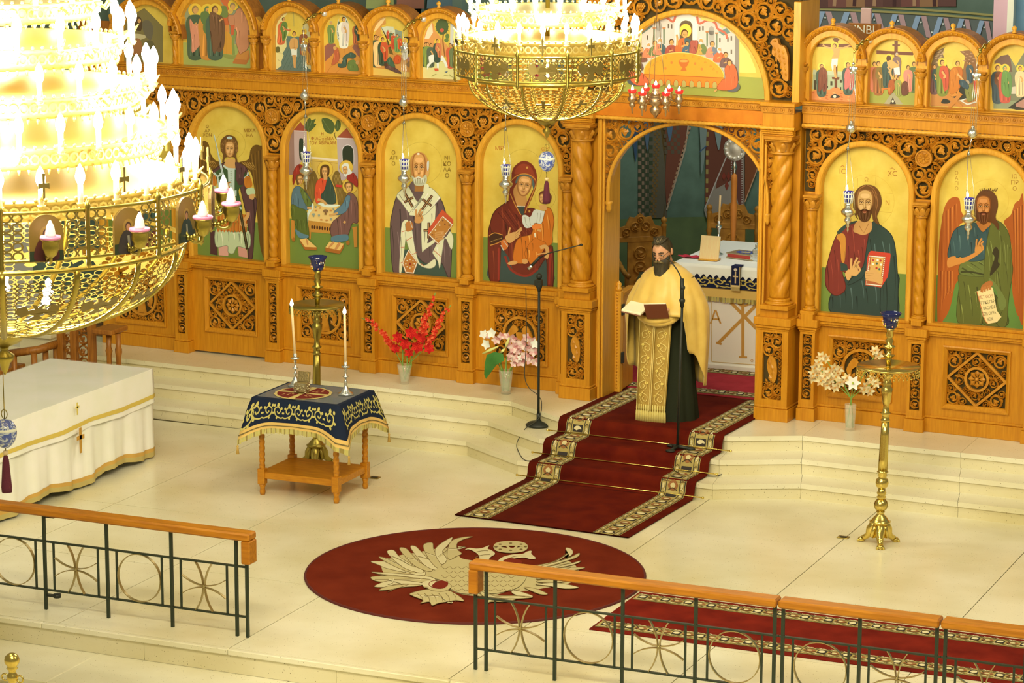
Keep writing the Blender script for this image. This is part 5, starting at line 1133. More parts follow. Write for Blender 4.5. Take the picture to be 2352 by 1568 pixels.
p.poly('1440,500 1560,400 1700,370 1740,430 1840,600 2000,330 2400,330 2400,1420 1420,1380', (124, 122, 84)); p.poly('1440,500 1560,400 1700,370 1740,430 1780,700 1440,700', (112, 82, 60)); p.poly('1420,1280 2400,1200 2400,1420 1420,1400', (140, 146, 100)); p.poly('1700,1380 1990,1170 2400,1200 2400,1420 1850,1420', (56, 52, 38)); p.poly('1840,1310 2050,1180 2200,1230 2200,1420 1850,1360', (176, 130, 100))
p.blob('1720,1010 1900,980 1990,1100 1720,1110', (206, 190, 150)); fig(p, 1500, 1280, 720, (70, 84, 80), (120, 76, 46), (110, 70, 44), HAL); fig(p, 1640, 1270, 700, (196, 90, 64), (104, 140, 70), (104, 140, 80), HAL); drape(p, '1590,720 1690,690 1700,900 1720,1180 1580,1080', (106, 142, 66), 6); fig(p, 1930, 1160, 580, (226, 196, 130), None, (100, 66, 36), HAL)
p.build('painting', PAINT, t)
for c in (UPL[6][0], UPL[7][0]):
    t, p = smallicon('small arched icon hidden behind the hanging chandelier, '+('nearer the doorway' if c > -1.8 else 'next to the rider icon'), c, (0, 0, 1)); p.place = lambda x, y, l: (x, -.004-l, y); p.poly([(-.23, 0), (.23, 0), (.23, .12), (-.23, .12)], GREEN); p.mb.M = Matrix(((1, 0, 0, 0), (0, 1, 0, 0), (0, 0, -1, .5), (0, 0, 0, 1)))
    for x in (-.1, .02, .12): fig(p, x, .44, .36, (150, 80+int(x*300), 50), (70, 90, 80), hal=HAL)
    p.build('painting', PAINT, t)
t, p = bigicon('arched icon of a standing robed saint behind the big chandelier', LB[0], (0, 0, 1)); p.place = lambda x, y, l: (x, -.004-l, y); p.poly([(-.42, 0), (.42, 0), (.42, .45), (-.42, .45)], GREEN); p.mb.M = Matrix(((1, 0, 0, 0), (0, 1, 0, 0), (0, 0, -1, 1.5), (0, 0, 0, 1))); fig(p, 0, 1.45, 1.15, (120, 60, 40), (70, 90, 70), hal=HAL); p.build('painting', PAINT, t)
# lunette: supper at a half-round table
t, p = icon('icon', 'half-round lunette painting of a supper at a golden table over the doorway', DC, 3.44, [(DC-LR, 3.44), (DC+LR, 3.44)]+arc(DC, 3.44, LR, 0, pi, 36), (1420, 10, 6.818), None, d=0.12)
ground(p, 0, 3.64, (162, 162, 66), -LR*.96, LR*.96, 3.44)
p.poly('250,420 540,230 900,180 1060,140 1250,200 1560,280 1700,370 1830,470 1895,560 1895,1230 250,1230 160,1100', (214, 200, 164)); p.poly('1830,470 1895,560 1895,1200 1830,1180', (150, 136, 110))
p.poly('880,220 1060,140 1250,220 1240,760 890,760', (236, 226, 200)); p.poly('965,320 1000,265 1060,250 1130,265 1165,320 1165,600 965,600', (112, 92, 60)); p.poly('250,420 540,300 540,350 370,470', (116, 140, 116)); p.poly('1570,430 1700,370 1760,440 1650,490', (116, 140, 116))
for x, y, w, h in ((640, 380, 92, 190), (1465, 450, 92, 180)): p.ell(x, y-h*.2, w*.5, h*.4, (176, 164, 134), 20, True); p.poly([(x-w/2, y-h*.2), (x+w/2, y-h*.2), (x+w/2, y+h*.9), (x-w/2, y+h*.9)], (184, 172, 140), keep=True)
p.layer += 1
for x, y, h in ((565, 420, 230), (720, 420, 200), (1395, 480, 180), (1545, 500, 200)): p.poly([(x-14, y-40), (x+14, y-40), (x+12, y+h), (x-12, y+h)], (128, 136, 96), keep=True); p.poly([(x-28, y-60), (x+28, y-60), (x+20, y-36), (x-20, y-36)], (200, 130, 70), keep=True)
for x, y in ((790, 340), (840, 345), (1280, 380), (1330, 375), (460, 520), (310, 540), (1595, 560), (1775, 530), (1775, 740), (1720, 550)): p.poly([(x-11, y-34), (x+11, y-34), (x+11, y+34), (x-11, y+34)], (110, 92, 66), keep=True)
p.layer += 1
p.line('250,410 400,350 500,290 620,200 760,210 860,270 900,180', 34, (206, 110, 74)); p.line('1240,190 1270,300 1400,250 1520,290 1560,380 1680,450 1710,540', 34, (206, 110, 74)); p.line('330,360 500,260', 30, (240, 206, 90)); p.line('680,190 840,180', 40, (244, 212, 100)); p.line('1300,220 1500,260', 36, (244, 212, 100)); p.line('1600,330 1650,360', 40, (244, 212, 100)); p.poly('1905,580 2050,760 2150,1000 2160,1075 1905,1065', (250, 226, 100))
def sit(x, y, s, robe, hair=(96, 62, 34), hal=None, mantle=None):
    if hal: p.ell(x, y-s*.9, s*.62, s*.62, hal, 24)
    p.blob([(x-s*.75, y+s*.9), (x-s*.8, y+s*.2), (x-s*.45, y-s*.35), (x, y-s*.45), (x+s*.45, y-s*.35), (x+s*.8, y+s*.2), (x+s*.75, y+s*.9)], robe)
    for k in range(4): p.line([(x-s*.5+k*s*.33, y-s*.1), (x-s*.4+k*s*.25, y+s*.7)], s*.07, tuple(int(v*.68) for v in robe) if k % 2 else tuple(min(255, int(v*1.16)) for v in robe), keep=True, taper=True)
    p.layer += 1
    if mantle: p.blob([(x, y-s*.4), (x+s*.6, y-s*.2), (x+s*.8, y+s*.8), (x+s*.2, y+s*.8)], mantle)
    p.ell(x, y-s*.86, s*.32, s*.4, hair, 16); p.ell(x+s*.03, y-s*.78, s*.25, s*.34, SK, 14); p.line([(x-s*.3, y+s*.35), (x+s*.15, y+s*.2)], s*.16, SK)
    if hair[0] > 150: p.ell(x+s*.02, y-s*.55, s*.2, s*.22, hair, 12)
    for e in (-.08, .13): p.ell(x+e*s, y-s*.8, s*.04, s*.03, (60, 36, 20), 6, True)
    p.line([(x+s*.02, y-s*.8), (x+s*.04, y-s*.66)], s*.04, SKD)
WH = (214, 206, 180)
for a in ((365, 800, 110, (130, 86, 60)), (480, 730, 110, (214, 130, 80), WH), (580, 700, 110, (120, 126, 70)), (660, 670, 125, (216, 134, 90), WH, None, (80, 100, 90)), (840, 690, 120, (170, 84, 60)), (1300, 670, 120, (206, 160, 70), WH, None, (120, 130, 70)), (1480, 720, 118, (222, 140, 100), (110, 76, 44), None, (120, 126, 120)), (1590, 800, 110, (222, 110, 60), WH), (1690, 880, 110, (120, 90, 74)), (320, 940, 100, (120, 90, 70))): sit(*a)
p.ell(1065, 410, 92, 106, (244, 206, 70)); p.ring(1065, 410, 92, 5, (226, 150, 50), 106); sit(1050, 600, 170, (206, 110, 50), (100, 62, 32), None, (84, 100, 90)); p.line('930,640 935,540 925,470', 30, SK)
sit(1090, 690, 95, (86, 104, 104)); drape(p, '1140,580 1200,560 1260,580 1230,760 1130,770', (176, 92, 66), 4)
p.raw([(410, 1085)]+[(1040+630*cos(a), 1105-350*sin(a)+40*(1040+630*cos(a)-1040)/630) for a in [pi-pi*i/30 for i in range(1, 30)]]+[(1665, 1145)], (226, 158, 44)); p.layer += 1
p.line([(415, 1080)]+[(1040+630*cos(a), 1105-350*sin(a)+40*cos(a)) for a in [pi-pi*i/30 for i in range(1, 30)]]+[(1660, 1140)], 12, (246, 202, 96), sm=False)
p.poly('410,1085 1665,1145 1640,1310 1050,1275 430,1230', (222, 134, 40)); p.line('410,1090 1665,1150', 10, (190, 90, 30), sm=False)
for i in range(9): x = 555+i*121; y = 1215+i*5; p.blob([(x-30, y+50), (x-30, y-20), (x, y-48), (x+30, y-20), (x+30, y+50)], (186, 168, 84), keep=True); p.line([(x-34, y+50), (x-34, y-20), (x, y-54), (x+34, y-20), (x+34, y+50)], 9, (206, 96, 36), keep=True)
p.layer += 1
p.blob('960,880 1040,850 1120,880 1100,950 1060,985 1020,985 980,950', (206, 112, 44)); p.poly('1020,980 1060,980 1085,1035 990,1035', (206, 112, 44)); p.ell(1040, 885, 70, 20, (230, 160, 70))
for x, y in ((500, 1010), (565, 945), (625, 900), (690, 865), (760, 830), (1045, 795), (1185, 815), (1275, 845), (1375, 895), (1460, 955), (1505, 1010), (1560, 1060)): p.line([(x-16, y+14), (x, y-18), (x+16, y+14)], 6, (190, 110, 40), sm=False, keep=True, closed=True)
for x, y in ((848, 910), (1215, 925), (750, 1000), (1320, 1010)): p.ell(x, y, 20, 22, (214, 130, 50), 12, True)
p.layer += 1
p.ell(320, 1190, 170, 84, (90, 92, 80)); drape(p, '170,1040 300,1050 400,1080 500,1240 300,1260 190,1160', (214, 104, 56), 6); p.ell(1800, 1290, 120, 80, (100, 100, 84)); drape(p, '1680,1000 1750,930 1830,950 1880,1100 1870,1280 1740,1340 1560,1320 1640,1180 1690,1150', (214, 104, 54), 8); p.ell(1755, 910, 40, 50, (110, 70, 40)); p.ell(1757, 920, 30, 40, SK); p.line('1560,1330 1520,1360', 24, SK)
p.build('painting', PAINT, t)
# ================================================================== rails, rugs, tables
def grpcopy(o, **k):
    c = copy_tree(o)
    for a, b in k.items(): setattr(c, a, b)
    return c
RAILB = mat('brass_strip', A(176, 150, 84), 0.35, 0.8)
RY = -6.92
def cross_arcs(cx, z, s):
    B = [(.072, .19), (.042, .14), (.022, .09), (.011, .045), (.008, .012), (.012, .008), (.045, .011), (.09, .022), (.14, .042), (.188, .072)]
    return [smooth_pts([(cx+qx*a*s, z+qz*b*s) for a, b in B], 3, False) for qx in (-1, 1) for qz in (-1, 1)]
def flatstrip(P, w, t, y=0.0):
    """flat bar bent in the rail plane: w deep (along y), t thick"""
    mb = MB(); n = len(P); vs = []; closed = math.hypot(P[0][0]-P[-1][0], P[0][1]-P[-1][1]) < 1e-6
    for i in range(n):
        a = P[(i-1) % (n-1)] if closed else P[max(0, i-1)]; b = P[(i+1) % (n-1) if closed else min(n-1, i+1)]
        dx, dz = b[0]-a[0], b[1]-a[1]; l = math.hypot(dx, dz) or 1; nx, nz = -dz/l*t/2, dx/l*t/2; x, z = P[i]
        vs += [(x+nx, y-w/2, z+nz), (x+nx, y+w/2, z+nz), (x-nx, y+w/2, z-nz), (x-nx, y-w/2, z-nz)]
    fs = [(4*i+j, 4*i+4+j, 4*i+4+(j+1) % 4, 4*i+(j+1) % 4) for i in range(n-1) for j in range(4)]
    return mb.add(vs, fs, False)
def rail(label, x0, posts, x1, end, kinds, ends_cut=()):
    """x0..x1 handrail extent; posts = x of the full posts; end = +1/-1 side with the drop block"""
    t = thing('balustrade', label, 'railing', ((x0+x1)/2, RY, 0)); ox = (x0+x1)/2
    h = MB()
    cuts = [x0]+list(ends_cut)+[x1]
    for a, b in zip(cuts, cuts[1:]):
        MB().box(a-ox+0.004, b-ox-0.004, -0.065, 0.065, 0.765, 0.825, 0.012).build('handrail', W_OAKH, t)
    if end:
        e = (x1 if end > 0 else x0)-ox; a, b = (e-0.075, e) if end > 0 else (e, e+0.075)
        MB().box(a, b, -0.06, 0.06, 0.585, 0.766, 0.008).build('handrail_drop', W_OAKH, t)
    for x in posts: MB().box(x-ox-0.011, x-ox+0.011, -0.011, 0.011, 0.0, 0.77).build('post', IRON, t)
    if end: x = posts[-1]+0.09 if end > 0 else posts[0]-0.085; MB().box(x-ox-0.011, x-ox+0.011, -0.011, 0.011, 0.0, 0.6).build('post', IRON, t)
    lo, hi = posts[0]-(0.085 if end < 0 else 0.0), posts[-1]+(0.09 if end > 0 else 0.0)
    if end >= 0: lo = x0
    if end <= 0: hi = x1
    for z in (0.16, 0.55): MB().box(lo-ox, hi-ox, -0.012, 0.012, z-0.006, z+0.006).build('rail_bar', IRON, t)
    P = list(posts)
    for i in range(len(P)-1):
        a, b = P[i], P[i+1]; c = (a+b)/2-ox; hw = 0.188
        for s in (-1, 1): MB().box(c+s*(hw+0.012)-0.007, c+s*(hw+0.012)+0.007, -0.007, 0.007, 0.16, 0.55).build('baluster', IRON, t)
        if kinds[i % 2] == 'ring': flatstrip(arc(c, 0.355, 0.188, 0, 2*pi, 40), 0.026, 0.006).build('brass_ring', RAILB, t)
        else:
            for L in cross_arcs(c, 0.355, 1.0): flatstrip(L, 0.026, 0.006).build('brass_arc', RAILB, t)
            MB().ball((c, 0, 0.355), 0.016, 8, 5).build('brass_boss', RAILB, t)
    return t
pl = [-4.97, -4.41, -3.84, -3.275, -2.71, -2.145, -1.575, -1.012]
RL = rail('balustrade left of the gap with dark posts and a brown wooden handrail', -5.4, pl, -0.865, 1, ('cross', 'ring'))
MB().box(-2.7-(-5.4-0.865)/2, -2.62-(-5.4-0.865)/2, 0.0, 0.03, 0.74, 0.76).build('hinge_tab', BLACK, RL); MB().lathe([(0.03, 0), (0.03, 0.03)], (-2.62-(-5.4-0.865)/2, 0.02, 0.1), 12).build('latch_ring', BLACK, RL); MB().box(-2.71+3.1325, -2.62+3.1325, -0.004, 0.03, 0.105, 0.12).build('latch_arm', BLACK, RL)
pr = [1.05, 1.6, 2.16, 2.72]
RR = rail('nearer long oak balustrade in front of the round eagle rug', 0.93, [1.05, 1.59, 2.11, 2.66, 3.24], 3.27, -1, ('cross', 'ring'))
RR2 = rail('short oak balustrade section at the right end, over the long red rug', 3.275, [3.30, 3.85, 4.39], 4.42, 0, ('ring', 'cross'))
RR3 = rail('stub of balustrade cut off by the right edge', 4.425, [4.45, 5.0, 5.56, 6.1], 6.2, 0, ('cross', 'ring'))
# ---- rugs
RUGRED = (118, 38, 20); TAN = (196, 172, 96)
REDM = mat('rug_red', A(114, 38, 14), 0.95, spec=0.1, noise=A(98, 28, 8), nscale=3, bump=0.25, bscale=300)
REDR = mat('runner_red', A(104, 28, 8), 0.95, spec=0.1, noise=A(84, 18, 4), nscale=5, bump=0.25, bscale=300)
RED2 = mat('long_rug_red', A(126, 32, 14), 0.95, spec=0.1, noise=A(98, 20, 8), nscale=4, bump=0.25, bscale=300)
oc = (-0.055, -4.66); orad = 1.385
ov = thing('round_rug', 'round dark red rug with a cream double-headed eagle', 'rug', (oc[0], oc[1], 0.001))
MB().lathe([(orad-0.004, 0), (orad, 0.005), (orad-0.005, 0.011), (0.0001, 0.012)], (0, 0, 0), 72, False).build('pile', REDM, ov)
MB().tube([(orad*cos(i*2*pi/72), orad*sin(i*2*pi/72), 0.006) for i in range(72)], 0.011, 6, True).build('bound_edge', mat('rug_edge', A(88, 30, 20), 0.9), ov)
def fplace(ox, oy, z0=0.0125):
    def f(x, y, l):
        q = onz(x, y, 0.013); return (float(q[0])-ox, float(q[1])-oy, z0+l)
    return f
CRM = (188, 166, 100); CRD = (116, 92, 46); CRH = (204, 184, 120)
p = Paint(fplace(*oc), 700, 1180, 2.94, eps=0.00016)
WL = ['450,320 500,345 560,370 700,400 800,420 800,380 640,330', '500,290 540,320 640,370 740,400 760,370 640,320 560,300', '555,255 600,245 640,290 720,340 800,380 780,400 680,370 600,310', '640,240 680,232 720,270 780,330 860,370 840,390 740,350', '715,230 745,218 790,260 850,320 900,350 880,380 800,340', '800,215 860,195 870,240 900,300 930,330 900,370 840,310', '880,240 990,160 985,190 950,230 930,260 960,310 920,340', '985,190 1060,160 1135,155 1070,175 1030,200 1030,240 1060,270 1020,290 980,310 960,280', '450,395 560,400 700,410 860,430 880,470 700,440 560,420', '445,430 540,420 700,430 860,450 700,470 500,460', '470,495 540,460 640,450 800,470 760,490 640,500 560,530 600,500', '500,520 560,490 660,480 700,480 600,510']
def feather(q, c):
    L = pairs(q); n = len(L); P = smooth_pts(L, 4); p.raw(P, c); p.layer += 1
    for P2 in (P,): p.line(P2, 3.2, CRD, sm=False, closed=True, keep=True)
    mid = [tuple((a+b)/2 for a, b in zip(L[i], L[-1-i])) for i in range(n//2)]
    if len(mid) > 2: p.line(mid, 3.0, CRD, keep=True); p.line([(x+5, y+5) for x, y in mid], 5, CRM if c == CRH else CRH, keep=True)
    p.layer += 1
p.blob('520,330 640,280 760,260 860,240 960,230 1030,270 1060,300 1160,330 1120,420 960,440 860,470 700,450 560,430', CRM); p.blob('1180,330 1300,345 1460,370 1600,345 1740,310 1830,350 1850,420 1780,470 1620,500 1480,520 1300,500', CRM); p.blob('880,400 1000,340 1200,330 1400,380 1440,470 1300,545 1100,550 960,500', CRM)
for i, q in enumerate(WL): feather(q, CRM if i % 2 else CRH)
WRt = ['1760,235 1800,240 1810,270 1770,300 1680,330 1560,350 1450,370 1420,410 1500,400 1650,360 1780,300', '1850,268 1840,295 1740,330 1600,370 1480,400 1460,380 1620,340 1760,310', '1865,320 1820,345 1700,370 1560,400 1500,400 1640,360 1780,340', '1890,365 1820,385 1700,400 1560,420 1540,410 1700,370', '1910,395 1800,420 1640,440 1560,440 1700,400', '1910,420 1820,450 1680,470 1560,460 1700,440', '1850,500 1760,510 1640,490 1560,480 1700,470', '1640,545 1600,550 1540,530 1480,500 1560,510', '1540,560 1480,570 1400,540 1420,520']
for i, q in enumerate(WRt): feather(q, CRM if i % 2 else CRH)
p.blob('900,370 1030,330 1160,320 1300,340 1460,370 1500,420 1440,500 1300,540 1180,540 1080,545 1000,520 940,460 860,430', CRM)
for r in range(6):
    for c in range(9):
        x, y = 950+c*56+(r % 2)*28, 360+r*30; p.line([(x-26, y), (x-4, y+16), (x+24, y+2)], 3, CRD, keep=True)
p.layer += 1
p.blob('1150,320 1180,300 1160,270 1110,245 1080,250 1110,235 1160,240 1200,235 1245,218 1235,240 1260,250 1285,275 1250,300 1230,330', CRH); p.blob('1300,335 1330,300 1400,280 1470,275 1500,260 1530,255 1530,275 1560,305 1520,310 1480,300 1400,310 1340,345', CRH)
for q in ('1150,300 1190,285 1250,280', '1160,262 1200,255 1240,255', '1340,320 1420,292 1490,290'): p.line(q, 3.5, CRD, keep=True)
p.layer += 1
p.ring(1390, 228, 100, 34, CRM, 24); p.line('1300,235 1350,215 1400,245 1450,212 1480,232', 12, CRM)
for i in range(8): p.ell(1390+100*cos(i*.785), 228+24*sin(i*.785), 12, 5, CRD, 8, True)
p.layer += 1
tl = ['710,545 800,520 860,515 960,520 1040,560 1075,595 1020,590 960,600 900,610 860,625 840,600 780,610 800,590 740,565', '800,495 860,470 960,470 990,500 940,530 860,525 830,510', '1220,580 1290,560 1400,560 1430,580 1360,600 1260,600 1230,610', '1180,500 1240,545 1330,560 1440,560 1540,570 1440,580 1300,575 1200,560']
for q in tl: feather(q, CRM)
p.layer += 2
for i in range(6): p.line([(760+i*48, 545), (790+i*46, 570), (800+i*44, 600)], 3, CRD, keep=True)
p.layer += 1; p.ell(850, 480, 60, 22, CRH); p.ring(900, 482, 62, 4, RUGRED, 26)
p.blob('860,490 900,462 960,465 965,490 930,512 880,510', RUGRED); p.line('570,450 640,470 660,480', 10, CRH); p.line('600,445 590,470 560,480', 8, CRH); p.blob('1340,330 1390,305 1470,330 1420,355', RUGRED)
p.build('eagle', RUGP, ov)
# runner over the steps
def follow(pts):
    L = [0.0]
    for a, b in zip(pts, pts[1:]): L.append(L[-1]+math.hypot(b[0]-a[0], b[1]-a[1]))
    return L
RP = [(-3.10, 0.007), (-2.2, 0.007), (-1.72, 0.007), (-1.665, 0.014), (-1.625, 0.05), (-1.615, 0.10), (-1.59, 0.145), (-1.54, 0.157), (-1.36, 0.153), (-1.315, 0.165), (-1.295, 0.2), (-1.285, 0.25), (-1.255, 0.29), (-1.21, 0.302), (-1.03, 0.298), (-0.985, 0.31), (-0.965, 0.345), (-0.955, 0.395), (-0.925, 0.435), (-0.88, 0.447), (-0.6, 0.443), (0.55, 0.443)]
RPS = smooth_pts(RP, 4, False); RL_ = follow(RPS)
def rpt(x, s, l):
    s = max(0.0, min(RL_[-1]-1e-6, s)); i = 0; lo, hi = 0, len(RL_)-1
    while hi-lo > 1:
        m = (lo+hi)//2
        if RL_[m] <= s: lo = m
        else: hi = m
    t = (s-RL_[lo])/(RL_[hi]-RL_[lo]); a, b = RPS[lo], RPS[hi]; dx, dz = b[0]-a[0], b[1]-a[1]; q = math.hypot(dx, dz) or 1
    return (x, a[0]+dx*t-dz/q*l, a[1]+dz*t+dx/q*l)
def stripmesh(u0, u1, place, s0, s1, n, l, col=None):
    mb = MB(); vs = []
    for i in range(n+1):
        s = s0+(s1-s0)*i/n; vs += [place(u0, s, l), place(u1, s, l)]
    mb.add(vs, [(2*i, 2*i+1, 2*i+3, 2*i+2) for i in range(n)], True, col); return mb
def border(place, u0, u1, s0, s1, flip=False, fine=1.0):
    """oriental border: tan ground, dark edge lines, square medallions, curled leaves"""
    p = Paint(lambda x, y, l: place(x, y, 0.004+l), eps=0.0007); w = u1-u0; n = max(8, int((s1-s0)/0.03))
    for a, b, c in ((0, 1, (176, 150, 74)), (0.02, 0.06, (62, 56, 40)), (0.94, 0.98, (62, 56, 40)), (0.22, 0.25, (70, 62, 44)), (0.75, 0.78, (70, 62, 44))):
        for i in range(n): p.raw([(u0+w*a, s0+(s1-s0)*i/n), (u0+w*b, s0+(s1-s0)*i/n), (u0+w*b, s0+(s1-s0)*(i+1)/n), (u0+w*a, s0+(s1-s0)*(i+1)/n)], c)
        p.layer += 1
    k = 0; s = s0+0.06; um = u0+w*.5; rnd = random.Random(5)
    while s < s1-0.06:
        if k % 2 == 0:
            p.poly([(um-w*.2, s-0.034), (um+w*.2, s-0.034), (um+w*.2, s+0.034), (um-w*.2, s+0.034)], (60, 52, 40)); p.ell(um, s, w*.16, 0.027, (218, 196, 128), 10)
        else:
            p.blob([(um-w*.2, s), (um, s-0.05), (um+w*.2, s), (um, s+0.05)], (150, 96, 48)); p.ell(um, s, w*.10, 0.022, (206, 184, 112), 8); p.line([(um-w*.18, s-0.045), (um, s-0.02), (um+w*.18, s-0.045)], 0.007, (70, 58, 36))
        for e in (.135, .865): p.ell(u0+w*e, s, w*.045, 0.018, (206, 186, 116), 8, True); p.line([(u0+w*(e-.06), s+0.03), (u0+w*e, s+0.045), (u0+w*(e+.06), s+0.03)], 0.008, (104, 84, 46), keep=True); p.line([(u0+w*(e-.06), s-0.03), (u0+w*e, s-0.02), (u0+w*(e+.06), s-0.045)], 0.006, (226, 206, 140), keep=True)
        p.layer = 8 if p.layer > 9 else p.layer; s += 0.115/fine; k += 1
    return p
rn = thing('stair_runner', 'dark red carpet runner with tan patterned borders climbing the steps', 'rug', (0, 0, 0), AI)
mb = MB(); vs = []
for i, (a, b) in enumerate(RPS):
    vs += [rpt(-0.835, RL_[i], 0), rpt(-0.835, RL_[i], 0.008), rpt(0.835, RL_[i], 0.008), rpt(0.835, RL_[i], 0)]
mb.add(vs, [(4*i+j, 4*i+4+j, 4*i+4+(j+1) % 4, 4*i+(j+1) % 4) for i in range(len(RPS)-1) for j in range(4)], True); mb.build('pile', REDR, rn)
for u0, u1 in ((-0.75, -0.50), (0.50, 0.75)): border(lambda x, s, l: rpt(x, s, 0.005+l), u0, u1, 0.0, RL_[-1]).build('patterned_border', RUGP, rn)
for d, z in ((-1.655, 0.036), (-1.325, 0.18), (-0.995, 0.325)):
    t = thing('stair_rod', ['lowest', 'middle', 'topmost'][[-1.655, -1.325, -0.995].index(d)]+' thin brass stair rod across the red runner', 'stair rod', frame(0, d, z), AI, 'brass stair rods on the runner')
    MB().tube([(-0.92, 0, 0), (0.92, 0, 0)], 0.006, 8).build('rod', BRASS, t)
    for s in (-1, 1): MB().ball((s*0.93, 0, 0), 0.013, 8, 5).build('rod_end', BRASS, t)
# long rug at lower right, and the cross rugs in the sanctuary
def flatrug(name, label, x0, x1, y0, y1, z, m, bands, rot=0.0):
    t = thing(name, label, 'rug', ((x0+x1)/2, (y0+y1)/2, z), rot); cx, cy = (x0+x1)/2, (y0+y1)/2
    MB().box(x0-cx, x1-cx, y0-cy, y1-cy, 0, 0.009, 0.002).build('pile', m, t)
    for a, b in bands: border(lambda u, s, l: (s-cx, u-cy, 0.0065+l), a, b, x0+0.02, x1-0.02, fine=1.2).build('patterned_border', RUGP, t)
    return t
flatrug('long_rug', 'long red rug with patterned border lying behind the right balustrade', 1.36, 6.6, -5.69, -4.60, 0.001, RED2, ((-5.62, -5.45), (-4.83, -4.66)))
RED3 = mat('sanctuary_rug_red', A(156, 44, 42, 0.85), 0.95, spec=0.1, noise=A(138, 36, 34, 0.85), nscale=5, bump=0.2, bscale=300)
flatrug('sanctuary_rug', 'red rug with two pale patterned borders before the marble altar', -2.6, 2.6, 0.62, 1.83, U, RED3, ((0.68, 0.86), (1.62, 1.80)))
# ---- round flower of cloth on the small table, the table itself
TT = thing('icon_table', 'small oak table with spiral legs under a dark blue cloth', 'table', (-2.5, -2.80, 0))
TX, TY = 0.375, 0.29
for sx in (-1, 1):
    for sy in (-1, 1):
        x, y = sx*TX, sy*TY
        lg = twisted(0.027, 0.24, 0.66, sx, 2, 0.11, 16, 40, 0.03); lg.lathe([(0.0001, 0), (0.022, 0.0), (0.028, 0.03), (0.021, 0.06), (0.03, 0.085), (0.03, 0.1)], (0, 0, 0), 14)
        lg.box(-0.034, 0.034, -0.034, 0.034, 0.1, 0.245, 0.004); lg.lathe([(0.026, 0.655), (0.034, 0.69), (0.05, 0.75), (0.062, 0.765)], (0, 0, 0), 4); lg.box(-0.05, 0.05, -0.05, 0.05, 0.762, 0.90, 0.004)
        lg.build('leg', W_TABLE, TT, loc=(x, y, 0))
MB().box(-TX-0.02, TX+0.02, -TY-0.02, TY+0.02, 0.155, 0.215, 0.004).build('lower_shelf', W_TABLE, TT)
MB().box(-TX-0.055, TX+0.055, -TY-0.055, TY+0.055, 0.88, 0.905, 0.004).box(-TX, TX, -TY, TY, 0.78, 0.88).build('table_top', W_TABLE, TT)
BLUEC = (26, 34, 44); GLD = (196, 176, 84)
def drop_cloth(name, label, loc, hx, hy, z, drop, corner, flare, bands, emb=None, fringe=0.06, n=30, mats=CLOTHP, tassels=False):
    """cloth over a rectangular top: bands = [(fraction of drop, colour)]; the corners hang lower and swing outward"""
    t = thing(name, label, 'tablecloth', loc)
    per = []; 
    for k, (ax, ay, bx, by) in enumerate(((-hx, -hy, hx, -hy), (hx, -hy, hx, hy), (hx, hy, -hx, hy), (-hx, hy, -hx, -hy))):
        for i in range(n):
            q = i/n; per.append((ax+(bx-ax)*q, ay+(by-ay)*q, k, q))
    def pt(i, v, out=0.0):
        x, y, k, q = per[i % len(per)]; e = min(q, 1-q)*2*(hx if k % 2 == 0 else hy); c = math.exp(-(e/0.10)**1.3)
        L = drop+corner*c; nx, ny = ((0, -1), (1, 0), (0, 1), (-1, 0))[k]
        cx, cy = (1 if x > 0 else -1), (1 if y > 0 else -1); rip = 0.006*sin(q*pi*7+k)*v
        ox = nx*(1-c*.5)+cx*c*.7; oy = ny*(1-c*.5)+cy*c*.7
        o = 0.012*min(1, v*6)+(flare*v+0.05*c*v)+rip+out
        return (x+ox*o, y+oy*o, z+0.006-0.01*min(1, v*8)-max(0, v*L-0.0))
    N = len(per); steps = 14; vs = []; fs = []; cols = []
    for j in range(steps+1):
        for i in range(N): vs.append(pt(i, j/steps))
    mb = MB()
    base = len(vs)
    for j in range(steps):
        col = next(c for f, c in bands if (j+.5)/steps <= f)
        f_ = [(j*N+i, j*N+(i+1) % N, (j+1)*N+(i+1) % N, (j+1)*N+i) for i in range(N)]
        cols.append((f_, col))
    mb.add(vs, [], True)
    for f_, col in cols: mb.f += f_; mb.sm += [True]*len(f_); mb.c += [A(*col)]*len(f_)
    mb.add([(-hx, -hy, z+0.006), (hx, -hy, z+0.006), (hx, hy, z+0.006), (-hx, hy, z+0.006)], [(0, 1, 2, 3)], False, A(*bands[0][1]))
    body = mb.build('cloth', mats, t)
    if fringe:
        fr = MB(); rnd = random.Random(3)
        for i in range(N*3):
            i0 = i//3; q = (i % 3)/3; a, b = Vector(pt(i0, 1)), Vector(pt(i0+1, 1)); c = a.lerp(b, q); d = a.lerp(b, q+.28); l = fringe*rnd.uniform(.8, 1.05)
            fr.add([c, d, (d.x+rnd.uniform(-.003, .003), d.y, d.z-l), (c.x+rnd.uniform(-.003, .003), c.y, c.z-l)], [(0, 1, 2, 3)], False, A(*(GLD if i % 4 else (150, 126, 56))))
        fr.build('fringe', mats, t, kind='stuff')
    if emb:
        p = Paint(lambda s, v, l: None, eps=0.0004)
        def pl_(s, v, l):
            i = int(math.floor(s)); q = s-i; a, b = Vector(pt(i, v, 0.0015+l)), Vector(pt(i+1, v, 0.0015+l)); return tuple(a.lerp(b, q))
        p.place = pl_; emb(p, N, n); p.build('embroidery', mats, t)
    if tassels:
        for i in (0, n, 2*n, 3*n):
            x, y, zz = pt(i, 1.0); ts = MB().tube([(x, y, zz), (x, y, zz-0.05)], 0.003, 5, col=A(*GLD)); ts.lathe([(0.006, -0.05), (0.012, -0.06), (0.008, -0.07), (0.015, -0.13)], (x, y, zz), 10, col=A(206, 160, 70)); ts.build('tassel', mats, t)
    return t
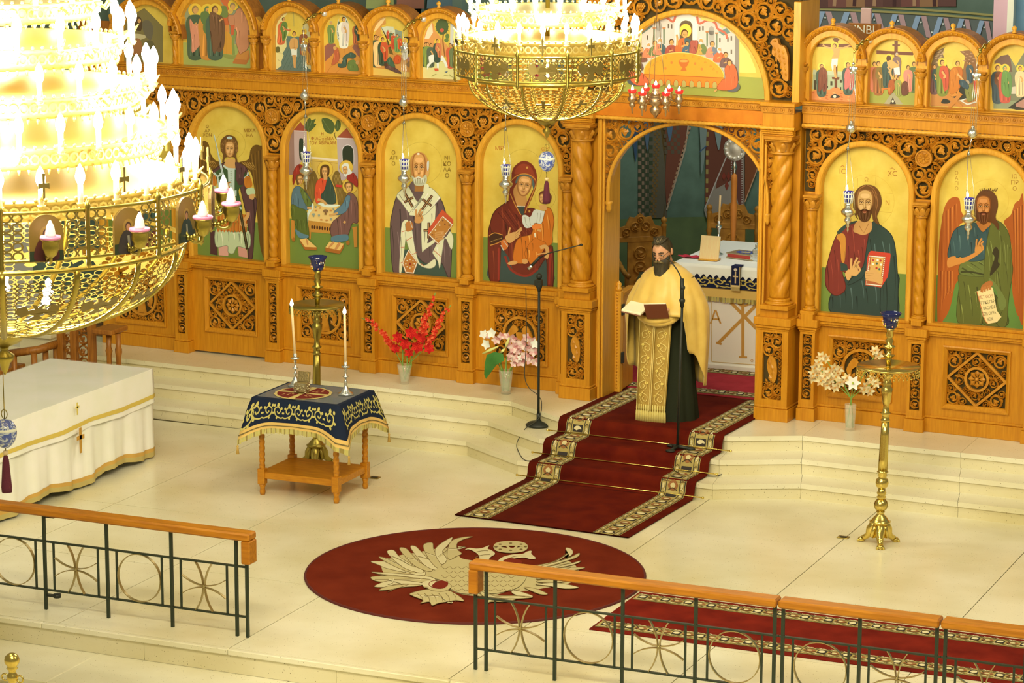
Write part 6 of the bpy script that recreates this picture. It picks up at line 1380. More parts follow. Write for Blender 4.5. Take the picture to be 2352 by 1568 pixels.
def scrolls(p, s0, s1, v0, v1, c=GLD, d=(110, 96, 44), per=6.0):
    k = int((s1-s0)/per); h = (v1-v0); 
    for j in range(k):
        m = s0+(s1-s0)*(j+.5)/k; w = (s1-s0)/k*.5
        for sg in (-1, 1):
            P = [(m, v0+h*.9), (m+sg*w*.25, v0+h*.95), (m+sg*w*.75, v0+h*.75), (m+sg*w*.85, v0+h*.35), (m+sg*w*.5, v0+h*.2), (m+sg*w*.28, v0+h*.45), (m+sg*w*.45, v0+h*.65), (m+sg*w*.6, v0+h*.5)]
            for i in range(2): p.line([(a, b) for a, b in P], 0.0, c, keep=True) if False else None
            Q = smooth_pts(P, 5, False)
            for a, b in zip(Q, Q[1:]):
                dx, dy = (b[0]-a[0])/w, (b[1]-a[1])/h; l = math.hypot(dx, dy) or 1; ex, ey = -dy/l*w*.05, dx/l*h*.045; p.raw([(a[0]+ex, a[1]+ey), (b[0]+ex, b[1]+ey), (b[0]-ex, b[1]-ey), (a[0]-ex, a[1]-ey)], c)
            for a, b, r in ((.55, .08, .12), (.9, .12, .10), (.18, .3, .10), (.62, .95, .09), (.95, .62, .08), (.05, .62, .07)): p.ell(m+sg*w*a, v0+h*b, w*r, h*r, c, 8, True)
    p.layer += 1
def emb_table(p, N, n):
    for k in range(4): scrolls(p, k*n+1.0, (k+1)*n-1.0, 0.1, 0.64, per=6.0)
    for k in range(4): scrolls(p, k*n-2.2, k*n+2.2, 0.14, 0.8, per=4.4)
    for k in range(0, N): p.raw([(k, .885), (k+1, .885), (k+1, .915), (k, .915)], (110, 92, 50))
drop_cloth('blue_cloth', 'dark blue altar cloth with gold scrollwork and fringe on the small table', (-2.5, -2.80, 0), TX+0.062, TY+0.062, 0.905, 0.235, 0.13, 0.05, [(0.76, BLUEC), (1.01, (222, 176, 84))], emb_table, 0.05, 26, tassels=True)
gl = thing('glass_top', 'clear sheet of glass lying on the blue cloth of the small table', 'glass sheet', (-2.5, -2.80, 0.913))
GLASSY = mat('clear_sheet', (0.9, 0.9, 0.88, 1), 0.03, spec=0.6, alpha=0.12)
MB().box(-0.40, 0.40, -0.31, 0.31, 0, 0.005).build('sheet', GLASSY, gl)
dz0 = 0.919
dl = thing('red_doily', 'maroon round cloth with gold edging lying under a silver casket', 'cloth', (-2.57, -2.86, dz0))
p = Paint(lambda x, y, l: (x, y, 0.004+l), eps=0.0006)
MB().lathe([(0.26, 0), (0.262, 0.002), (0.0001, 0.004)], (0, 0, 0), 40, False, rfun=lambda t, z: 1+0.02*sin(16*t)).build('lace_edge', mat('gold_lace', A(206, 176, 90), 0.8), dl)
for k in range(4):
    a0 = k*pi/2+0.1; P = [(0.05*cos(a0+.3), 0.05*sin(a0+.3))]+[(0.235*cos(a0+.05+1.3*i/10), 0.235*sin(a0+.05+1.3*i/10)) for i in range(11)]+[(0.05*cos(a0+1.1), 0.05*sin(a0+1.1))]; p.raw(P, (112, 34, 24))
p.layer += 1
for k in range(4):
    a0 = k*pi/2+0.78
    for i in range(5): p.ell((0.10+0.025*i)*cos(a0+.12*(-1)**i), (0.10+0.025*i)*sin(a0+.12*(-1)**i), 0.014, 0.009, (206, 160, 84), 8, True)
p.layer += 1; p.build('velvet_panels', CLOTHP, dl)
cb = thing('silver_casket', 'small silver casket with raised lid on the maroon doily', 'casket', (-2.58, -2.87, dz0+0.009), 0.1)
b = MB().box(-0.06, 0.06, -0.045, 0.045, 0.012, 0.09, 0.004)
for sx in (-1, 1):
    for sy in (-1, 1): b.ball((sx*.05, sy*.036, 0.008), 0.012, 8, 5)
for i in range(10): b.ball((-0.045+0.01*i, -0.046, 0.05+0.02*sin(i*1.9)), 0.009, 6, 4)
for i in range(7): b.ball((0.061, -0.03+0.01*i, 0.05+0.018*sin(i*2.3)), 0.009, 6, 4)
b.build('box', mat('old_silver', A(196, 178, 120), 0.3, 1.0, bump=0.5, bscale=90), cb)
MB(Matrix.Translation((0, 0.045, 0.09)) @ Matrix.Rotation(radians(-16), 4, 'X')).box(-0.06, 0.06, -0.004, 0.008, 0.0, 0.095, 0.003).box(-0.045, 0.045, -0.007, -0.003, 0.012, 0.083).build('lid', mat('lid_gilt', A(190, 160, 90), 0.32, 1.0, bump=0.3, bscale=60), cb)
WAX = mat('beeswax', A(236, 196, 122), 0.45); FLAME = mat('flame', (1, 1, 1, 1), 0.5, emit=(1, 0.86, 0.6, 1), estr=14)
def candlestick(label, x, y, z, hc, lean):
    t = thing('candlestick', label, 'candlestick', (x, y, z)); m = MB()
    m.lathe([(0.07, 0.0), (0.072, 0.008), (0.05, 0.02), (0.03, 0.05), (0.018, 0.075), (0.012, 0.1), (0.02, 0.115), (0.01, 0.13), (0.009, 0.155), (0.028, 0.162), (0.028, 0.168), (0.01, 0.175), (0.009, 0.215), (0.016, 0.225), (0.009, 0.24), (0.036, 0.25), (0.04, 0.262), (0.016, 0.262), (0.018, 0.30), (0.012, 0.302)], (0, 0, 0), 18, True, rfun=lambda t_, z_: 1+0.12*max(0, 1-z_/0.06)*cos(6*t_)); m.build('stem', SILVER, t)
    c = MB().tube([(0, 0, 0.27), (lean*.5, 0, 0.27+hc/2), (lean, 0, 0.27+hc)], [0.0125, 0.012, 0.0115], 12).build('candle', WAX, t)
    MB().lathe([(0.001, 0), (0.015, 0.014), (0.017, 0.028), (0.010, 0.05), (0.0005, 0.075)], (lean, 0, 0.272+hc), 10).build('flame', FLAME, c)
    point('flame_light', (x+lean, y, z+0.31+hc), 1.2, 0.02, (1, 0.75, 0.4)); return t
candlestick('silver candlestick with lit candle at the left rear of the small table', -2.785, -2.60, dz0+0.0, 0.46, -0.03)
candlestick('silver candlestick with lit candle at the right rear of the small table', -2.20, -2.74, dz0+0.0, 0.46, -0.006)
# ---- long table under white cloths at the left
WHT = mat('white_cloth', A(246, 236, 190), 0.75, spec=0.2, noise=A(238, 226, 176), nscale=3)
lt = thing('long_table', 'long table at left draped to the floor in white cloth', 'table', (-5.05, -3.75, 0))
def wavy(face, z0, z1, amp, k, off=0.0, trim=None, n=90):
    pass
hx, hy = 0.56, 1.46
def cloth_wall(z0, z1, off, amp, k, hemwave, trims, name, parent, seed=0):
    mb = MB(); n = 100; per = []
    P = [(-hx-off, -hy-off), (hx+off, -hy-off), (hx+off, hy+off), (-hx-off, hy+off)]
    for i in range(4):
        a, b = P[i], P[(i+1) % 4]; q = 60 if i % 2 else 24; nx, ny = ((0, -1), (1, 0), (0, 1), (-1, 0))[i]
        for j in range(q): t = j/q; per.append((a[0]+(b[0]-a[0])*t, a[1]+(b[1]-a[1])*t, nx, ny, t*math.hypot(b[0]-a[0], b[1]-a[1])+i*1.7))
    N = len(per); rows = 16; vs = []
    def pt(i, v):
        x, y, nx, ny, s = per[i % N]; w = (sin(s*k+seed)+.5*sin(s*k*2.3+1+seed))*amp*v; zb = z0+hemwave*(0.5+.5*sin(s*5.2+seed))
        return (x+nx*(w+0.02*v), y+ny*(w+0.02*v), z1-(z1-zb)*v)
    for j in range(rows+1):
        for i in range(N): vs.append(pt(i, j/rows))
    mb.add(vs, [(j*N+i, j*N+(i+1) % N, (j+1)*N+(i+1) % N, (j+1)*N+i) for j in range(rows) for i in range(N)], True)
    o = mb.build(name, WHT, parent)
    for a, b, c, nm in trims:
        tr = MB(); vs = []
        for i in range(N):
            for v in (a, b):
                x, y, z = pt(i, v); e = per[i]; vs.append((x+e[2]*0.004, y+e[3]*0.004, z))
        tr.add(vs, [(2*i, 2*((i+1) % N), 2*((i+1) % N)+1, 2*i+1) for i in range(N)], True, A(*c)); tr.build(nm, CLOTHP, o)
    return o
cw = cloth_wall(0.02, 0.86, 0.0, 0.020, 15.0, 0.06, ((0.90, 0.945, (206, 156, 66), 'gold_braid'), (0.945, 1.0, (190, 164, 84), 'fringe')), 'under_cloth', lt)
cloth_wall(0.53, 0.866, 0.012, 0.008, 8.0, 0.02, ((0.74, 0.86, (214, 180, 72), 'gold_braid'),), 'over_cloth', lt, 2)
MB().box(-hx-0.01, hx+0.01, -hy-0.01, hy+0.01, 0.84, 0.868, 0.006).build('table_top', WHT, lt)
MB().box(-hx-0.016, hx+0.016, -hy-0.016, hy+0.016, 0.869, 0.872).build('clear_cover', mat('clear_plastic', (0.9, 0.9, 0.86, 1), 0.06, spec=0.7, alpha=0.16), lt)
for (px, py, s, c, q) in ((179, 938, 0.058, (214, 184, 80), 0.046), (183, 1010, 0.12, (190, 138, 50), 0.05)):
    P = CAMP+ray(px, py)*((-4.43-CAMP[0])/ray(px, py)[0]); y, z = float(P[1])+3.75, float(P[2]); x = hx+0.068 if s > .1 else hx+0.052
    w = s*.16
    MB().box(x, x+0.004, y-w, y+w, z-s, z+s*.95, col=A(*c)).box(x, x+0.004, y-s*.52, y+s*.52, z+s*.05, z+s*.05+2*w, col=A(*c)).build('gold_cross', CLOTHP, lt)
# ================================================================== candle stands, vases, microphones, small things
CUPB = mat('cobalt_glass', A(22, 28, 60, 0.8), 0.14, spec=0.8)
def candle_stand(label, x, y, lean=(0, 0), tone=BRASS):
    t = thing('candle_stand', label, 'candle stand', (x, y, 0)); M = Matrix(((1, 0, lean[0], 0), (0, 1, lean[1], 0), (0, 0, 1, 0), (0, 0, 0, 1)))
    b = MB(M)
    for k in range(3):
        a = k*2*pi/3-pi/2+0.35; c, s = cos(a), sin(a)
        P = [(0.03, 0.185), (0.06, 0.16), (0.085, 0.12), (0.10, 0.07), (0.125, 0.05), (0.155, 0.03)]
        b.tube([(r*c, r*s, z) for r, z in P], [0.028, 0.04, 0.04, 0.03, 0.026, 0.024], 10); b.ball((0.165*c, 0.165*s, 0.022), 0.03, 10, 6, (1.1, 1.1, 0.75))
        for d in (-.14, 0, .14): b.ball((0.185*cos(a+d), 0.185*sin(a+d), 0.014), 0.013, 7, 5)
        m = a+pi/3; b.add([(0.03*cos(a), 0.03*sin(a), 0.19), (0.10*cos(a), 0.10*sin(a), 0.09), (0.075*cos(m), 0.075*sin(m), 0.06), (0.10*cos(a+2*pi/3), 0.10*sin(a+2*pi/3), 0.09), (0.03*cos(a+2*pi/3), 0.03*sin(a+2*pi/3), 0.19)], [(0, 1, 2, 4), (2, 3, 4)], True)
        b.tube([(0.035*cos(m), 0.035*sin(m), 0.185), (0.06*cos(m), 0.06*sin(m), 0.13), (0.078*cos(m), 0.078*sin(m), 0.07)], [0.02, 0.022, 0.012], 8)
    b.build('tripod_base', tone, t)
    fl = lambda n, d: (lambda th, z: 1+d*cos(n*th))
    s1 = MB(M).lathe([(0.05, 0.175), (0.09, 0.195), (0.092, 0.205), (0.07, 0.215), (0.06, 0.235), (0.035, 0.26), (0.028, 0.275), (0.04, 0.285), (0.03, 0.295)], (0, 0, 0), 24)
    s1.lathe([(0.028, 0.29), (0.05, 0.315), (0.058, 0.345), (0.05, 0.375), (0.028, 0.40)], (0, 0, 0), 28, True, fl(14, .06)); s1.lathe([(0.03, 0.40), (0.042, 0.415), (0.03, 0.43), (0.042, 0.45), (0.032, 0.47), (0.03, 0.49)], (0, 0, 0), 20)
    s1.lathe([(0.03, 0.49), (0.05, 0.51), (0.056, 0.54), (0.05, 0.57), (0.03, 0.59), (0.042, 0.60), (0.034, 0.62), (0.05, 0.635), (0.036, 0.65)], (0, 0, 0), 24); s1.build('lower_stem', tone, t)
    MB(M).lathe([(0.04, 0.65), (0.038, 0.75), (0.034, 0.95), (0.030, 1.07)], (0, 0, 0), 32, True, fl(12, .07)).build('fluted_shaft', tone, t)
    MB(M).lathe([(0.03, 1.07), (0.042, 1.085), (0.03, 1.10), (0.03, 1.13), (0.045, 1.145), (0.03, 1.16), (0.024, 1.21), (0.034, 1.24), (0.046, 1.32), (0.05, 1.36), (0.03, 1.38), (0.044, 1.40), (0.03, 1.42), (0.028, 1.46), (0.05, 1.475), (0.03, 1.49), (0.022, 1.55)], (0, 0, 0), 24).build('upper_stem', tone, t)
    tr = MB(M).lathe([(0.02, 1.525), (0.25, 1.535), (0.262, 1.545), (0.262, 1.552), (0.02, 1.545)], (0, 0, 0), 40).build('tray', tone, t)
    sk = MB(M); n = 40
    for k in range(n):
        for r in range(2):
            a = 2*pi*(k+.5*r)/n; z = 1.522-0.024*r
            for sg in (-1, 1): sk.tube([(0.262*cos(a), 0.262*sin(a), z+0.014), (0.263*cos(a+sg*pi/n), 0.263*sin(a+sg*pi/n), z-0.012)], 0.003, 4)
        a = 2*pi*k/n; sk.ball((0.263*cos(a), 0.263*sin(a), 1.478), 0.007, 6, 4)
    sk.build('lattice_skirt', tone, tr)
    MB(M).lathe([(0.02, 1.55), (0.024, 1.60), (0.034, 1.61), (0.022, 1.62), (0.05, 1.64), (0.05, 1.646), (0.02, 1.65), (0.022, 1.70), (0.052, 1.715), (0.052, 1.722), (0.02, 1.735), (0.036, 1.77), (0.022, 1.79), (0.034, 1.81), (0.026, 1.85), (0.04, 1.87)], (0, 0, 0), 22).build('neck', tone, t)
    cp = MB(M).lathe([(0.035, 1.87), (0.055, 1.885), (0.062, 1.93), (0.068, 1.97), (0.09, 2.005), (0.087, 2.006), (0.062, 1.965), (0.05, 1.90), (0.0001, 1.89)], (0, 0, 0), 32, True, lambda th, z: 1+(0.05*cos(8*th) if z > 1.99 else 0)).build('blue_cup', CUPB, t)
    fw = MB(M); rnd = random.Random(4)
    for k in range(46):
        a = rnd.uniform(0, 2*pi); z = rnd.uniform(1.895, 1.965); r = 0.0615+0.004*(z-1.9)/0.06; c = rnd.choice(((240, 230, 210), (236, 200, 60), (226, 160, 110), (236, 236, 226), (206, 176, 80), (206, 176, 80)))
        e = rnd.uniform(.005, .010) if c[0] > 210 else 0.004; fw.ball((r*cos(a), r*sin(a), z), e, 7, 4, (0.5+abs(sin(a))*.5, 0.5+abs(cos(a))*.5, 1), A(*c))
    fw.build('painted_flowers', PAINT, cp); return t
candle_stand('tall brass candle stand on open floor at the right, clear to its feet', 2.70, -2.42, (0.022, 0.0))
candle_stand('tall brass candle stand standing behind the small blue-clothed table', -2.935, -1.93, (0.022, 0.0), BRASSD)
# vases
VG = mat('cut_glass', (0.84, 0.86, 0.74, 1), 0.05, spec=1.0, alpha=0.24); STEM = mat('stem_green', A(130, 160, 60), 0.55); LEAFG = mat('leaf_green', A(72, 126, 44), 0.45, noise=A(52, 104, 34), nscale=9)
def vase(t, h, r0, r1, hexa=False):
    m = MB(); n = 6 if hexa else 28
    m.lathe([(r0, 0.0), (r0*1.08, 0.01), (r0*.96, 0.03), (r0+(r1-r0)*.5, h*.5), (r1, h), (r1*.93, h), (r0*.9, 0.03), (0.0001, 0.02)], (0, 0, 0), n, not hexa, None if hexa else (lambda th, z: 1+0.035*cos(9*th+z*55))); m.build('vase', VG, t)
    w = MB().lathe([(0.0001, 0.022), (r0*.86, 0.03), ((r0+(r1-r0)*.6)*.88, h*.6), (0.0001, h*.6)], (0, 0, 0), 14); w.build('water', mat('vase_water', (0.75, 0.82, 0.6, 1), 0.05, alpha=0.3), t)
def petalmb(mb, c, d, r, n, col, w=.42, cup=.5, ph=0.0):
    """a flower head at c facing d"""
    d = Vector(d).normalized(); s = d.cross(Vector((0, 0, 1))); s = s.normalized() if s.length > .1 else Vector((1, 0, 0)); u = s.cross(d); c = Vector(c)
    for k in range(n):
        a = 2*pi*k/n+ph; e = s*cos(a)+u*sin(a); f = d.cross(e); cc = col[k % len(col)] if isinstance(col, list) else col
        vs = [c, c+e*r*.45+f*r*w+d*r*cup*.3, c+e*r*.95+d*r*cup*.75+f*r*w*.35, c+e*r*1.08+d*r*cup*.7, c+e*r*.95+d*r*cup*.75-f*r*w*.35, c+e*r*.45-f*r*w+d*r*cup*.3, c+e*r*.55+d*r*cup*.12]
        mb.add([tuple(v) for v in vs], [(0, 6, 1), (1, 6, 2), (2, 6, 3), (3, 6, 4), (4, 6, 5), (5, 6, 0)], True, A(*cc))
CAMD = Vector((0.34, -0.93, 0.15))
pw = lambda px, py, Y: Vector([float(v) for v in ony(px, py, Y)])
def bouquet(label, cat, base, h, r0, r1, hexa=False):
    t = thing('flower_vase', label, cat, base); vase(t, h, r0, r1, hexa); return t
def stemline(t, pts, r=0.004, m=None):
    B = Vector(t.location); MB().tube([tuple(Vector(q)-B) for q in pts], r, 6).build('stem', m or STEM, t)
B1 = (-2.872, -0.12, U); f1 = bouquet('cut glass vase of red gladioli and red amaryllis before the screen', 'flower vase', B1, 0.20, 0.042, 0.075)
Y1 = -0.12; r_ = random.Random(2)
for spike, base in (([(830, 730), (860, 742), (885, 775), (905, 800)], (925, 840)), ([(1000, 672), (990, 705), (978, 735), (972, 765)], (940, 835)), ([(1036, 700), (1018, 725), (1003, 755), (985, 790)], (945, 830))):
    pts = [pw(px, py, Y1-0.03*r_.random()) for px, py in spike]+[pw(base[0], base[1], Y1), Vector(B1)+Vector((0, 0, 0.05))]; stemline(f1, pts, 0.005)
    P = smooth_pts([tuple(q) for q in pts[:4]], 5, False)
    for i, q in enumerate(P[2:]):
        mb = MB(); s = 0.018+0.0022*min(i, 10); petalmb(mb, Vector(q)-Vector(B1)+Vector((r_.uniform(-.02, .02), -0.01, r_.uniform(-.01, .01))), CAMD+Vector((r_.uniform(-.6, .6), 0, r_.uniform(-.3, .4))), s, 6, [(222, 62, 30), (206, 44, 24), (232, 110, 54)], .45, .6, r_.random()); mb.build('gladiolus_bloom', CLOTHP, f1)
for px, py, r in ((915, 775, .05), (945, 765, .055), (968, 775, .05), (930, 790, .05), (958, 795, .055), (985, 800, .045), (910, 800, .04), (940, 810, .04)):
    mb = MB(); petalmb(mb, pw(px, py, Y1-0.06)-Vector(B1), CAMD+Vector((r_.uniform(-.4, .4), 0, r_.uniform(-.3, .3))), r*1.15, 6, [(196, 30, 22), (170, 22, 18), (214, 48, 28)], .5, .5, r_.random()); mb.build('amaryllis_bloom', CLOTHP, f1)
for px in (925, 935, 945): stemline(f1, [pw(px, 800, Y1-.03), pw(px, 840, Y1), Vector(B1)+Vector((0, 0, 0.04))], 0.006)
B2 = (-1.769, -0.12, U); f2 = bouquet('cut glass vase of pink and white blooms with one broad leaf', 'flower vase', B2, 0.24, 0.048, 0.072); Y2 = -0.12
PK = [(236, 206, 166), (222, 168, 140), (206, 130, 110)]; WH2 = [(240, 232, 200), (236, 226, 180)]
for px, py, c, r in [(1110, 768, WH2, .045), (1130, 765, WH2, .05), (1122, 772, PK, .03), (1118, 790, WH2, .05), (1140, 780, PK, .045), (1150, 772, PK, .04)]+[(1165+(i*37) % 66, 772+(i*23) % 62, PK, .036+.008*(i % 3)) for i in range(22)]+[(1228, 790, WH2, .045), (1222, 805, PK, .04), (1180, 835, PK, .035), (1195, 822, WH2, .03)]:
    mb = MB(); petalmb(mb, pw(px, py, Y2-0.08+0.05*r_.random())-Vector(B2), CAMD+Vector((r_.uniform(-.6, .6), 0, r_.uniform(-.4, .4))), r, 5, c, .5, .5, r_.random()); mb.build('bloom', CLOTHP, f2)
for a, b in (((1108, 812), (1145, 795)), ((1170, 775), (1160, 800)), ((1150, 810), (1160, 800))):
    mb = MB().tube([tuple(pw(*a, Y2-.1)-Vector(B2)), tuple(pw((a[0]+b[0])/2, (a[1]+b[1])/2, Y2-.1)-Vector(B2)), tuple(pw(*b, Y2-.08)-Vector(B2))], [0.006, 0.016, 0.006], 8); mb.build('lily_bud', mat('bud_yellow', A(222, 214, 110), 0.6), f2)
lf = [pw(a, b, Y2-0.12)-Vector(B2) for a, b in ((1155, 812), (1135, 808), (1118, 815), (1113, 835), (1112, 860), (1116, 870), (1125, 858), (1140, 838), (1158, 828))]
mb = MB(); ce = sum(lf, Vector())/len(lf)+Vector((0, -0.03, 0.0)); n = len(lf)
mb.add([tuple(ce)]+[tuple(q) for q in lf]+[tuple(q+Vector((0, .004, 0))) for q in lf]+[tuple(ce+Vector((0, .004, 0)))], [(0, 1+i, 1+(i+1) % n) for i in range(n)]+[(2*n+1, n+1+(i+1) % n, n+1+i) for i in range(n)], True); mb.build('broad_leaf', LEAFG, f2)
for k in range(8): a = k*.8; stemline(f2, [Vector(B2)+Vector((0.03*cos(a), 0.03*sin(a), 0.03)), Vector(B2)+Vector((0.04*cos(a+1), 0.04*sin(a+1), 0.2)), Vector(B2)+Vector((0.1*cos(a+1), 0.06*sin(a+1), 0.36))], 0.005)
B3 = (1.775, -0.24, U); f3 = bouquet('slim faceted glass vase of cream orchids and one white lily', 'flower vase', B3, 0.25, 0.045, 0.056, True); Y3 = -0.24
CO = [(236, 216, 150), (226, 200, 124), (214, 170, 100)]
pos3 = [(1886, 818), (1880, 832), (1898, 824), (1872, 845), (1888, 850), (1876, 862), (1895, 865), (1866, 868), (1885, 875), (1905, 855), (1915, 845), (1928, 848), (1920, 865), (1908, 872), (1930, 878), (1900, 885), (1918, 890), (1990, 885), (2002, 872), (2012, 880), (1998, 898), (2010, 805), (2018, 815), (1985, 895), (1945, 868), (1868, 858)]
for px, py in pos3:
    mb = MB(); petalmb(mb, pw(px, py, Y3-0.1+0.06*r_.random())-Vector(B3), CAMD+Vector((r_.uniform(-.6, .6), 0, r_.uniform(-.4, .4))), .048, 6, CO, .34, .35, r_.random()); mb.ball(tuple(pw(px, py, Y3-.12)-Vector(B3)), 0.010, 6, 4, col=A(216, 150, 60)); mb.build('orchid_bloom', CLOTHP, f3)
mb = MB(); petalmb(mb, pw(1959, 879, Y3-0.14)-Vector(B3), CAMD, .07, 6, (246, 244, 222), .36, .3); mb.ball(tuple(pw(1959, 880, Y3-.16)-Vector(B3)), 0.012, 6, 4, col=A(170, 180, 60)); mb.build('white_lily', CLOTHP, f3)
for a, b in ((1885, 850), (1925, 862), (2005, 880), (1960, 885), (2012, 812), (1900, 830)):
    stemline(f3, [pw(a, b, Y3-.06), pw((a+1955)/2, (b+905)/2, Y3-.03), pw(1955, 915, Y3), Vector(B3)+Vector((0.03*(1 if a < 1950 else -1), 0, 0.03))], 0.005)
# microphones
def floor_mic(label, base, parts, mount):
    t = thing('microphone_stand', label, 'microphone stand', base); B = Vector(base)
    MB().lathe([(0.12, 0), (0.122, 0.012), (0.10, 0.03), (0.03, 0.04), (0.02, 0.06), (0.0001, 0.06)], (0, 0, 0), 28).build('base', BLACK, t)
    return t
m1b = (-1.175, -0.70, 0.295)
m1 = floor_mic('black microphone stand with round base on the step left of the runner', m1b, None, None)
MB().tube([(0, 0, 0.05), (0, 0, 1.40)], 0.0125, 10).tube([(0, 0, 0.05), (0, 0, 0.12)], 0.018, 10).build('pole', BLACK, m1)
MB().box(-0.04, 0.03, -0.03, 0.03, 1.36, 1.42, .006).ball((0, 0, 1.45), 0.03, 10, 6).lathe([(0.012, 1.3), (0.03, 1.35), (0.03, 1.38)], (0, 0, 0), 12).build('clutch', BLACK, m1)
L = lambda px, py, Y, b: tuple(pw(px, py, Y)-Vector(b))
bm = MB().tube([L(1213, 618, -.7, m1b), L(1240, 590, -.7, m1b)], 0.014, 8).tube([L(1240, 592, -.7, m1b), L(1258, 582, -.7, m1b), L(1335, 562, -.7, m1b)], 0.006, 6).build('boom', BLACK, m1)
MB().ball(L(1335, 562, -.7, m1b), 0.014, 10, 6, (1.2, 1, .8)).build('microphone_head', BLACK, bm); MB().tube([L(1214, 617, -.7, m1b), L(1222, 610, -.7, m1b)], 0.016, 10).build('chrome_collar', SILVER, bm)
m2b = (0.396, -1.12, 0.309)
m2 = thing('microphone_stand', 'black gooseneck microphone stand on the runner close before the priest', 'microphone stand', m2b)
fb = MB()
for k in range(3): a = k*2*pi/3+0.3; fb.tube([(0, 0, 0.03), (0.13*cos(a), 0.13*sin(a), 0.012)], [0.02, 0.012], 8).ball((0.12*cos(a), 0.12*sin(a), 0.012), 0.03, 10, 6, (1.6, 1.2, .5))
fb.build('base', BLACK, m2)
MB().tube([(0, 0, 0.02), L(1567, 700, -1.12, m2b)], [0.013, 0.012], 10).build('pole', BLACK, m2)
MB().tube([L(1567, 705, -1.12, m2b), L(1567, 640, -1.12, m2b)], 0.02, 8).ball(L(1567, 690, -1.12, m2b), 0.03, 8, 6).ball(L(1568, 660, -1.12, m2b), 0.026, 8, 6).build('clutch', BLACK, m2)
MB().tube(smooth_pts([L(1567, 645, -1.12, m2b), L(1560, 628, -1.12, m2b), L(1550, 612, -1.12, m2b), L(1536, 595, -1.12, m2b)], 5, False), 0.006, 6).ball(L(1534, 593, -1.12, m2b), 0.016, 10, 7).build('gooseneck', BLACK, m2)
CAB = mat('cable_black', A(60, 58, 40), 0.6)
def cable(label, pts, r=0.004):
    t = thing('cable', label, 'cable', tuple(pts[0])); b = Vector(pts[0]); MB().tube(smooth_pts([tuple(Vector(q)-b) for q in pts], 6, False), r, 6).build('cord', CAB, t)
fz_ = lambda px, py, z: Vector([float(v) for v in onz(px, py, z)])
cable('thin black cable hanging down the left microphone stand and looping over the steps', [pw(1208, 660, -.68), pw(1209, 780, -.68), pw(1205, 860, -.68), pw(1215, 890, -.69), pw(1235, 907, -.69), pw(1244, 925, -.69), pw(1238, 960, -.72), fz_(1206, 985, .297), fz_(1188, 1015, .20), fz_(1190, 1035, .152), fz_(1207, 1057, .15), fz_(1240, 1055, .15), fz_(1262, 1050, .155)])
cable('thin black cable coming from under the right edge of the runner', [fz_(1650, 1000, .31), fz_(1670, 1020, .297), fz_(1668, 1032, .297), fz_(1650, 1040, .25), fz_(1660, 1060, .153), fz_(1668, 1080, .152), fz_(1655, 1090, .152), fz_(1630, 1093, .152), fz_(1560, 1086, .17), fz_(1545, 1070, .31)])
# sockets in the floor
for px, py, n in ((860, 1097, 'brass floor socket cover beside the small blue-clothed table'), (1937, 1234, 'brass floor socket cover near the right candle stand')):
    q = fz_(px, py, 0.001); t = thing('floor_socket', n, 'floor socket', tuple(q)); MB().box(-0.05, 0.05, -0.04, 0.04, 0, 0.006, 0.002).build('plate', BRASSD, t); MB().box(-0.03, 0.03, -0.02, 0.02, 0.006, 0.009).build('flap', BLACK, t)
# brass rope post, lower left
t = thing('rope_post', 'brass rope post with a ball top in the lower left corner', 'stanchion', (-1.27, -9.55, -0.42))
MB().lathe([(0.14, 0), (0.15, 0.01), (0.13, 0.03), (0.03, 0.06), (0.022, 0.08), (0.022, 0.82)], (0, 0, 0), 24).build('pole', BRASS, t)
MB().lathe([(0.022, 0.80), (0.034, 0.83), (0.04, 0.85), (0.034, 0.87), (0.024, 0.885), (0.024, 0.90), (0.04, 0.915), (0.03, 0.925), (0.05, 0.955), (0.052, 0.975), (0.044, 1.0), (0.02, 1.02), (0.0001, 1.024)], (0, 0, 0), 24).build('ball_finial', BRASS, t)
for s in (-1, 1): MB().tube([(s*0.035+s*0.025+0.024*cos(a), 0, 0.845+0.024*sin(a)) for a in [i*2*pi/14 for i in range(14)]], 0.006, 6, True).build('rope_ring', BRASS, t)
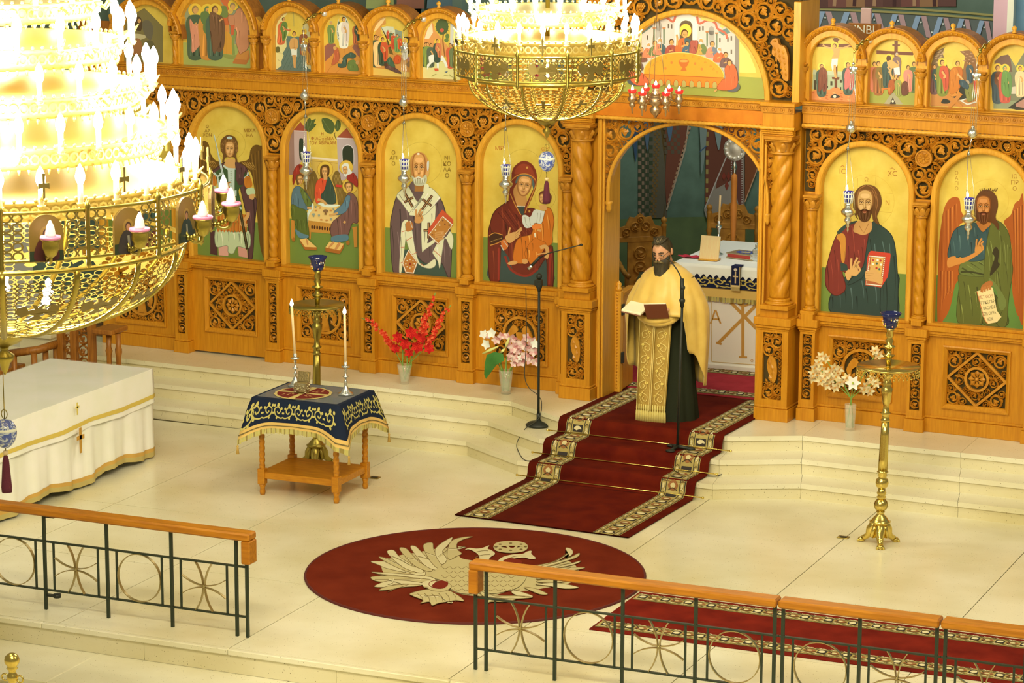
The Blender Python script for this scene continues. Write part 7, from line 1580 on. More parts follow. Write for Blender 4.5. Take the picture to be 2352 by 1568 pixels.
# ---- hanging oil lamps before the icons
LACE = mat('white_lattice', A(240, 236, 214), 0.35); CUPG = mat('blue_lamp_glass', A(46, 46, 110, 0.8), 0.1, spec=0.8)
def oil_lamp(label, pbr, pball, pcup, pbot, porn):
    d = -0.12
    def W(px, py):
        u, z = ic(px, py, d); return Vector(frame(u, d, z))
    hook = W(pcup[0]-1, pball[1]+45); cup = W(*pcup); t = thing('oil_lamp', label, 'hanging oil lamp', (cup.x, cup.y, cup.z), AI, 'silver oil lamps hanging before the icons')
    R = Matrix.Rotation(-AI, 3, 'Z'); Lc = lambda v: tuple(R @ (Vector(v)-cup))
    zb = W(*pbot).z-cup.z; h = -zb
    MB().lathe([(0.034, -0.02), (0.028, -0.045), (0.03, -0.06), (0.05, -0.075), (0.068, -0.10), (0.06, -0.125), (0.034, -0.145), (0.024, -0.16), (0.038, -0.18), (0.03, -0.20), (0.012, -0.22), (0.014, -0.24), (0.006, -0.255), (0.01, -0.275), (0.0005, -0.30)], (0, 0, 0), 18, True, lambda th, z: 1+(0.07*cos(10*th) if -0.13 < z < -0.08 else 0)).build('silver_body', SILVER, t)
    g = MB().lathe([(0.033, -0.02), (0.044, 0.085), (0.041, 0.085), (0.031, -0.015), (0.0001, -0.015)], (0, 0, 0), 18).build('blue_glass', CUPG, t)
    lc = MB()
    for z, r in ((-0.02, .036), (0.022, .041), (0.062, .0455)): lc.tube([(r*cos(i*2*pi/20), r*sin(i*2*pi/20), z) for i in range(20)], 0.005 if z < .06 else 0.006, 5, True)
    for i in range(10):
        a = 2*pi*i/10; lc.tube([(0.036*cos(a), 0.036*sin(a), -0.02), (0.0455*cos(a), 0.0455*sin(a), 0.062)], 0.0055, 5); lc.ball((0.047*cos(a), 0.047*sin(a), 0.075), 0.008, 6, 4)
    lc.build('white_lattice', LACE, g)
    fl = MB().lathe([(0.001, 0), (0.011, 0.012), (0.012, 0.024), (0.006, 0.044), (0.0005, 0.055)], (-0.018, 0, 0.088), 8).build('flame', FLAME, t)
    hk = Lc(hook); ch = MB()
    for a in (0.4, 2.5, 4.6): ch.tube([(0.06*cos(a), 0.06*sin(a), -0.095), (0.05*cos(a), 0.05*sin(a), 0.05), (hk[0]+0.012*cos(a), hk[1]+0.012*sin(a), hk[2]-0.02)], 0.0022, 4); ch.lathe([(0.004, .02), (0.02, -0.02)], (hk[0], hk[1], hk[2]), 8)
    bl = Lc(W(*pball)); ch.tube([hk, bl], 0.004, 5)
    orn = Lc(W(*porn)); br0 = W(*pbr); br = Vector(Lc(br0)); tip = Vector((orn[0], orn[1], br.z-0.10)); at = Vector((br.x, (0.115-d), br.z))
    for o in (-0.026, -0.005, 0.018, 0.032): ch.tube([(bl[0]+o, bl[1], bl[2]+0.04), (orn[0]+o*.8, orn[1], orn[2])], 0.0022, 4)
    ch.tube([orn, tuple(tip)], 0.0025, 4); ch.build('chains', SILVER, t)
    MB().ball(bl, 0.048, 14, 9).lathe([(0.05, -0.005), (0.053, 0.0), (0.05, 0.005)], bl, 16).lathe([(0.02, 0.04), (0.014, 0.05), (0.02, 0.06), (0.005, 0.07)], bl, 10).build('counterweight', SILVER, t)
    og = MB(); og.ball((orn[0], orn[1], orn[2]), 0.03, 8, 6, (1, .35, 1.25)); og.ball((orn[0], orn[1], orn[2]+.055), 0.016, 8, 5)
    for s in (-1, 1): og.ball((orn[0]+s*.028, orn[1], orn[2]+.012), 0.018, 7, 5, (1, .35, 1)); og.ball((orn[0]+s*.02, orn[1], orn[2]-.03), 0.014, 7, 5, (1, .35, 1))
    og.build('eagle_ornament', SILVER, t)
    bk = MB().tube([tuple(at), tuple((at+tip)/2+Vector((0, 0, .05))), tuple(tip)], 0.008, 6)
    for i in range(5): q = at.lerp(tip, .2+.17*i); bk.ball((q.x+.012*(-1)**i, q.y, q.z+.03), 0.016, 7, 5)
    bk.build('bracket_arm', BRASSD, t); MB().ball(tuple(at), 0.032, 14, 9).build('bracket_knob', mat('white_metal', A(232, 224, 190), 0.25, 0.6) if 'white_metal' not in MATS else MATS['white_metal'], t)
oil_lamp('silver oil lamp hanging before the icon of three seated figures', (718, 35), (700, 220), (703, 368), (704, 438), (697, 108))
oil_lamp('silver oil lamp hanging before the icon of the bald bishop', (947, 48), (927, 235), (929, 385), (930, 450), (927, 112))
oil_lamp('silver oil lamp hanging before the icon of the woman with a child', (1170, 62), (1162, 250), (1162, 398), (1165, 470), (1162, 130))
oil_lamp('silver oil lamp hanging before the icon of the man with the red book', (1978, 97), (1955, 294), (1949, 460), (1947, 528), (1960, 160))
oil_lamp('silver oil lamp hanging before the winged ascetic icon', (2258, 105), (2234, 306), (2226, 476), (2224, 545), (2243, 175))
# red seven-light cluster above the doorway
REDG = mat('ruby_glass', A(226, 24, 24), 0.12, spec=0.7, emit=(1, 0.06, 0.03, 1), estr=0.5)
TARN = mat('tarnished_silver', A(206, 168, 110), 0.3, 1.0, bump=0.3, bscale=90)
c0 = pw(1506, 230, -0.73); lc = thing('seven_light_lamp', 'silver lamp cluster with seven lit red glasses above the doorway', 'hanging oil lamp', tuple(c0))
MB().lathe([(0.001, -0.17), (0.012, -0.16), (0.02, -0.14), (0.05, -0.11), (0.055, -0.08), (0.03, -0.055), (0.06, -0.03), (0.066, 0.0), (0.045, 0.03), (0.03, 0.045), (0.04, 0.07), (0.02, 0.08)], (0, 0, 0), 18, True, lambda th, z: 1+.06*cos(8*th)).build('centre_body', TARN, lc)
for k in range(7):
    a = k*2*pi/6+0.28; r = 0.215 if k < 6 else 0.0; x, y, z = r*cos(a), r*sin(a), 0.045 if k == 6 else -0.005
    b = MB().lathe([(0.0005, -0.125), (0.008, -0.115), (0.006, -0.095), (0.012, -0.085), (0.008, -0.07), (0.028, -0.05), (0.03, -0.035), (0.018, -0.02), (0.042, 0.0), (0.044, 0.02), (0.03, 0.04), (0.034, 0.055), (0.03, 0.07)], (x, y, z), 14).build('lamp_cup', TARN, lc)
    MB().lathe([(0.03, 0.068), (0.036, 0.075), (0.042, 0.10), (0.039, 0.10), (0.03, 0.078), (0.0001, 0.076)], (x, y, z), 16).build('red_glass', REDG, b); MB().lathe([(0.001, 0), (0.014, 0.015), (0.012, 0.03), (0.0005, 0.055)], (x, y, z+0.085), 8).build('flame', FLAME, b)
    if k < 6: MB().tube([(0.04*cos(a), 0.04*sin(a), 0), (0.11*cos(a), 0.11*sin(a), 0.03), (x*.8, y*.8, -0.01)], 0.007, 6).ball((0.12*cos(a), 0.12*sin(a), 0.03), 0.016, 7, 5).build('arm', TARN, lc)
ch = MB()
for k in range(3): a = k*2*pi/3; ch.tube([(0.1*cos(a), 0.1*sin(a), 0.02), (0.02*cos(a), 0.02*sin(a), 0.75)], 0.003, 4)
ch.tube([(0, 0, 0.74), (0, 0, 2.6)], 0.004, 5); ch.build('chains', TARN, lc)
# left-hand carved stall behind the white table
st_ = thing('choir_stall', 'carved oak stall with openwork panels and baluster rail behind the white table', 'stall', (-5.9, -1.2, 0))
SB = Vector((-5.9, -1.2, 0))
def spx(px, py, Y): return pw(px, py, Y)-SB
q0, q1 = spx(135, 850, -1.35), spx(232, 850, -1.35)
for i, px in enumerate((142, 172, 212)):
    x = spx(px, 800, -1.35).x; MB().box(x-.035, x+.035, -.19, -.12, 0, 1.25, .005).build('stall_post', W_BROWN, st_)
for a, b in ((142, 172), (172, 212)):
    xa, xb = spx(a, 800, -1.35).x+.04, spx(b, 800, -1.35).x-.04; mb = MB(); n = 9
    for i in range(n): scroll(mb, (xa+xb)/2, .15+i*.12, min(.055, (xb-xa)*.48), -.15, pi/2*(-1)**i, (-1)**i); sprig(mb, (xa+xb)/2-.02, .21+i*.12, .05, -.15, 1.2); sprig(mb, (xa+xb)/2+.02, .21+i*.12, .05, -.15, 1.9)
    mb.build('openwork_panel', W_BROWN, st_)
xl = spx(25, 820, -1.6)
MB().tube([tuple(spx(20, 812, -1.7)), tuple(spx(88, 803, -1.7)), tuple(spx(150, 783, -1.2))], 0.04, 8).build('hand_rail', W_BROWN, st_)
for px, py, Y in ((32, 812, -1.7), (78, 806, -1.7), (104, 797, -1.5), (128, 790, -1.35)):
    q = spx(px, py, Y); MB().lathe([(0.03, 0.0), (0.03, 0.10), (0.022, 0.14), (0.04, 0.24), (0.03, 0.34), (0.018, 0.42), (0.03, 0.46), (0.03, max(.5, q.z-.02))], (q.x, q.y, 0), 14).build('baluster', W_BROWN, st_)
for px in (250, 262, 272):
    q = spx(px, 790, -1.45); MB().lathe([(0.03, 0), (0.03, 0.3), (0.024, 0.33), (0.034, 0.36), (0.024, 0.4), (0.026, 0.75), (0.036, 0.8), (0.024, 0.84), (0.03, 0.98)], (q.x, q.y+(.08 if px == 262 else 0), 0), 14).build('turned_column', W_BROWN, st_)
q = spx(252, 742, -1.45); MB().box(q.x-.14, q.x+.09, q.y-.12, q.y+.2, .98, 1.03, .01).build('arm_shelf', W_BROWN, st_)
q = spx(15, 840, -1.8); MB().box(q.x-.35, q.x+.03, q.y-.1, q.y+.3, 0, .6, .01).build('stall_side', W_BROWN, st_)
q = pw(100, 800, -0.9); t = thing('marble_block', 'pale marble block half hidden behind the baluster rail', 'plinth', (float(q.x), -0.9, 0.0)); MB().box(-.16, .2, -.2, .2, 0, .78, .008).box(-.2, .24, -.24, .24, .78, .83, .01).build('block', TERR, t)
# ================================================================== chandeliers
BULBM = mat('lit_bulb', (1, 1, 1, 1), 0.4, emit=(1, 0.93, 0.74, 1), estr=24)
SLEEVE = mat('white_sleeve', A(250, 244, 214), 0.5)
CANDW = mat('unlit_white_bulb', A(250, 240, 214), 0.4); LATT = mat('shade_toned_lattice', A(134, 110, 46), 0.42, 0.55); PINK = mat('pink_drip_ring', A(206, 120, 130), 0.3)  # lattice brass darkened in colour to stand as if lit from behind
def surfring(mb, f, a, v, ra, rv, w=0.3, n=9):
    """a small openwork ring laid on a surface f(angle, v)"""
    vs = []; c = Vector(f(a, v))
    for i in range(n):
        t = 2*pi*i/n
        for k, q in enumerate((1.0, 1-w*.5, 1-w)):
            p = Vector(f(a+ra*q*cos(t), v+rv*q*sin(t))); vs.append(p*(1.004 if False else 1.0))
    mb.add([tuple(p) for p in vs], [(3*i+k, 3*((i+1) % n)+k, 3*((i+1) % n)+k+1, 3*i+k+1) for i in range(n) for k in (0, 1)])
def plate(mb, f, outline, a, v, sa, sv, off=0.008):
    P = [Vector(f(a+x*sa, v+y*sv)) for x, y in outline]; n = len(P); c = Vector((f(a, v)[0], f(a, v)[1], 0)).normalized()*off
    mb.add([tuple(p) for p in P]+[tuple(p+c) for p in P], [tuple(range(n)), tuple(range(2*n-1, n-1, -1))]+[(i, (i+1) % n, n+(i+1) % n, n+i) for i in range(n)])
CROSSP = [(-.12, -1), (.12, -1), (.10, -.2), (.6, -.3), (.6, .12), (.12, .1), (.16, .8), (-.16, .8), (-.12, .1), (-.6, .12), (-.6, -.3), (-.10, -.2)]
EAGLE = [(-.1, -1), (.1, -1), (.35, -.8), (.12, -.45), (.3, -.2), (.7, -.6), (.95, -.1), (.9, .5), (.55, .7), (.4, .2), (.15, .3), (.3, .8), (.12, .7), (0, .45), (-.12, .7), (-.3, .8), (-.15, .3), (-.4, .2), (-.55, .7), (-.9, .5), (-.95, -.1), (-.7, -.6), (-.3, -.2), (-.12, -.45), (-.35, -.8)]
def chandelier(label, x, y, N, ph, zb, zr, Rr, band, Rb, tiers, bs, eagle, icons, cups, lights):
    t = thing('chandelier', label, 'chandelier', (x, y, 0))
    bowl = lambda a, v: (Rr*sin(min(1, max(0, v))*pi/2)*cos(a), Rr*sin(min(1, max(0, v))*pi/2)*sin(a), zb+(zr-zb)*(1-cos(min(1, max(0, v))*pi/2)))
    da = 2*pi/N
    for k in range(N):
        a = ph+k*da; rb = MB().tube([tuple(Vector(bowl(a, .10+.9*i/14))) for i in range(15)], 0.011 if N == 12 else 0.018, 6, flat=.7); rb.build('bowl_rib', BRASSD, t)
        m = MB(); am = a+da/2; v = .16
        while v < .94:
            rr = max(.02, sin(v*pi/2)); hw = da*.46; cell = (0.027 if N == 12 else 0.028); q = cell/(Rr*rr); cnt = max(1, int(hw*2/(2*q)))
            dv = cell/(Rr*1.35)
            for i in range(cnt):
                aa = am-hw+(i+.5)*2*hw/cnt
                if not (abs(v-.70) < .10 and abs(aa-am) < hw*.5): surfring(m, bowl, aa, v, hw/cnt*1.12, dv*1.1, .30 if v < .6 else .24, 8)
            v += dv*1.75
        plate(m, bowl, EAGLE if eagle else CROSSP, am, .70, da*.34, .085)
        m.build('bowl_lattice', LATT, t, kind='stuff')
    MB().tube([bowl(2*pi*i/64, 1) for i in range(64)], 0.014, 6, True).build('bowl_rim', BRASSD, t)
    s = Rr/0.645
    MB().lathe([(0.0005, zb-.16*s), (0.012*s, zb-.14*s), (0.02*s, zb-.115*s), (0.034*s, zb-.10*s), (0.036*s, zb-.085*s), (0.012*s, zb-.07*s), (0.018*s, zb-.055*s), (0.055*s, zb-.04*s), (0.085*s, zb-.012*s), (0.10*s, zb+.012*s), (0.085*s, zb+.02*s)], (0, 0, 0), 28).build('bottom_finial', BRASSD, t)
    z0, z1 = band; cyl = lambda R, za, zc: (lambda a, v: (R*cos(a), R*sin(a), za+(zc-za)*v))
    for z in (z0, z1): MB().tube([(Rb*cos(2*pi*i/72), Rb*sin(2*pi*i/72), z) for i in range(72)], 0.010, 6, True).build('band_rim', BRASSD, t)
    f = cyl(Rb, z0, z1); H = z1-z0
    for k in range(N):
        a = ph+(k+.5)*da; m = MB(); c = H/5.2
        for r in range(5):
            n = max(4, int(da*Rb/(c*1.15)))
            for i in range(n): 
                aa = a-da/2+(i+.5)*da/n
                if abs(aa-a) > da*.27 or not icons: surfring(m, f, aa, (r+.5)/5, da/n*.56, .11, .34, 8)
        plate(m, f, CROSSP, a, 1.0+.075/H*(2.0 if N == 16 else 1.2), .05/Rb, .075/H, .01)
        if not icons: plate(m, f, EAGLE, a, .5, da*.30, .42, .012)
        m.build('band_panel', LATT, t, kind='stuff'); b = ph+k*da
        MB().lathe([(0.004, -.06), (0.016, -.04), (0.012, -.02), (0.014, H), (0.02, H+.02), (0.004, H+.06)], (Rb*cos(b)*1.01, Rb*sin(b)*1.01, z0), 8).build('band_post', BRASSD, t)
        if icons:
            Mx = Matrix.Translation((Rb*1.015*cos(a), Rb*1.015*sin(a), z0)) @ Matrix.Rotation(a+pi/2, 4, 'Z')
            mb = MB(Mx); w = .092; hs = H*.62
            mb.prism([(-w, .0), (w, 0)]+arc(0, hs, w, 0, pi, 12), lambda p_, q_: (p_, -.012, q_), lambda p_, q_: (p_, .004, q_)); pl = mb.build('icon_plate', mat('shade_toned_gold', A(112, 84, 26), 0.5) if 'shade_toned_gold' not in MATS else MATS['shade_toned_gold'], t)  # plate gold and its painting toned dark to look backlit
            P = Paint(lambda p_, q_, l: tuple(Mx @ Vector((p_, -.0125-l, q_))), eps=0.0004); ro = [(74, 36, 28), (54, 46, 38), (44, 52, 40)][k % 3]
            P.poly([(-w, 0), (w, 0), (w, H*.22), (-w, H*.22)], (44, 50, 28)); P.ell(0, hs*.92, .036, .042, (132, 102, 36), 16); P.blob([(-.06, .005), (-.062, .07), (-.035, .12), (0, .13), (.035, .12), (.062, .07), (.06, .005)], ro); P.line([(0, .1), (.01, .01)], .016, (130, 120, 90)); P.ell(0, hs*.93, .019, .025, (60, 40, 24), 12); P.ell(0, hs*.9, .014, .02, (150, 104, 60), 12); P.build('plate_painting', PAINT, pl)
    if cups:
        for k in range(N):
            a = ph+(k+.5)*da; c, s_ = cos(a), sin(a); r = cups[0]; z = cups[1]
            ar = MB().tube(smooth_pts([(Rb*c, Rb*s_, z-.03), ((Rb+.05)*c, (Rb+.05)*s_, z-.12), ((r-.02)*c, (r-.02)*s_, z-.13), (r*c, r*s_, z-.085)], 4, False), 0.010, 6)
            for i in range(5): ar.ball(((Rb+.02+.02*i)*c, (Rb+.02+.02*i)*s_, z-.10-.012*sin(i)), .016, 7, 5)
            ar.build('cup_arm', BRASSD, t)
            cp = MB().lathe([(.008, -.10), (.03, -.085), (.048, -.04), (.046, -.01), (.054, 0), (.05, 0), (.0001, -.02)], (r*c, r*s_, z), 16).build('brass_cup', BRASSD, t)
            MB().lathe([(.05, -.004), (.058, .006), (.055, .018), (.02, .012)], (r*c, r*s_, z), 16).build('pink_ring', PINK, cp); MB().lathe([(.026, .012), (.028, .03), (.02, .07), (.006, .10), (.0005, .105)], (r*c, r*s_, z), 12).build('white_bulb', CANDW, cp)
    # tiers of candle bulbs on gilt drums
    bm = MB().lathe([(.012*bs, 0), (.021*bs, .018*bs), (.024*bs, .038*bs), (.017*bs, .068*bs), (.006*bs, .09*bs), (.0005, .097*bs)], (0, 0, 0), 10); bmesh_o = None; so = None
    for j, (zt, R, n) in enumerate(tiers):
        zc = zt-.20*bs; h = .115*bs+.05
        dr = MB().lathe([(R-.13, zc-.10), (R-.10, zc-.09), (R-.07, zc-.06), (R-.075, zc), (R-.06, zc+.012), (R-.06, zc+.022), (R-.13, zc+.022)], (0, 0, 0), 64).build('tier_drum', GILT, t)
        m = MB(); f2 = cyl(R-.066, zc-.07, zc+.0); q = int(2*pi*R/.06)
        for i in range(q): surfring(m, f2, 2*pi*i/q, .5, pi/q*1.05, .45, .4, 8)
        for i in range(q): m.ball(((R-.06)*cos(2*pi*i/q), (R-.06)*sin(2*pi*i/q), zc+.032), .012, 6, 4); a = 2*pi*(i+.5)/q; m.tube([((R-.09)*cos(a), (R-.09)*sin(a), zc-.09), ((R-.09)*cos(a), (R-.09)*sin(a), zc-.12)], [.012, .004], 5)
        m.build('tier_filigree', GILT, dr, kind='stuff'); arms = MB()
        for i in range(n):
            a = ph+2*pi*(i+.5*(j % 2))/n; c, s_ = cos(a), sin(a); arms.tube([((R-.07)*c, (R-.07)*s_, zc-.02), ((R-.03)*c, (R-.03)*s_, zc-.045), (R*c, R*s_, zc)], .009, 5); arms.lathe([(.012, -.01), (.026, .012), (.022, .014)], (R*c, R*s_, zc), 8)
            if i % 2: arms.tube([((R-.05)*c, (R-.05)*s_, zc+.03), ((R+.02)*c, (R+.02)*s_, zc+.05), ((R+.05)*c, (R+.05)*s_, zc+.085)], [.016, .013, .004], 5)
            if so is None: so = MB().lathe([(.013*bs, .01), (.013*bs, .105*bs)], (0, 0, 0), 8); so = so.build('candle_sleeve', SLEEVE, dr, loc=(R*c, R*s_, zc)); bmesh_o = bm.build('bulb', BULBM, dr, loc=(R*c, R*s_, zc+.10*bs))
            else: again(so, dr, (R*c, R*s_, zc)); again(bmesh_o, dr, (R*c, R*s_, zc+.10*bs))
        arms.build('tier_arms', GILT, dr, kind='stuff')
    for px, py, pz, w in lights: point('chandelier_light', (x+px, y+py, pz), w, 0.12, (1, 0.9, 0.64))
    zt = tiers[-1][0]; MB().tube([(0, 0, zr), (0, 0, zt+3)], .02, 8).build('stem', BRASSD, t)
    for i in range(6 if icons else 0): a = i*pi/3; MB().lathe([(0.02, 0), (.03, .02), (.02, .035), (.014, .05), (.02, .08), (.004, .1)], (.28*Rr*cos(a), .28*Rr*sin(a), zb+(zr-zb)*.35), 8).build('inner_bulb', BULBM, t)
    return t
chandelier('gold chandelier with dark crosses round its bowl hanging above the doorway side', 0.049, -3.45, 12, radians(-67.2-18), 3.60, 3.95, 0.66, (3.985, 4.185), 0.765, [(4.47, 0.735, 24), (4.70, 0.64, 20)], 1.0, False, False, None, [(0, 0, 3.86, 110)]+[(.70*cos(a), .70*sin(a), 4.52, 85) for a in [radians(-67+72*k) for k in range(5)]])
lights = [(0, 0, 3.66, 330)]+[(r*cos(a), r*sin(a), z, w) for k in range(6) for a in [radians(-56+60*k)] for r, z, w in ((1.10, 4.40, 85), (.88, 4.93, 75))]
chandelier('huge tiered gold chandelier of glowing candle bulbs filling the upper left', -0.07, -11.3, 16, radians(-56.0), 3.22, 3.74, 1.06, (3.83, 4.09), 1.20, [(4.335, 1.13, 32), (4.605, 1.02, 28), (4.865, 0.90, 24), (5.12, 0.785, 20), (5.36, .67, 18)], 1.15, True, True, (1.335, 3.965), lights)
PORC = mat('blue_white_porcelain', A(210, 206, 196), 0.15, spec=0.7); nt = PORC.node_tree
tc = nt.nodes.new('ShaderNodeTexCoord'); nz = nt.nodes.new('ShaderNodeTexNoise'); nz.inputs['Scale'].default_value = 26; nz.inputs['Detail'].default_value = 3; nz.inputs['Distortion'].default_value = 2.4
rp = nt.nodes.new('ShaderNodeValToRGB'); rp.color_ramp.elements[0].position = .45; rp.color_ramp.elements[1].position = .58; rp.color_ramp.elements[0].color = A(70, 84, 134, .8); rp.color_ramp.elements[1].color = A(214, 212, 200)
nt.links.new(tc.outputs['Object'], nz.inputs['Vector']); nt.links.new(nz.outputs[0], rp.inputs[0]); nt.links.new(rp.outputs[0], nt.nodes['Principled BSDF'].inputs['Base Color'])
TASS = mat('maroon_tassel', A(96, 36, 44), 0.9, bump=.3, bscale=200)
def egg(label, x, y, zt, ze, h, ztas, zend):
    t = thing('porcelain_egg', label, 'egg ornament', (x, y, ze)); w = h*.4
    MB().lathe([(max(.0005, w*sin(pi*i/16)*(1-.10*cos(pi*i/16))), -h/2*cos(pi*i/16)) for i in range(17)], (0, 0, 0), 24).build('egg', PORC, t)
    MB().lathe([(w*.985, .016), (w*1.005, .02), (w*.98, .034)], (0, 0, 0), 24).build('white_band', LACE, t)
    c = MB().tube([(0, 0, h/2), (0, 0, zt-ze)], .003, 5); c.tube([(.02*cos(a), 0, h/2+.03+.028*sin(a)) for a in [i*2*pi/12 for i in range(12)]], .003, 5, True); c.tube([(0, 0, -h/2), (0, 0, ztas-ze)], .004, 5); c.build('wire', BRASSD, t)
    MB().lathe([(.012, .03), (.018, .02), (.012, .005)], (0, 0, ztas-ze), 10).build('bead', WAX, t)
    MB().lathe([(.012, 0), (.02, -.03), (.032, zend-ztas+.03), (.03, zend-ztas), (.0005, zend-ztas)], (0, 0, ztas-ze), 16, True, lambda th, z: 1+.05*cos(12*th)).build('tassel', TASS, t)
egg('blue and white porcelain egg with a maroon tassel hanging before the woman-and-child icon', 0.049, -3.45, 3.46, 3.25, 0.172, 3.085, 2.90)
egg('blue and white porcelain egg with maroon tassel at the left edge by the white table', -0.085, -11.3, 2.97, 2.608, 0.175, 2.475, 2.255)
# ================================================================== the priest
GOLDC = mat('gold_brocade', A(224, 180, 74), 0.42, 0.0, spec=0.6, noise=A(214, 168, 62), nscale=9); GOLDC.node_tree.nodes['Principled BSDF'].inputs['Sheen Weight'].default_value = 0.3
BLK = mat('black_cassock', A(38, 40, 20), 0.85, spec=0.2); SKIN = mat('skin', A(214, 152, 98), 0.5); HAIR = mat('dark_hair', A(44, 36, 18), 0.6, noise=A(70, 58, 30), nscale=40, stretch=(1, 1, .2)); GREYH = mat('grey_beard', A(140, 116, 60), 0.7, noise=A(90, 76, 40), nscale=50)
PO = (0.02, -0.46, U+0.012)
pr = thing('person', 'priest in a gold cape over a black robe reading from an open book', 'person', PO)
# body: one skinned figure under the robes
def skinned(name, V, E, Rr, m, parent, root=0, sub=1):
    me = bpy.data.meshes.new(name); me.from_pydata(V, E, []); o = bpy.data.objects.new(name, me); COL.objects.link(o)
    md = o.modifiers.new('s', 'SKIN'); ms = o.modifiers.new('u', 'SUBSURF'); ms.levels = sub; ms.render_levels = sub
    for i, d in enumerate(me.skin_vertices[0].data): d.radius = (Rr[i], Rr[i]) if not isinstance(Rr[i], tuple) else Rr[i]; d.use_root = (i == root)
    dg = bpy.context.evaluated_depsgraph_get(); nm = bpy.data.meshes.new_from_object(o.evaluated_get(dg)); nm.name = name
    o.modifiers.clear(); o.data = nm; nm.materials.clear(); nm.materials.append(m); nm.polygons.foreach_set('use_smooth', [True]*len(nm.polygons)); o.parent = parent; CHILD.setdefault(parent.name, []).append(o); return o
V = [(0, 0, .92), (0, .02, 1.15), (0, .0, 1.36), (0, -.02, 1.46), (0, -.04, 1.54)]; R_ = [.13, .12, .13, .055, .055]; E = [(0, 1), (1, 2), (2, 3), (3, 4)]
for s in (-1, 1):
    b = len(V); V += [(s*.19, .0, 1.36), (s*.27, .0, 1.10), (s*.15, -.24, 1.06), (s*.12, -.30, 1.085)]; R_ += [.06, .045, .034, .03]; E += [(2, b), (b, b+1), (b+1, b+2), (b+2, b+3)]
    for k in range(4):
        f = len(V); x = s*(.12-.024*k+.03); V += [(x, -.345, 1.10), (x-s*.008, -.37, 1.085), (x-s*.014, -.372, 1.06)]; R_ += [.010, .009, .008]; E += [(b+3, f), (f, f+1), (f+1, f+2)]
    f = len(V); V += [(s*.085, -.30, 1.105), (s*.07, -.335, 1.12)]; R_ += [.011, .009]; E += [(b+3, f), (f, f+1)]
    b = len(V); V += [(s*.09, 0, .86), (s*.09, -.01, .48), (s*.09, .02, .08), (s*.09, -.12, .03)]; R_ += [.09, .06, .045, .04]; E += [(0, b), (b, b+1), (b+1, b+2), (b+2, b+3)]
skinned('body', V, E, R_, SKIN, pr)
# robe
def elip(rows, n=60, fold=None):
    mb = MB(); vs = []
    for z, rx, ry, cx, cy in rows:
        for i in range(n):
            a = 2*pi*i/n; q = 1+(fold(a, z) if fold else 0); vs.append((cx+rx*q*sin(a), cy-ry*q*cos(a), z))
    m = len(rows); mb.add(vs, [(j*n+i, j*n+(i+1) % n, (j+1)*n+(i+1) % n, (j+1)*n+i) for j in range(m-1) for i in range(n)], True); return mb
elip([(0.0, .295, .24, .03, 0), (.25, .275, .225, .025, 0), (.6, .25, .20, .02, 0), (.95, .235, .18, .01, 0), (1.2, .22, .16, 0, 0), (1.40, .15, .12, 0, 0), (1.48, .065, .065, 0, -.01)], 72, lambda a, z: (.035*sin(11*a)+.02*sin(23*a+1))*max(0, 1-z/1.1)).build('cassock', BLK, pr)
for s in (-1, 1): MB().tube(smooth_pts([(s*.2, 0, 1.34), (s*.285, 0, 1.10), (s*.18, -.2, 1.04)], 4, False), [.075]*4+[.07]*4+[.06], 12).build('sleeve', BLK, pr)
# cape: short in front, long at the sides and back
def rad(z):
    T = [(1.475, .072, .072), (1.45, .10, .09), (1.42, .165, .12), (1.36, .245, .15), (1.28, .30, .19), (1.15, .365, .25), (1.04, .395, .29), (.85, .395, .27), (.6, .385, .255), (.3, .375, .24)]
    for (a, b, c), (d, e, f) in zip(T, T[1:]):
        if z >= d: q = (a-z)/(a-d); return b+(e-b)*q, c+(f-c)*q
    return T[-1][1:]
def hem(ph):
    d = math.degrees(ph); s = lambda a, b, x: (lambda t: t*t*(3-2*t))(min(1, max(0, (x-a)/(b-a))))
    if d >= 0: return 1.03-.36*s(34, 48, d)-.34*s(52, 92, d)
    return 1.06-.30*s(60, 74, -d)-.30*s(76, 94, -d)-.1*s(100, 150, -d)
mb = MB(); n, rows = 96, 22; vs = []
for j in range(rows+1):
    for i in range(n):
        ph = -pi+2*pi*i/n; h = hem(ph); t = j/rows; z = 1.475-(1.475-h)*t; rx, ry = rad(z)
        q = 1+(.034*sin(9*ph+2.5*t)+.02*sin(17*ph-3*t))*min(1, t*1.6)
        fr = max(0, cos(ph))**2; sw = .030*sin(5.5*z*8*.55+abs(ph)*2.2)*fr*max(0, t-.35)*1.4
        vs.append((.02+rx*q*sin(ph), -(ry*q+.05*fr*t+sw)*cos(ph)-.0, z))
mb.add(vs, [(j*n+i, j*n+(i+1) % n, (j+1)*n+(i+1) % n, (j+1)*n+i) for j in range(rows) for i in range(n)], True)
cape = mb.build('gold_cape', GOLDC, pr); sol = cape.modifiers.new('t', 'SOLIDIFY'); sol.thickness = .008
for (x0, x1, z, dy) in ((-.13, .14, 1.0, -.30), (-.10, .15, .975, -.285)):
    MB().tube(smooth_pts([(x0-.03, -.22, z+.02), (x0, dy-.01, z), ((x0+x1)/2, dy-.03, z-.022), (x1, dy-.01, z+.005), (x1+.04, -.2, z+.04)], 5, False), .03, 10).build('cape_fold', GOLDC, pr)
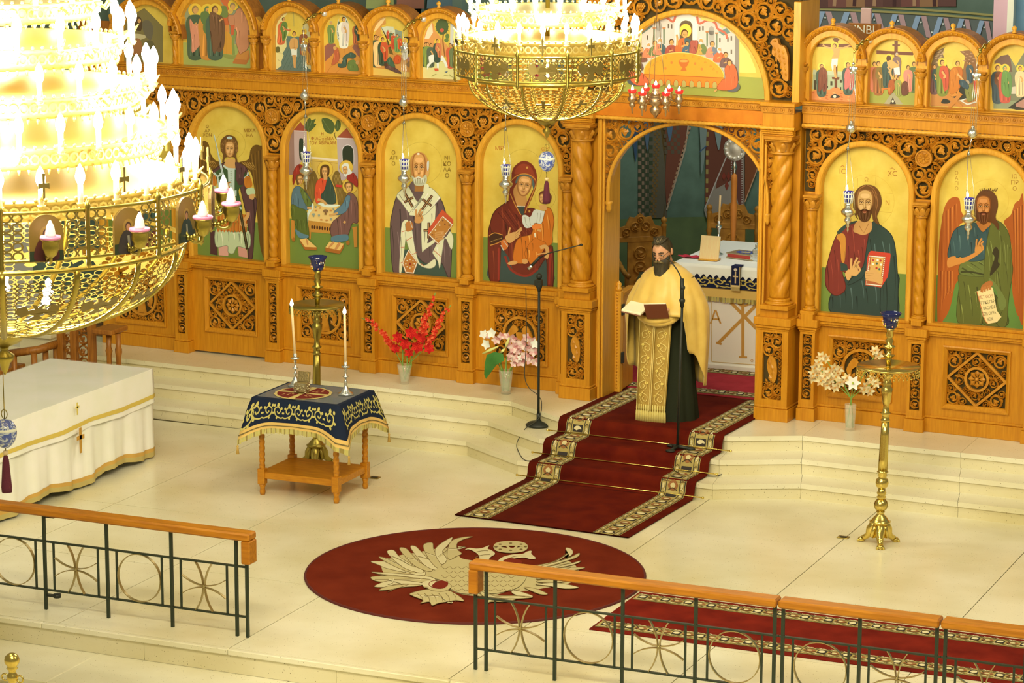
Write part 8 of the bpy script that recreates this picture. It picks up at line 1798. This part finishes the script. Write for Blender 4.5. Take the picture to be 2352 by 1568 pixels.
# stole with embroidery and tassel fringe
EPI = mat('stole_gold', A(196, 156, 62), 0.5, noise=A(184, 142, 52), nscale=30)
def stx(x, z): return -(.26-.02*(z-.1))+ .25*x*x*1.2+.006*sin(18*x)
for a, b in ((-.165, -.012), (-.008, .15)):
    mb = MB(); vs = []; m = 12
    for j in range(m+1):
        z = 1.03-.93*j/m; tw = 1-.10*j/m; 
        for x in (a, (a+b)/2, b): xx = x*tw-.035*j/m; vs.append((xx, stx(xx, z), z))
    mb.add(vs, [(3*j+k, 3*j+3+k, 3*j+4+k, 3*j+1+k) for j in range(m) for k in (0, 1)], True); o = mb.build('stole_panel', EPI, pr); sl = o.modifiers.new('t', 'SOLIDIFY'); sl.thickness = .006; sl.offset = 1
    p = Paint(lambda x, z, l: (x*(1-.10*(1.03-z)/.93)-.035*(1.03-z)/.93, stx(x, z)-.012-l, z), eps=.0006); c = (a+b)/2; w = (b-a)
    for k in range(7):
        z = .94-k*.12; sg = (-1)**k
        p.line([(c-sg*w*.1, z+.06), (c+sg*w*.28, z+.03), (c+sg*w*.2, z-.02), (c-sg*w*.05, z), (c+sg*w*.05, z+.025)], .006, (234, 204, 104)); p.line([(c-sg*w*.1, z+.06), (c-sg*w*.22, z), (c+sg*w*.1, z-.06)], .005, (226, 192, 92))
        p.ell(c-sg*w*.2, z+.035, .016, .012, (238, 206, 90), 9); p.ell(c-sg*w*.2, z+.035, .006, .005, (180, 130, 50), 7)
    p.line([(a+.006, .99), (a+.006, .11)], .006, (232, 200, 104), sm=False); p.line([(b-.006, .99), (b-.006, .11)], .006, (232, 200, 104), sm=False); p.build('embroidery', CLOTHP, o)
FRG = mat('fringe_gold', A(222, 196, 96), 0.6)
for k in range(13):
    x = -.182+k*.0232; y = stx(x, .08)-.008; MB().lathe([(.006, .10), (.008, .07), (.010, .062), (.006, .05), (.012, .03), (.017, -.06), (.0005, -.061)], (x, y, .064), 8).build('stole_tassel', FRG, pr)
# head, bowed over the book
HM = Matrix.Translation((-.012, -.085, 1.605)) @ Matrix.Scale(1.12, 4) @ Matrix.Rotation(radians(-6), 4, 'Z') @ Matrix.Rotation(radians(24), 4, 'X')
hd = MB(HM); nu, nv = 28, 20; vs = []
def bump(a, b, s): return math.exp(-(a*a+b*b)/(s*s))
for j in range(nv+1):
    th = pi*j/nv
    for i in range(nu):
        ph = 2*pi*i/nu; x, y, z = sin(th)*sin(ph), -sin(th)*cos(ph), cos(th)
        X, Y, Z = x*.076, y*.096, z*.118
        if z < 0: X *= 1+.22*z; Y *= 1+.10*z
        if y < 0:
            Y -= .022*bump(x*1.0, z+.12, .16)+.012*bump(x, z-.02, .12)-.010*bump(abs(x)-.42, z-.10, .16)+.006*bump(x, z-.30, .3)+.008*bump(x, z+.62, .25)
        vs.append((X, Y, Z))
hd.add(vs, [(j*nu+i, (j+1)*nu+i, (j+1)*nu+(i+1) % nu, j*nu+(i+1) % nu) for j in range(nv) for i in range(nu)], True)
hd.tube([(0, .02, -.06), (0, .03, -.14)], [.05, .055], 12)
for s in (-1, 1): hd.ball((s*.078, .012, -.005), .03, 10, 7, (.38, .7, 1.1)); hd.ball((s*.014, -.105, -.026), .009, 8, 5)
head = hd.build('head', SKIN, pr)
ey = MB(HM)
for s in (-1, 1): ey.ball((s*.031, -.079, .012), .0125, 10, 6, (1.1, .7, .75), A(226, 206, 170)); ey.ball((s*.031, -.0875, .009), .006, 8, 5, (1, .5, 1), A(50, 34, 20)); ey.ball((s*.031, -.083, .020), .013, 10, 5, (1.15, .6, .35), A(190, 128, 78))
ey.tube([(-.022, -.098, -.058), (0, -.102, -.056), (.022, -.098, -.058)], [.002, .005, .002], 6, col=A(170, 84, 66)); ey.build('eyes_and_mouth', CLOTHP, head)
br = MB(HM)
for s in (-1, 1): br.tube([(s*.014, -.098, .032), (s*.034, -.096, .040), (s*.055, -.082, .034)], [.004, .006, .003], 6)
br.build('eyebrows', HAIR, head)
hr = MB(HM); vs = []
for j in range(13):
    th = pi*.60*j/12
    for i in range(28):
        ph = 2*pi*i/28; y = -cos(ph); lim = 1.0-.66*max(0, -y)**.9; t = th*lim if y < 0 else th*(1+.15*y)
        x_, y_, z_ = sin(t)*sin(ph), -sin(t)*cos(ph), cos(t); vs.append((x_*.084, y_*.104+.004, z_*.126+.002))
hr.add(vs, [(j*28+i, (j+1)*28+i, (j+1)*28+(i+1) % 28, j*28+(i+1) % 28) for j in range(12) for i in range(28)], True)
for i in range(15): a = -1.3+2.6*i/14; hr.tube([(.05*sin(a), -.075*cos(a)+.0, .105), (.062*sin(a), .0, .125), (.03*sin(a), .09, .07)], [.005, .006, .004], 5)
hr.ball((0, .115, -.01), .034, 10, 7, (1, .8, 1.3)); hr.tube([(0, .12, -.02), (.01, .13, -.12)], [.025, .012], 8); hr.build('pulled_back_hair', HAIR, head)
gs = MB(HM)
for i in range(6): gs.tube([((i-2.5)*.0075, -.083, .084+.002*(i % 2)), ((i-2.5)*.007, -.05, .1125), ((i-2.5)*.006, .0, .1255), ((i-2.5)*.004, .05, .112)], [.001, .0035, .0032, .001], 5)
gs.build('grey_streak', mat('grey_streak', A(150, 126, 76), .6), head)
bd = MB(HM)
bd.add(*(lambda P, N: (P, [(j*N+i, j*N+(i+1) % N, (j+1)*N+(i+1) % N, (j+1)*N+i) for j in range(len(P)//N-1) for i in range(N)]))([(rx*sin(2*pi*i/24)*(1+.06*sin(9*2*pi*i/24)), cy-ry*cos(2*pi*i/24)*(1+.06*sin(7*2*pi*i/24)), z) for z, rx, ry, cy in ((-.022, .079, .03, -.03), (-.05, .078, .052, -.045), (-.085, .072, .055, -.055), (-.12, .068, .05, -.065), (-.16, .060, .042, -.105), (-.20, .048, .034, -.138), (-.235, .036, .024, -.165), (-.265, .022, .014, -.185), (-.30, .003, .003, -.198)) for i in range(24)], 24), True)
bd.build('dark_beard', HAIR, head)
gb = MB(HM)
for i in range(22): x = (i-10.5)*.0045; gb.tube([(x*1.05, -.155+abs(x)*.4, -.18), (x*1.0, -.192+abs(x)*.3, -.25), (x*.8+.008*sin(i*2.1), -.222, -.32-.025*sin(i*1.7))], [.005, .007, .002], 5)
gb.build('grey_beard_tip', GREYH, head)
ms = MB(HM)
for s in (-1, 1): ms.tube([(s*.003, -.108, -.042), (s*.022, -.106, -.046), (s*.042, -.09, -.062)], [.008, .010, .005], 7)
ms.build('grey_moustache', GREYH, head)
gl_ = MB(HM)
for s in (-1, 1): gl_.tube([(s*.031+.021*cos(a), -.100+.004*abs(cos(a)), .006+.016*sin(a)) for a in [i*2*pi/18 for i in range(18)]], .0016, 5, True); gl_.tube([(s*.052, -.096, .01), (s*.076, -.02, .014), (s*.078, .012, .012)], .0016, 5)
gl_.tube([(-.010, -.104, .01), (.010, -.104, .01)], .0016, 5); gl_.build('glasses', BLACK, head)
# the open book
BK = Vector((-.045, -.43, 1.085)); bk = thing('book', 'open book with brown covers held up by the priest', 'book', tuple(Vector(PO)+BK))
PAGE = mat('book_pages', A(246, 226, 160), 0.7); BCOV = mat('brown_cover', A(122, 66, 36), 0.45)
for s, rot, rx in ((-1, 8, 10), (1, -8, -58)):
    M = Matrix.Rotation(radians(rx), 4, 'X') @ Matrix.Rotation(radians(rot), 4, 'Y')
    a, b = (-.20, 0) if s < 0 else (0, .215)
    e = .13 if s < 0 else .09
    MB(M).box(a, b, -e, e, -.006, 0, .002).build('cover', BCOV, bk); MB(M).box(a+.006 if s < 0 else 0, b-.006 if s > 0 else 0, -e+.008, e-.008, 0, .022, .004).build('pages', PAGE, bk)
# ================================================================== inside the doorway
MARB = mat('white_marble', A(238, 230, 206, .8), 0.3, noise=A(222, 212, 186, .8), nscale=5); CARVED = mat('gilt_incised', A(206, 156, 66, .8), 0.45)
at_ = thing('altar', 'white marble altar with gilt letters and a brocade cloth inside the doorway', 'altar', (0, 2.6, U)); AY = -0.73
MB().box(-.62, .62, -.73, .62, .0, 1.03, .006).build('marble_block', MARB, at_); MB().box(-.72, .72, -.73, .72, 1.03, 1.065, .004).build('altar_top', MARB, at_)
MB().box(-.66, .66, -.76, .66, 0, .05, .006).build('marble_base', MARB, at_)
YF = 2.6+AY-.002
p = Paint(lambda x, y, l: (lambda q: (float(q[0]), AY-.0015-l, float(q[2])-U))(ony(x, y, YF)), 1620, 680, 4.0, eps=.0006)
GC = (206, 150, 62)
for L, w in (('345,60 345,560', 30), ('200,20 470,300', 30), ('520,30 120,430', 30)): p.line(L, w, GC, sm=False)
p.line('300,60 345,90 430,60 440,40 400,20 345,30', 20, GC); p.line('310,558 385,560', 16, GC, sm=False); p.line('100,425 150,440', 18, GC, sm=False); p.line('190,20 230,10', 18, GC, sm=False)
p.text('Α', 95, 250, 170, GC); p.text('Ω', 590, 270, 150, GC); p.ring(430, 590, 10, 4, GC)
for L in ('60,30 60,600', '60,600 620,640'): p.line(L, 5, (214, 176, 96), sm=False)
p.build('gilt_letters', PAINT, at_)
def emb_alt(p, N, n):
    for k in (0, 1, 3): scrolls(p, k*n+.6, (k+1)*n-.6, .36, .66, (206, 180, 80), per=3.0)
    for k in range(0, N): p.raw([(k, .70), (k+1, .70), (k+1, .72), (k, .72)], (120, 90, 40))
drop_cloth('brocade_cloth', 'dark blue brocade altar cloth with a gold hem over the marble altar', (0, 2.6, U), .735, .735, 1.066, .31, .02, .02, [(.68, (26, 32, 52)), (1.01, (222, 180, 84))], emb_alt, .05, 16)
lw = drop_cloth('lace_cloth', 'white lace-edged cloth spread on the altar top', (0, 2.6, U), .75, .75, 1.074, .09, .02, .014, [(1.01, (240, 236, 232))], None, 0, 24)
lm = MB()
for i in range(22):
    x = -.735+i*.07; lm.add([(x-.035, -.775, .99), (x+.035, -.775, .99), (x, -.777, .945)], [(0, 1, 2)], False, A(240, 236, 232))
lm.build('lace_points', CLOTHP, lw)
zt = U+1.085
def onalt(px, py): return Vector([float(v) for v in onz(px, py, zt)])
q = onalt(1628, 597); t = thing('book_rest', 'pale wooden book rest standing on the altar, seen from behind', 'book stand', tuple(q))
M = Matrix.Rotation(radians(-14), 4, 'X'); MB(M).box(-.105, .105, -.008, .008, 0.0, .25, .003).build('board', mat('pale_pine', A(244, 206, 128, .9), .5, noise=A(232, 190, 112, .9), nscale=12, stretch=(20, 1, 1)), t); MB().box(-.105, .105, -.05, .08, 0, .012, .003).build('foot', W_LITE, t)
q = onalt(1583, 590); t = thing('red_cloth', 'folded red cloth lying on the altar beside the book rest', 'cloth', tuple(q))
mb = MB(); vs = []
for i in range(9):
    for j in range(5): vs.append((-.12+.03*i+.02*(j % 2), -.07+.03*j, .012+.006*sin(i*1.7+j)))
mb.add(vs+[(x, y, 0) for x, y, z in vs], [(i*5+j, i*5+5+j, i*5+6+j, i*5+j+1) for i in range(8) for j in range(4)], True); mb.build('cloth', mat('bright_red', A(206, 44, 56), .8), t)
q = onalt(1712, 592); t = thing('gospel_book', 'gilt gospel book with blue enamel lying on the altar', 'book', tuple(q), -.25)
MB().box(-.16, .16, -.12, .12, 0, .012, .003).box(-.16, .16, -.12, .12, .045, .057, .003).build('cover', mat('gilt_cover', A(190, 166, 110, .9), .35, .7, bump=.4, bscale=50), t); MB().box(-.15, .155, -.112, .112, .012, .045).build('pages', mat('red_pages', A(176, 60, 44), .6), t)
p = Paint(lambda x, y, l: (x, y, .0575+l), eps=.0006)
for k in range(14): a = k*2*pi/14; p.ell(.085*cos(a), .062*sin(a), .024, .014, (52, 84, 156), 9, True, rot=a)
p.layer += 1; p.ell(0, 0, .06, .042, (206, 180, 120), 16); p.build('enamel', PAINT, t)
t = thing('brocade_strip', 'narrow blue brocade strip with fringe hanging over the altar front', 'cloth strip', (float(ony(1691, 610, 1.8)[0]), 1.795, U+1.09))
MB().box(-.05, .05, -.012, -.006, -.21, 0, .002, A(30, 34, 56)).box(-.05, .05, -.008, .12, 0, .004, 0, A(30, 34, 56)).build('strip', CLOTHP, t)
p = Paint(lambda x, z, l: (x, -.0128-l, z), eps=.0006); p.line([(0, -.05), (0, -.17)], .014, (222, 190, 120), sm=False); p.line([(-.028, -.10), (.028, -.10)], .014, (222, 190, 120), sm=False); p.poly([(-.05, -.21), (.05, -.21), (.05, -.19), (-.05, -.19)], (222, 190, 110)); p.line([(-.046, 0), (-.046, -.2)], .006, (222, 190, 110), sm=False); p.line([(.046, 0), (.046, -.2)], .006, (222, 190, 110), sm=False); p.ell(0, -.03, .02, .016, (226, 206, 160), 9); p.build('cross_embroidery', CLOTHP, t)
mb = MB()
for i in range(12): mb.box(-.048+.008*i, -.042+.008*i, -.011, -.008, -.25, -.21, 0, A(206, 176, 96))
mb.build('fringe', CLOTHP, t, kind='stuff')
q = onalt(1650, 584); t = thing('altar_candlestick', 'silver candlestick with a tall unlit candle behind the book rest', 'candlestick', tuple(q))
MB().lathe([(.05, 0), (.05, .008), (.02, .02), (.012, .06), (.02, .1), (.012, .13), (.026, .17), (.012, .2), (.016, .26), (.03, .29), (.03, .30), (.014, .31), (.014, .35)], (0, 0, 0), 16).build('stem', SILVER, t); MB().tube([(0, 0, .34), (.01, 0, .62)], .011, 8).build('candle', WAX, t)
q = pw(1748, 566, 2.3); t = thing('silver_tabernacle', 'small tiered silver casket at the right edge of the altar', 'casket', (float(q.x), 2.3, zt))
for k, (w, z0, z1) in enumerate(((.09, 0, .07), (.07, .07, .12), (.05, .12, .17), (.03, .17, .22))): MB().box(-w, w, -w, w, z0, z1, .008).build('tier', SILVER, t)
MB().lathe([(.02, .22), (.03, .24), (.01, .27), (.0005, .29)], (0, 0, 0), 12).build('dome', SILVER, t)
# processional fan on its wooden pole
q = pw(1688, 343, 3.55); t = thing('processional_fan', 'round silver processional fan on a wooden pole behind the altar', 'processional fan', (float(q.x), 3.55, U))
zf = float(q.z)-U
mb = MB(Matrix.Translation((0, 0, zf)) @ Matrix.Rotation(radians(90), 4, 'X')); mb.lathe([(.0005, .03), (.04, .028), (.07, .012), (.09, .016), (.115, .022), (.125, .01), (.125, -.01), (.0005, -.012)], (0, 0, 0), 32, True, lambda th, z: 1+.03*cos(12*th))
for k in range(12): a = k*pi/6; mb.ball((.095*cos(a), .095*sin(a), .02), .018, 7, 5)
mb.build('silver_disc', mat('bright_silver', (.9, .9, .88, 1), .42, .6), t); MB().lathe([(.012, zf-.30), (.02, zf-.22), (.03, zf-.20), (.02, zf-.17), (.012, zf-.13)], (0, 0, 0), 12).build('socket', SILVER, t)
MB().lathe([(.028, 0), (.026, .9), (.03, .92), (.03, .96), (.024, 1.0), (.036, 1.28), (.04, 1.42), (.028, 1.48), (.034, zf-.34), (.03, zf-.28), (.012, zf-.26)], (0, 0, 0), 14).build('wooden_pole', mat('orange_wood', A(214, 128, 44), .4), t)
# carved armchairs
W_CH = mat('chair_oak', A(170, 116, 36, .75), .45, noise=A(140, 92, 26, .75), nscale=12)
def armchair(label, x, y, rz, h):
    t = thing('carved_armchair', label, 'armchair', (x, y, U), rz)
    for s in (-1, 1):
        MB().lathe([(.03, 0), (.026, .45), (.034, .5), (.026, .55), (.026, h-.28), (.034, h-.25), (.026, h-.22), (.03, h-.06), (.036, h-.04), (.02, h-.02), (.034, h), (.03, h+.03), (.005, h+.05)], (s*.27, .26, 0), 12).build('back_post', W_CH, t)
        MB().lathe([(.03, 0), (.024, .2), (.034, .3), (.026, .45), (.03, .6), (.03, .68)], (s*.29, -.26, 0), 12).build('front_leg', W_CH, t)
        MB().tube(smooth_pts([(s*.27, .26, .80), (s*.29, .05, .76), (s*.30, -.2, .70), (s*.29, -.32, .69)], 4, False), .028, 8).build('arm', W_CH, t)
        MB().box(s*.27-.02, s*.27+.02, -.26, .26, .2, .25).build('side_stretcher', W_CH, t)
    MB().box(-.27, .27, -.28, .26, .43, .48, .008).build('seat', W_CH, t); MB().box(-.27, .27, -.27, -.23, .3, .43, .004).build('apron', W_CH, t)
    MB().box(-.14, .14, .25, .275, .48, h-.22).build('back_splat', W_CH, t); cr = MB().box(-.25, .25, .245, .28, h-.22, h-.16, .004)
    cr.prism([(-.25, h-.16), (.25, h-.16), (.25, h-.06), (.17, h-.04), (.12, h+.06), (.06, h+.05), (0, h+.1), (-.06, h+.05), (-.12, h+.06), (-.17, h-.04), (-.25, h-.06)], lambda a, b: (a, .25, b), lambda a, b: (a, .28, b)); cr.build('crest_rail', W_CH, t)
    mb = MB()
    for xx, zz, r in ((-.16, h-.11, .045), (.16, h-.11, .045), (-.06, h-.05, .05), (.06, h-.05, .05), (0, h+.03, .035), (0, h-.5, .07), (0, h-.34, .07), (0, h-.66, .06)): scroll(mb, xx, zz, r, .248, xx*9, 1 if xx > 0 else -1)
    mb.build('carving', W_CH, t)
armchair('carved oak armchair behind the priest, partly hidden by him', -1.62, 3.35, .65, 1.18)
armchair('carved oak armchair beyond the altar with a high leafy crest', -1.02, 4.35, .18, 1.22)
# low gate leaf swung open at the left jamb
t = thing('low_gate', 'low oak gate leaf swung open at the left side of the doorway', 'gate', frame(-.80, .36, U), AI)
MB().box(-.035, .035, -.05, .02, 0, 1.02, .006).lathe([(.03, 1.02), (.034, 1.05), (.02, 1.06), (.03, 1.09), (.005, 1.12)], (0, -.015, 0), 12).build('gate_post', W_LITE, t)
gm = MB()
for i in range(30): gm.ball((0, -.052, .06+i*.032), .010, 6, 4)
gm.build('beading', W_CARVE, t); MB(Matrix.Rotation(radians(8), 4, 'Z')).box(-.03, .03, .04, .42, .02, .98, .006).box(-.036, .036, .035, .43, .96, 1.0, .006).build('gate_leaf', W_OAK, t)
for z in (.3, .78): MB().box(.02, .05, -.03, .03, z, z+.11, .004).build('hinge', BLACK, t)
# tall painted crucifix behind the right wing: post and written board
t = thing('crucifix', 'top of a large wooden crucifix with a lettered board behind right screen', 'crucifix', (0, 0, U))
q = pw(1990, 40, 1.1); x, z = float(q.x), float(q.z)-U; q2 = pw(1992, 65, 1.1); z2 = float(q2.z)-U
MB().box(x-.05, x+.05, 1.07, 1.12, .0, z+.09, .006).build('upright', mat('pink_wood', A(206, 168, 144), .6), t); MB().box(x-.16, x+.16, 1.04, 1.07, z2-.12, z2+.05, .004).build('title_board', W_BROWN, t)
p = Paint(lambda a, b, l: (a, 1.039-l, b), eps=.0006)
vs, fs = glyphs('INBI'); p.mb.add([p._p(x+vx*.115, z2-.045+vy*.115) for vx, vy in vs], fs, False, A(240, 232, 210)); p.build('lettering', PAINT, t)
# painted figures on the upper apse wall behind the tops of the arches
def apx(px, py, l):
    r = ray(px, py); o = CAMP[:2]-np.array(AC); aa = r[0]**2+r[1]**2; bb = 2*(o[0]*r[0]+o[1]*r[1]); R0 = AR-.02-l; cc = o@o-R0**2; D = bb*bb-4*aa*cc
    if D < 0: D = 0
    tt = (-bb+sqrt(D))/(2*aa); P = CAMP+r*tt; return (float(P[0]), float(P[1]), float(P[2]))
p = Paint(apx, 0, 0, 1, eps=.001)
for i in range(8): p.poly([(1860+i*42, 18-i*.5), (1860+i*42, -160), (1902+i*42, -160), (1902+i*42, 18-i*.5)], [(96, 64, 50), (120, 76, 58), (150, 110, 66), (104, 70, 54)][i % 4], keep=True)
p.layer += 1
for i in range(7): p.line([(1870+i*46, 14), (1880+i*44, -60), (1900+i*40, -150)], 8, (170, 130, 84) if i % 2 else (76, 48, 40))
for i in range(3): p.poly([(840+i*70, 20), (850+i*70, -120), (900+i*70, -120), (905+i*70, 20)], [(110, 116, 60), (140, 90, 60), (90, 110, 100)][i], keep=True)
p.build('painted_mural', WALLP, wa)
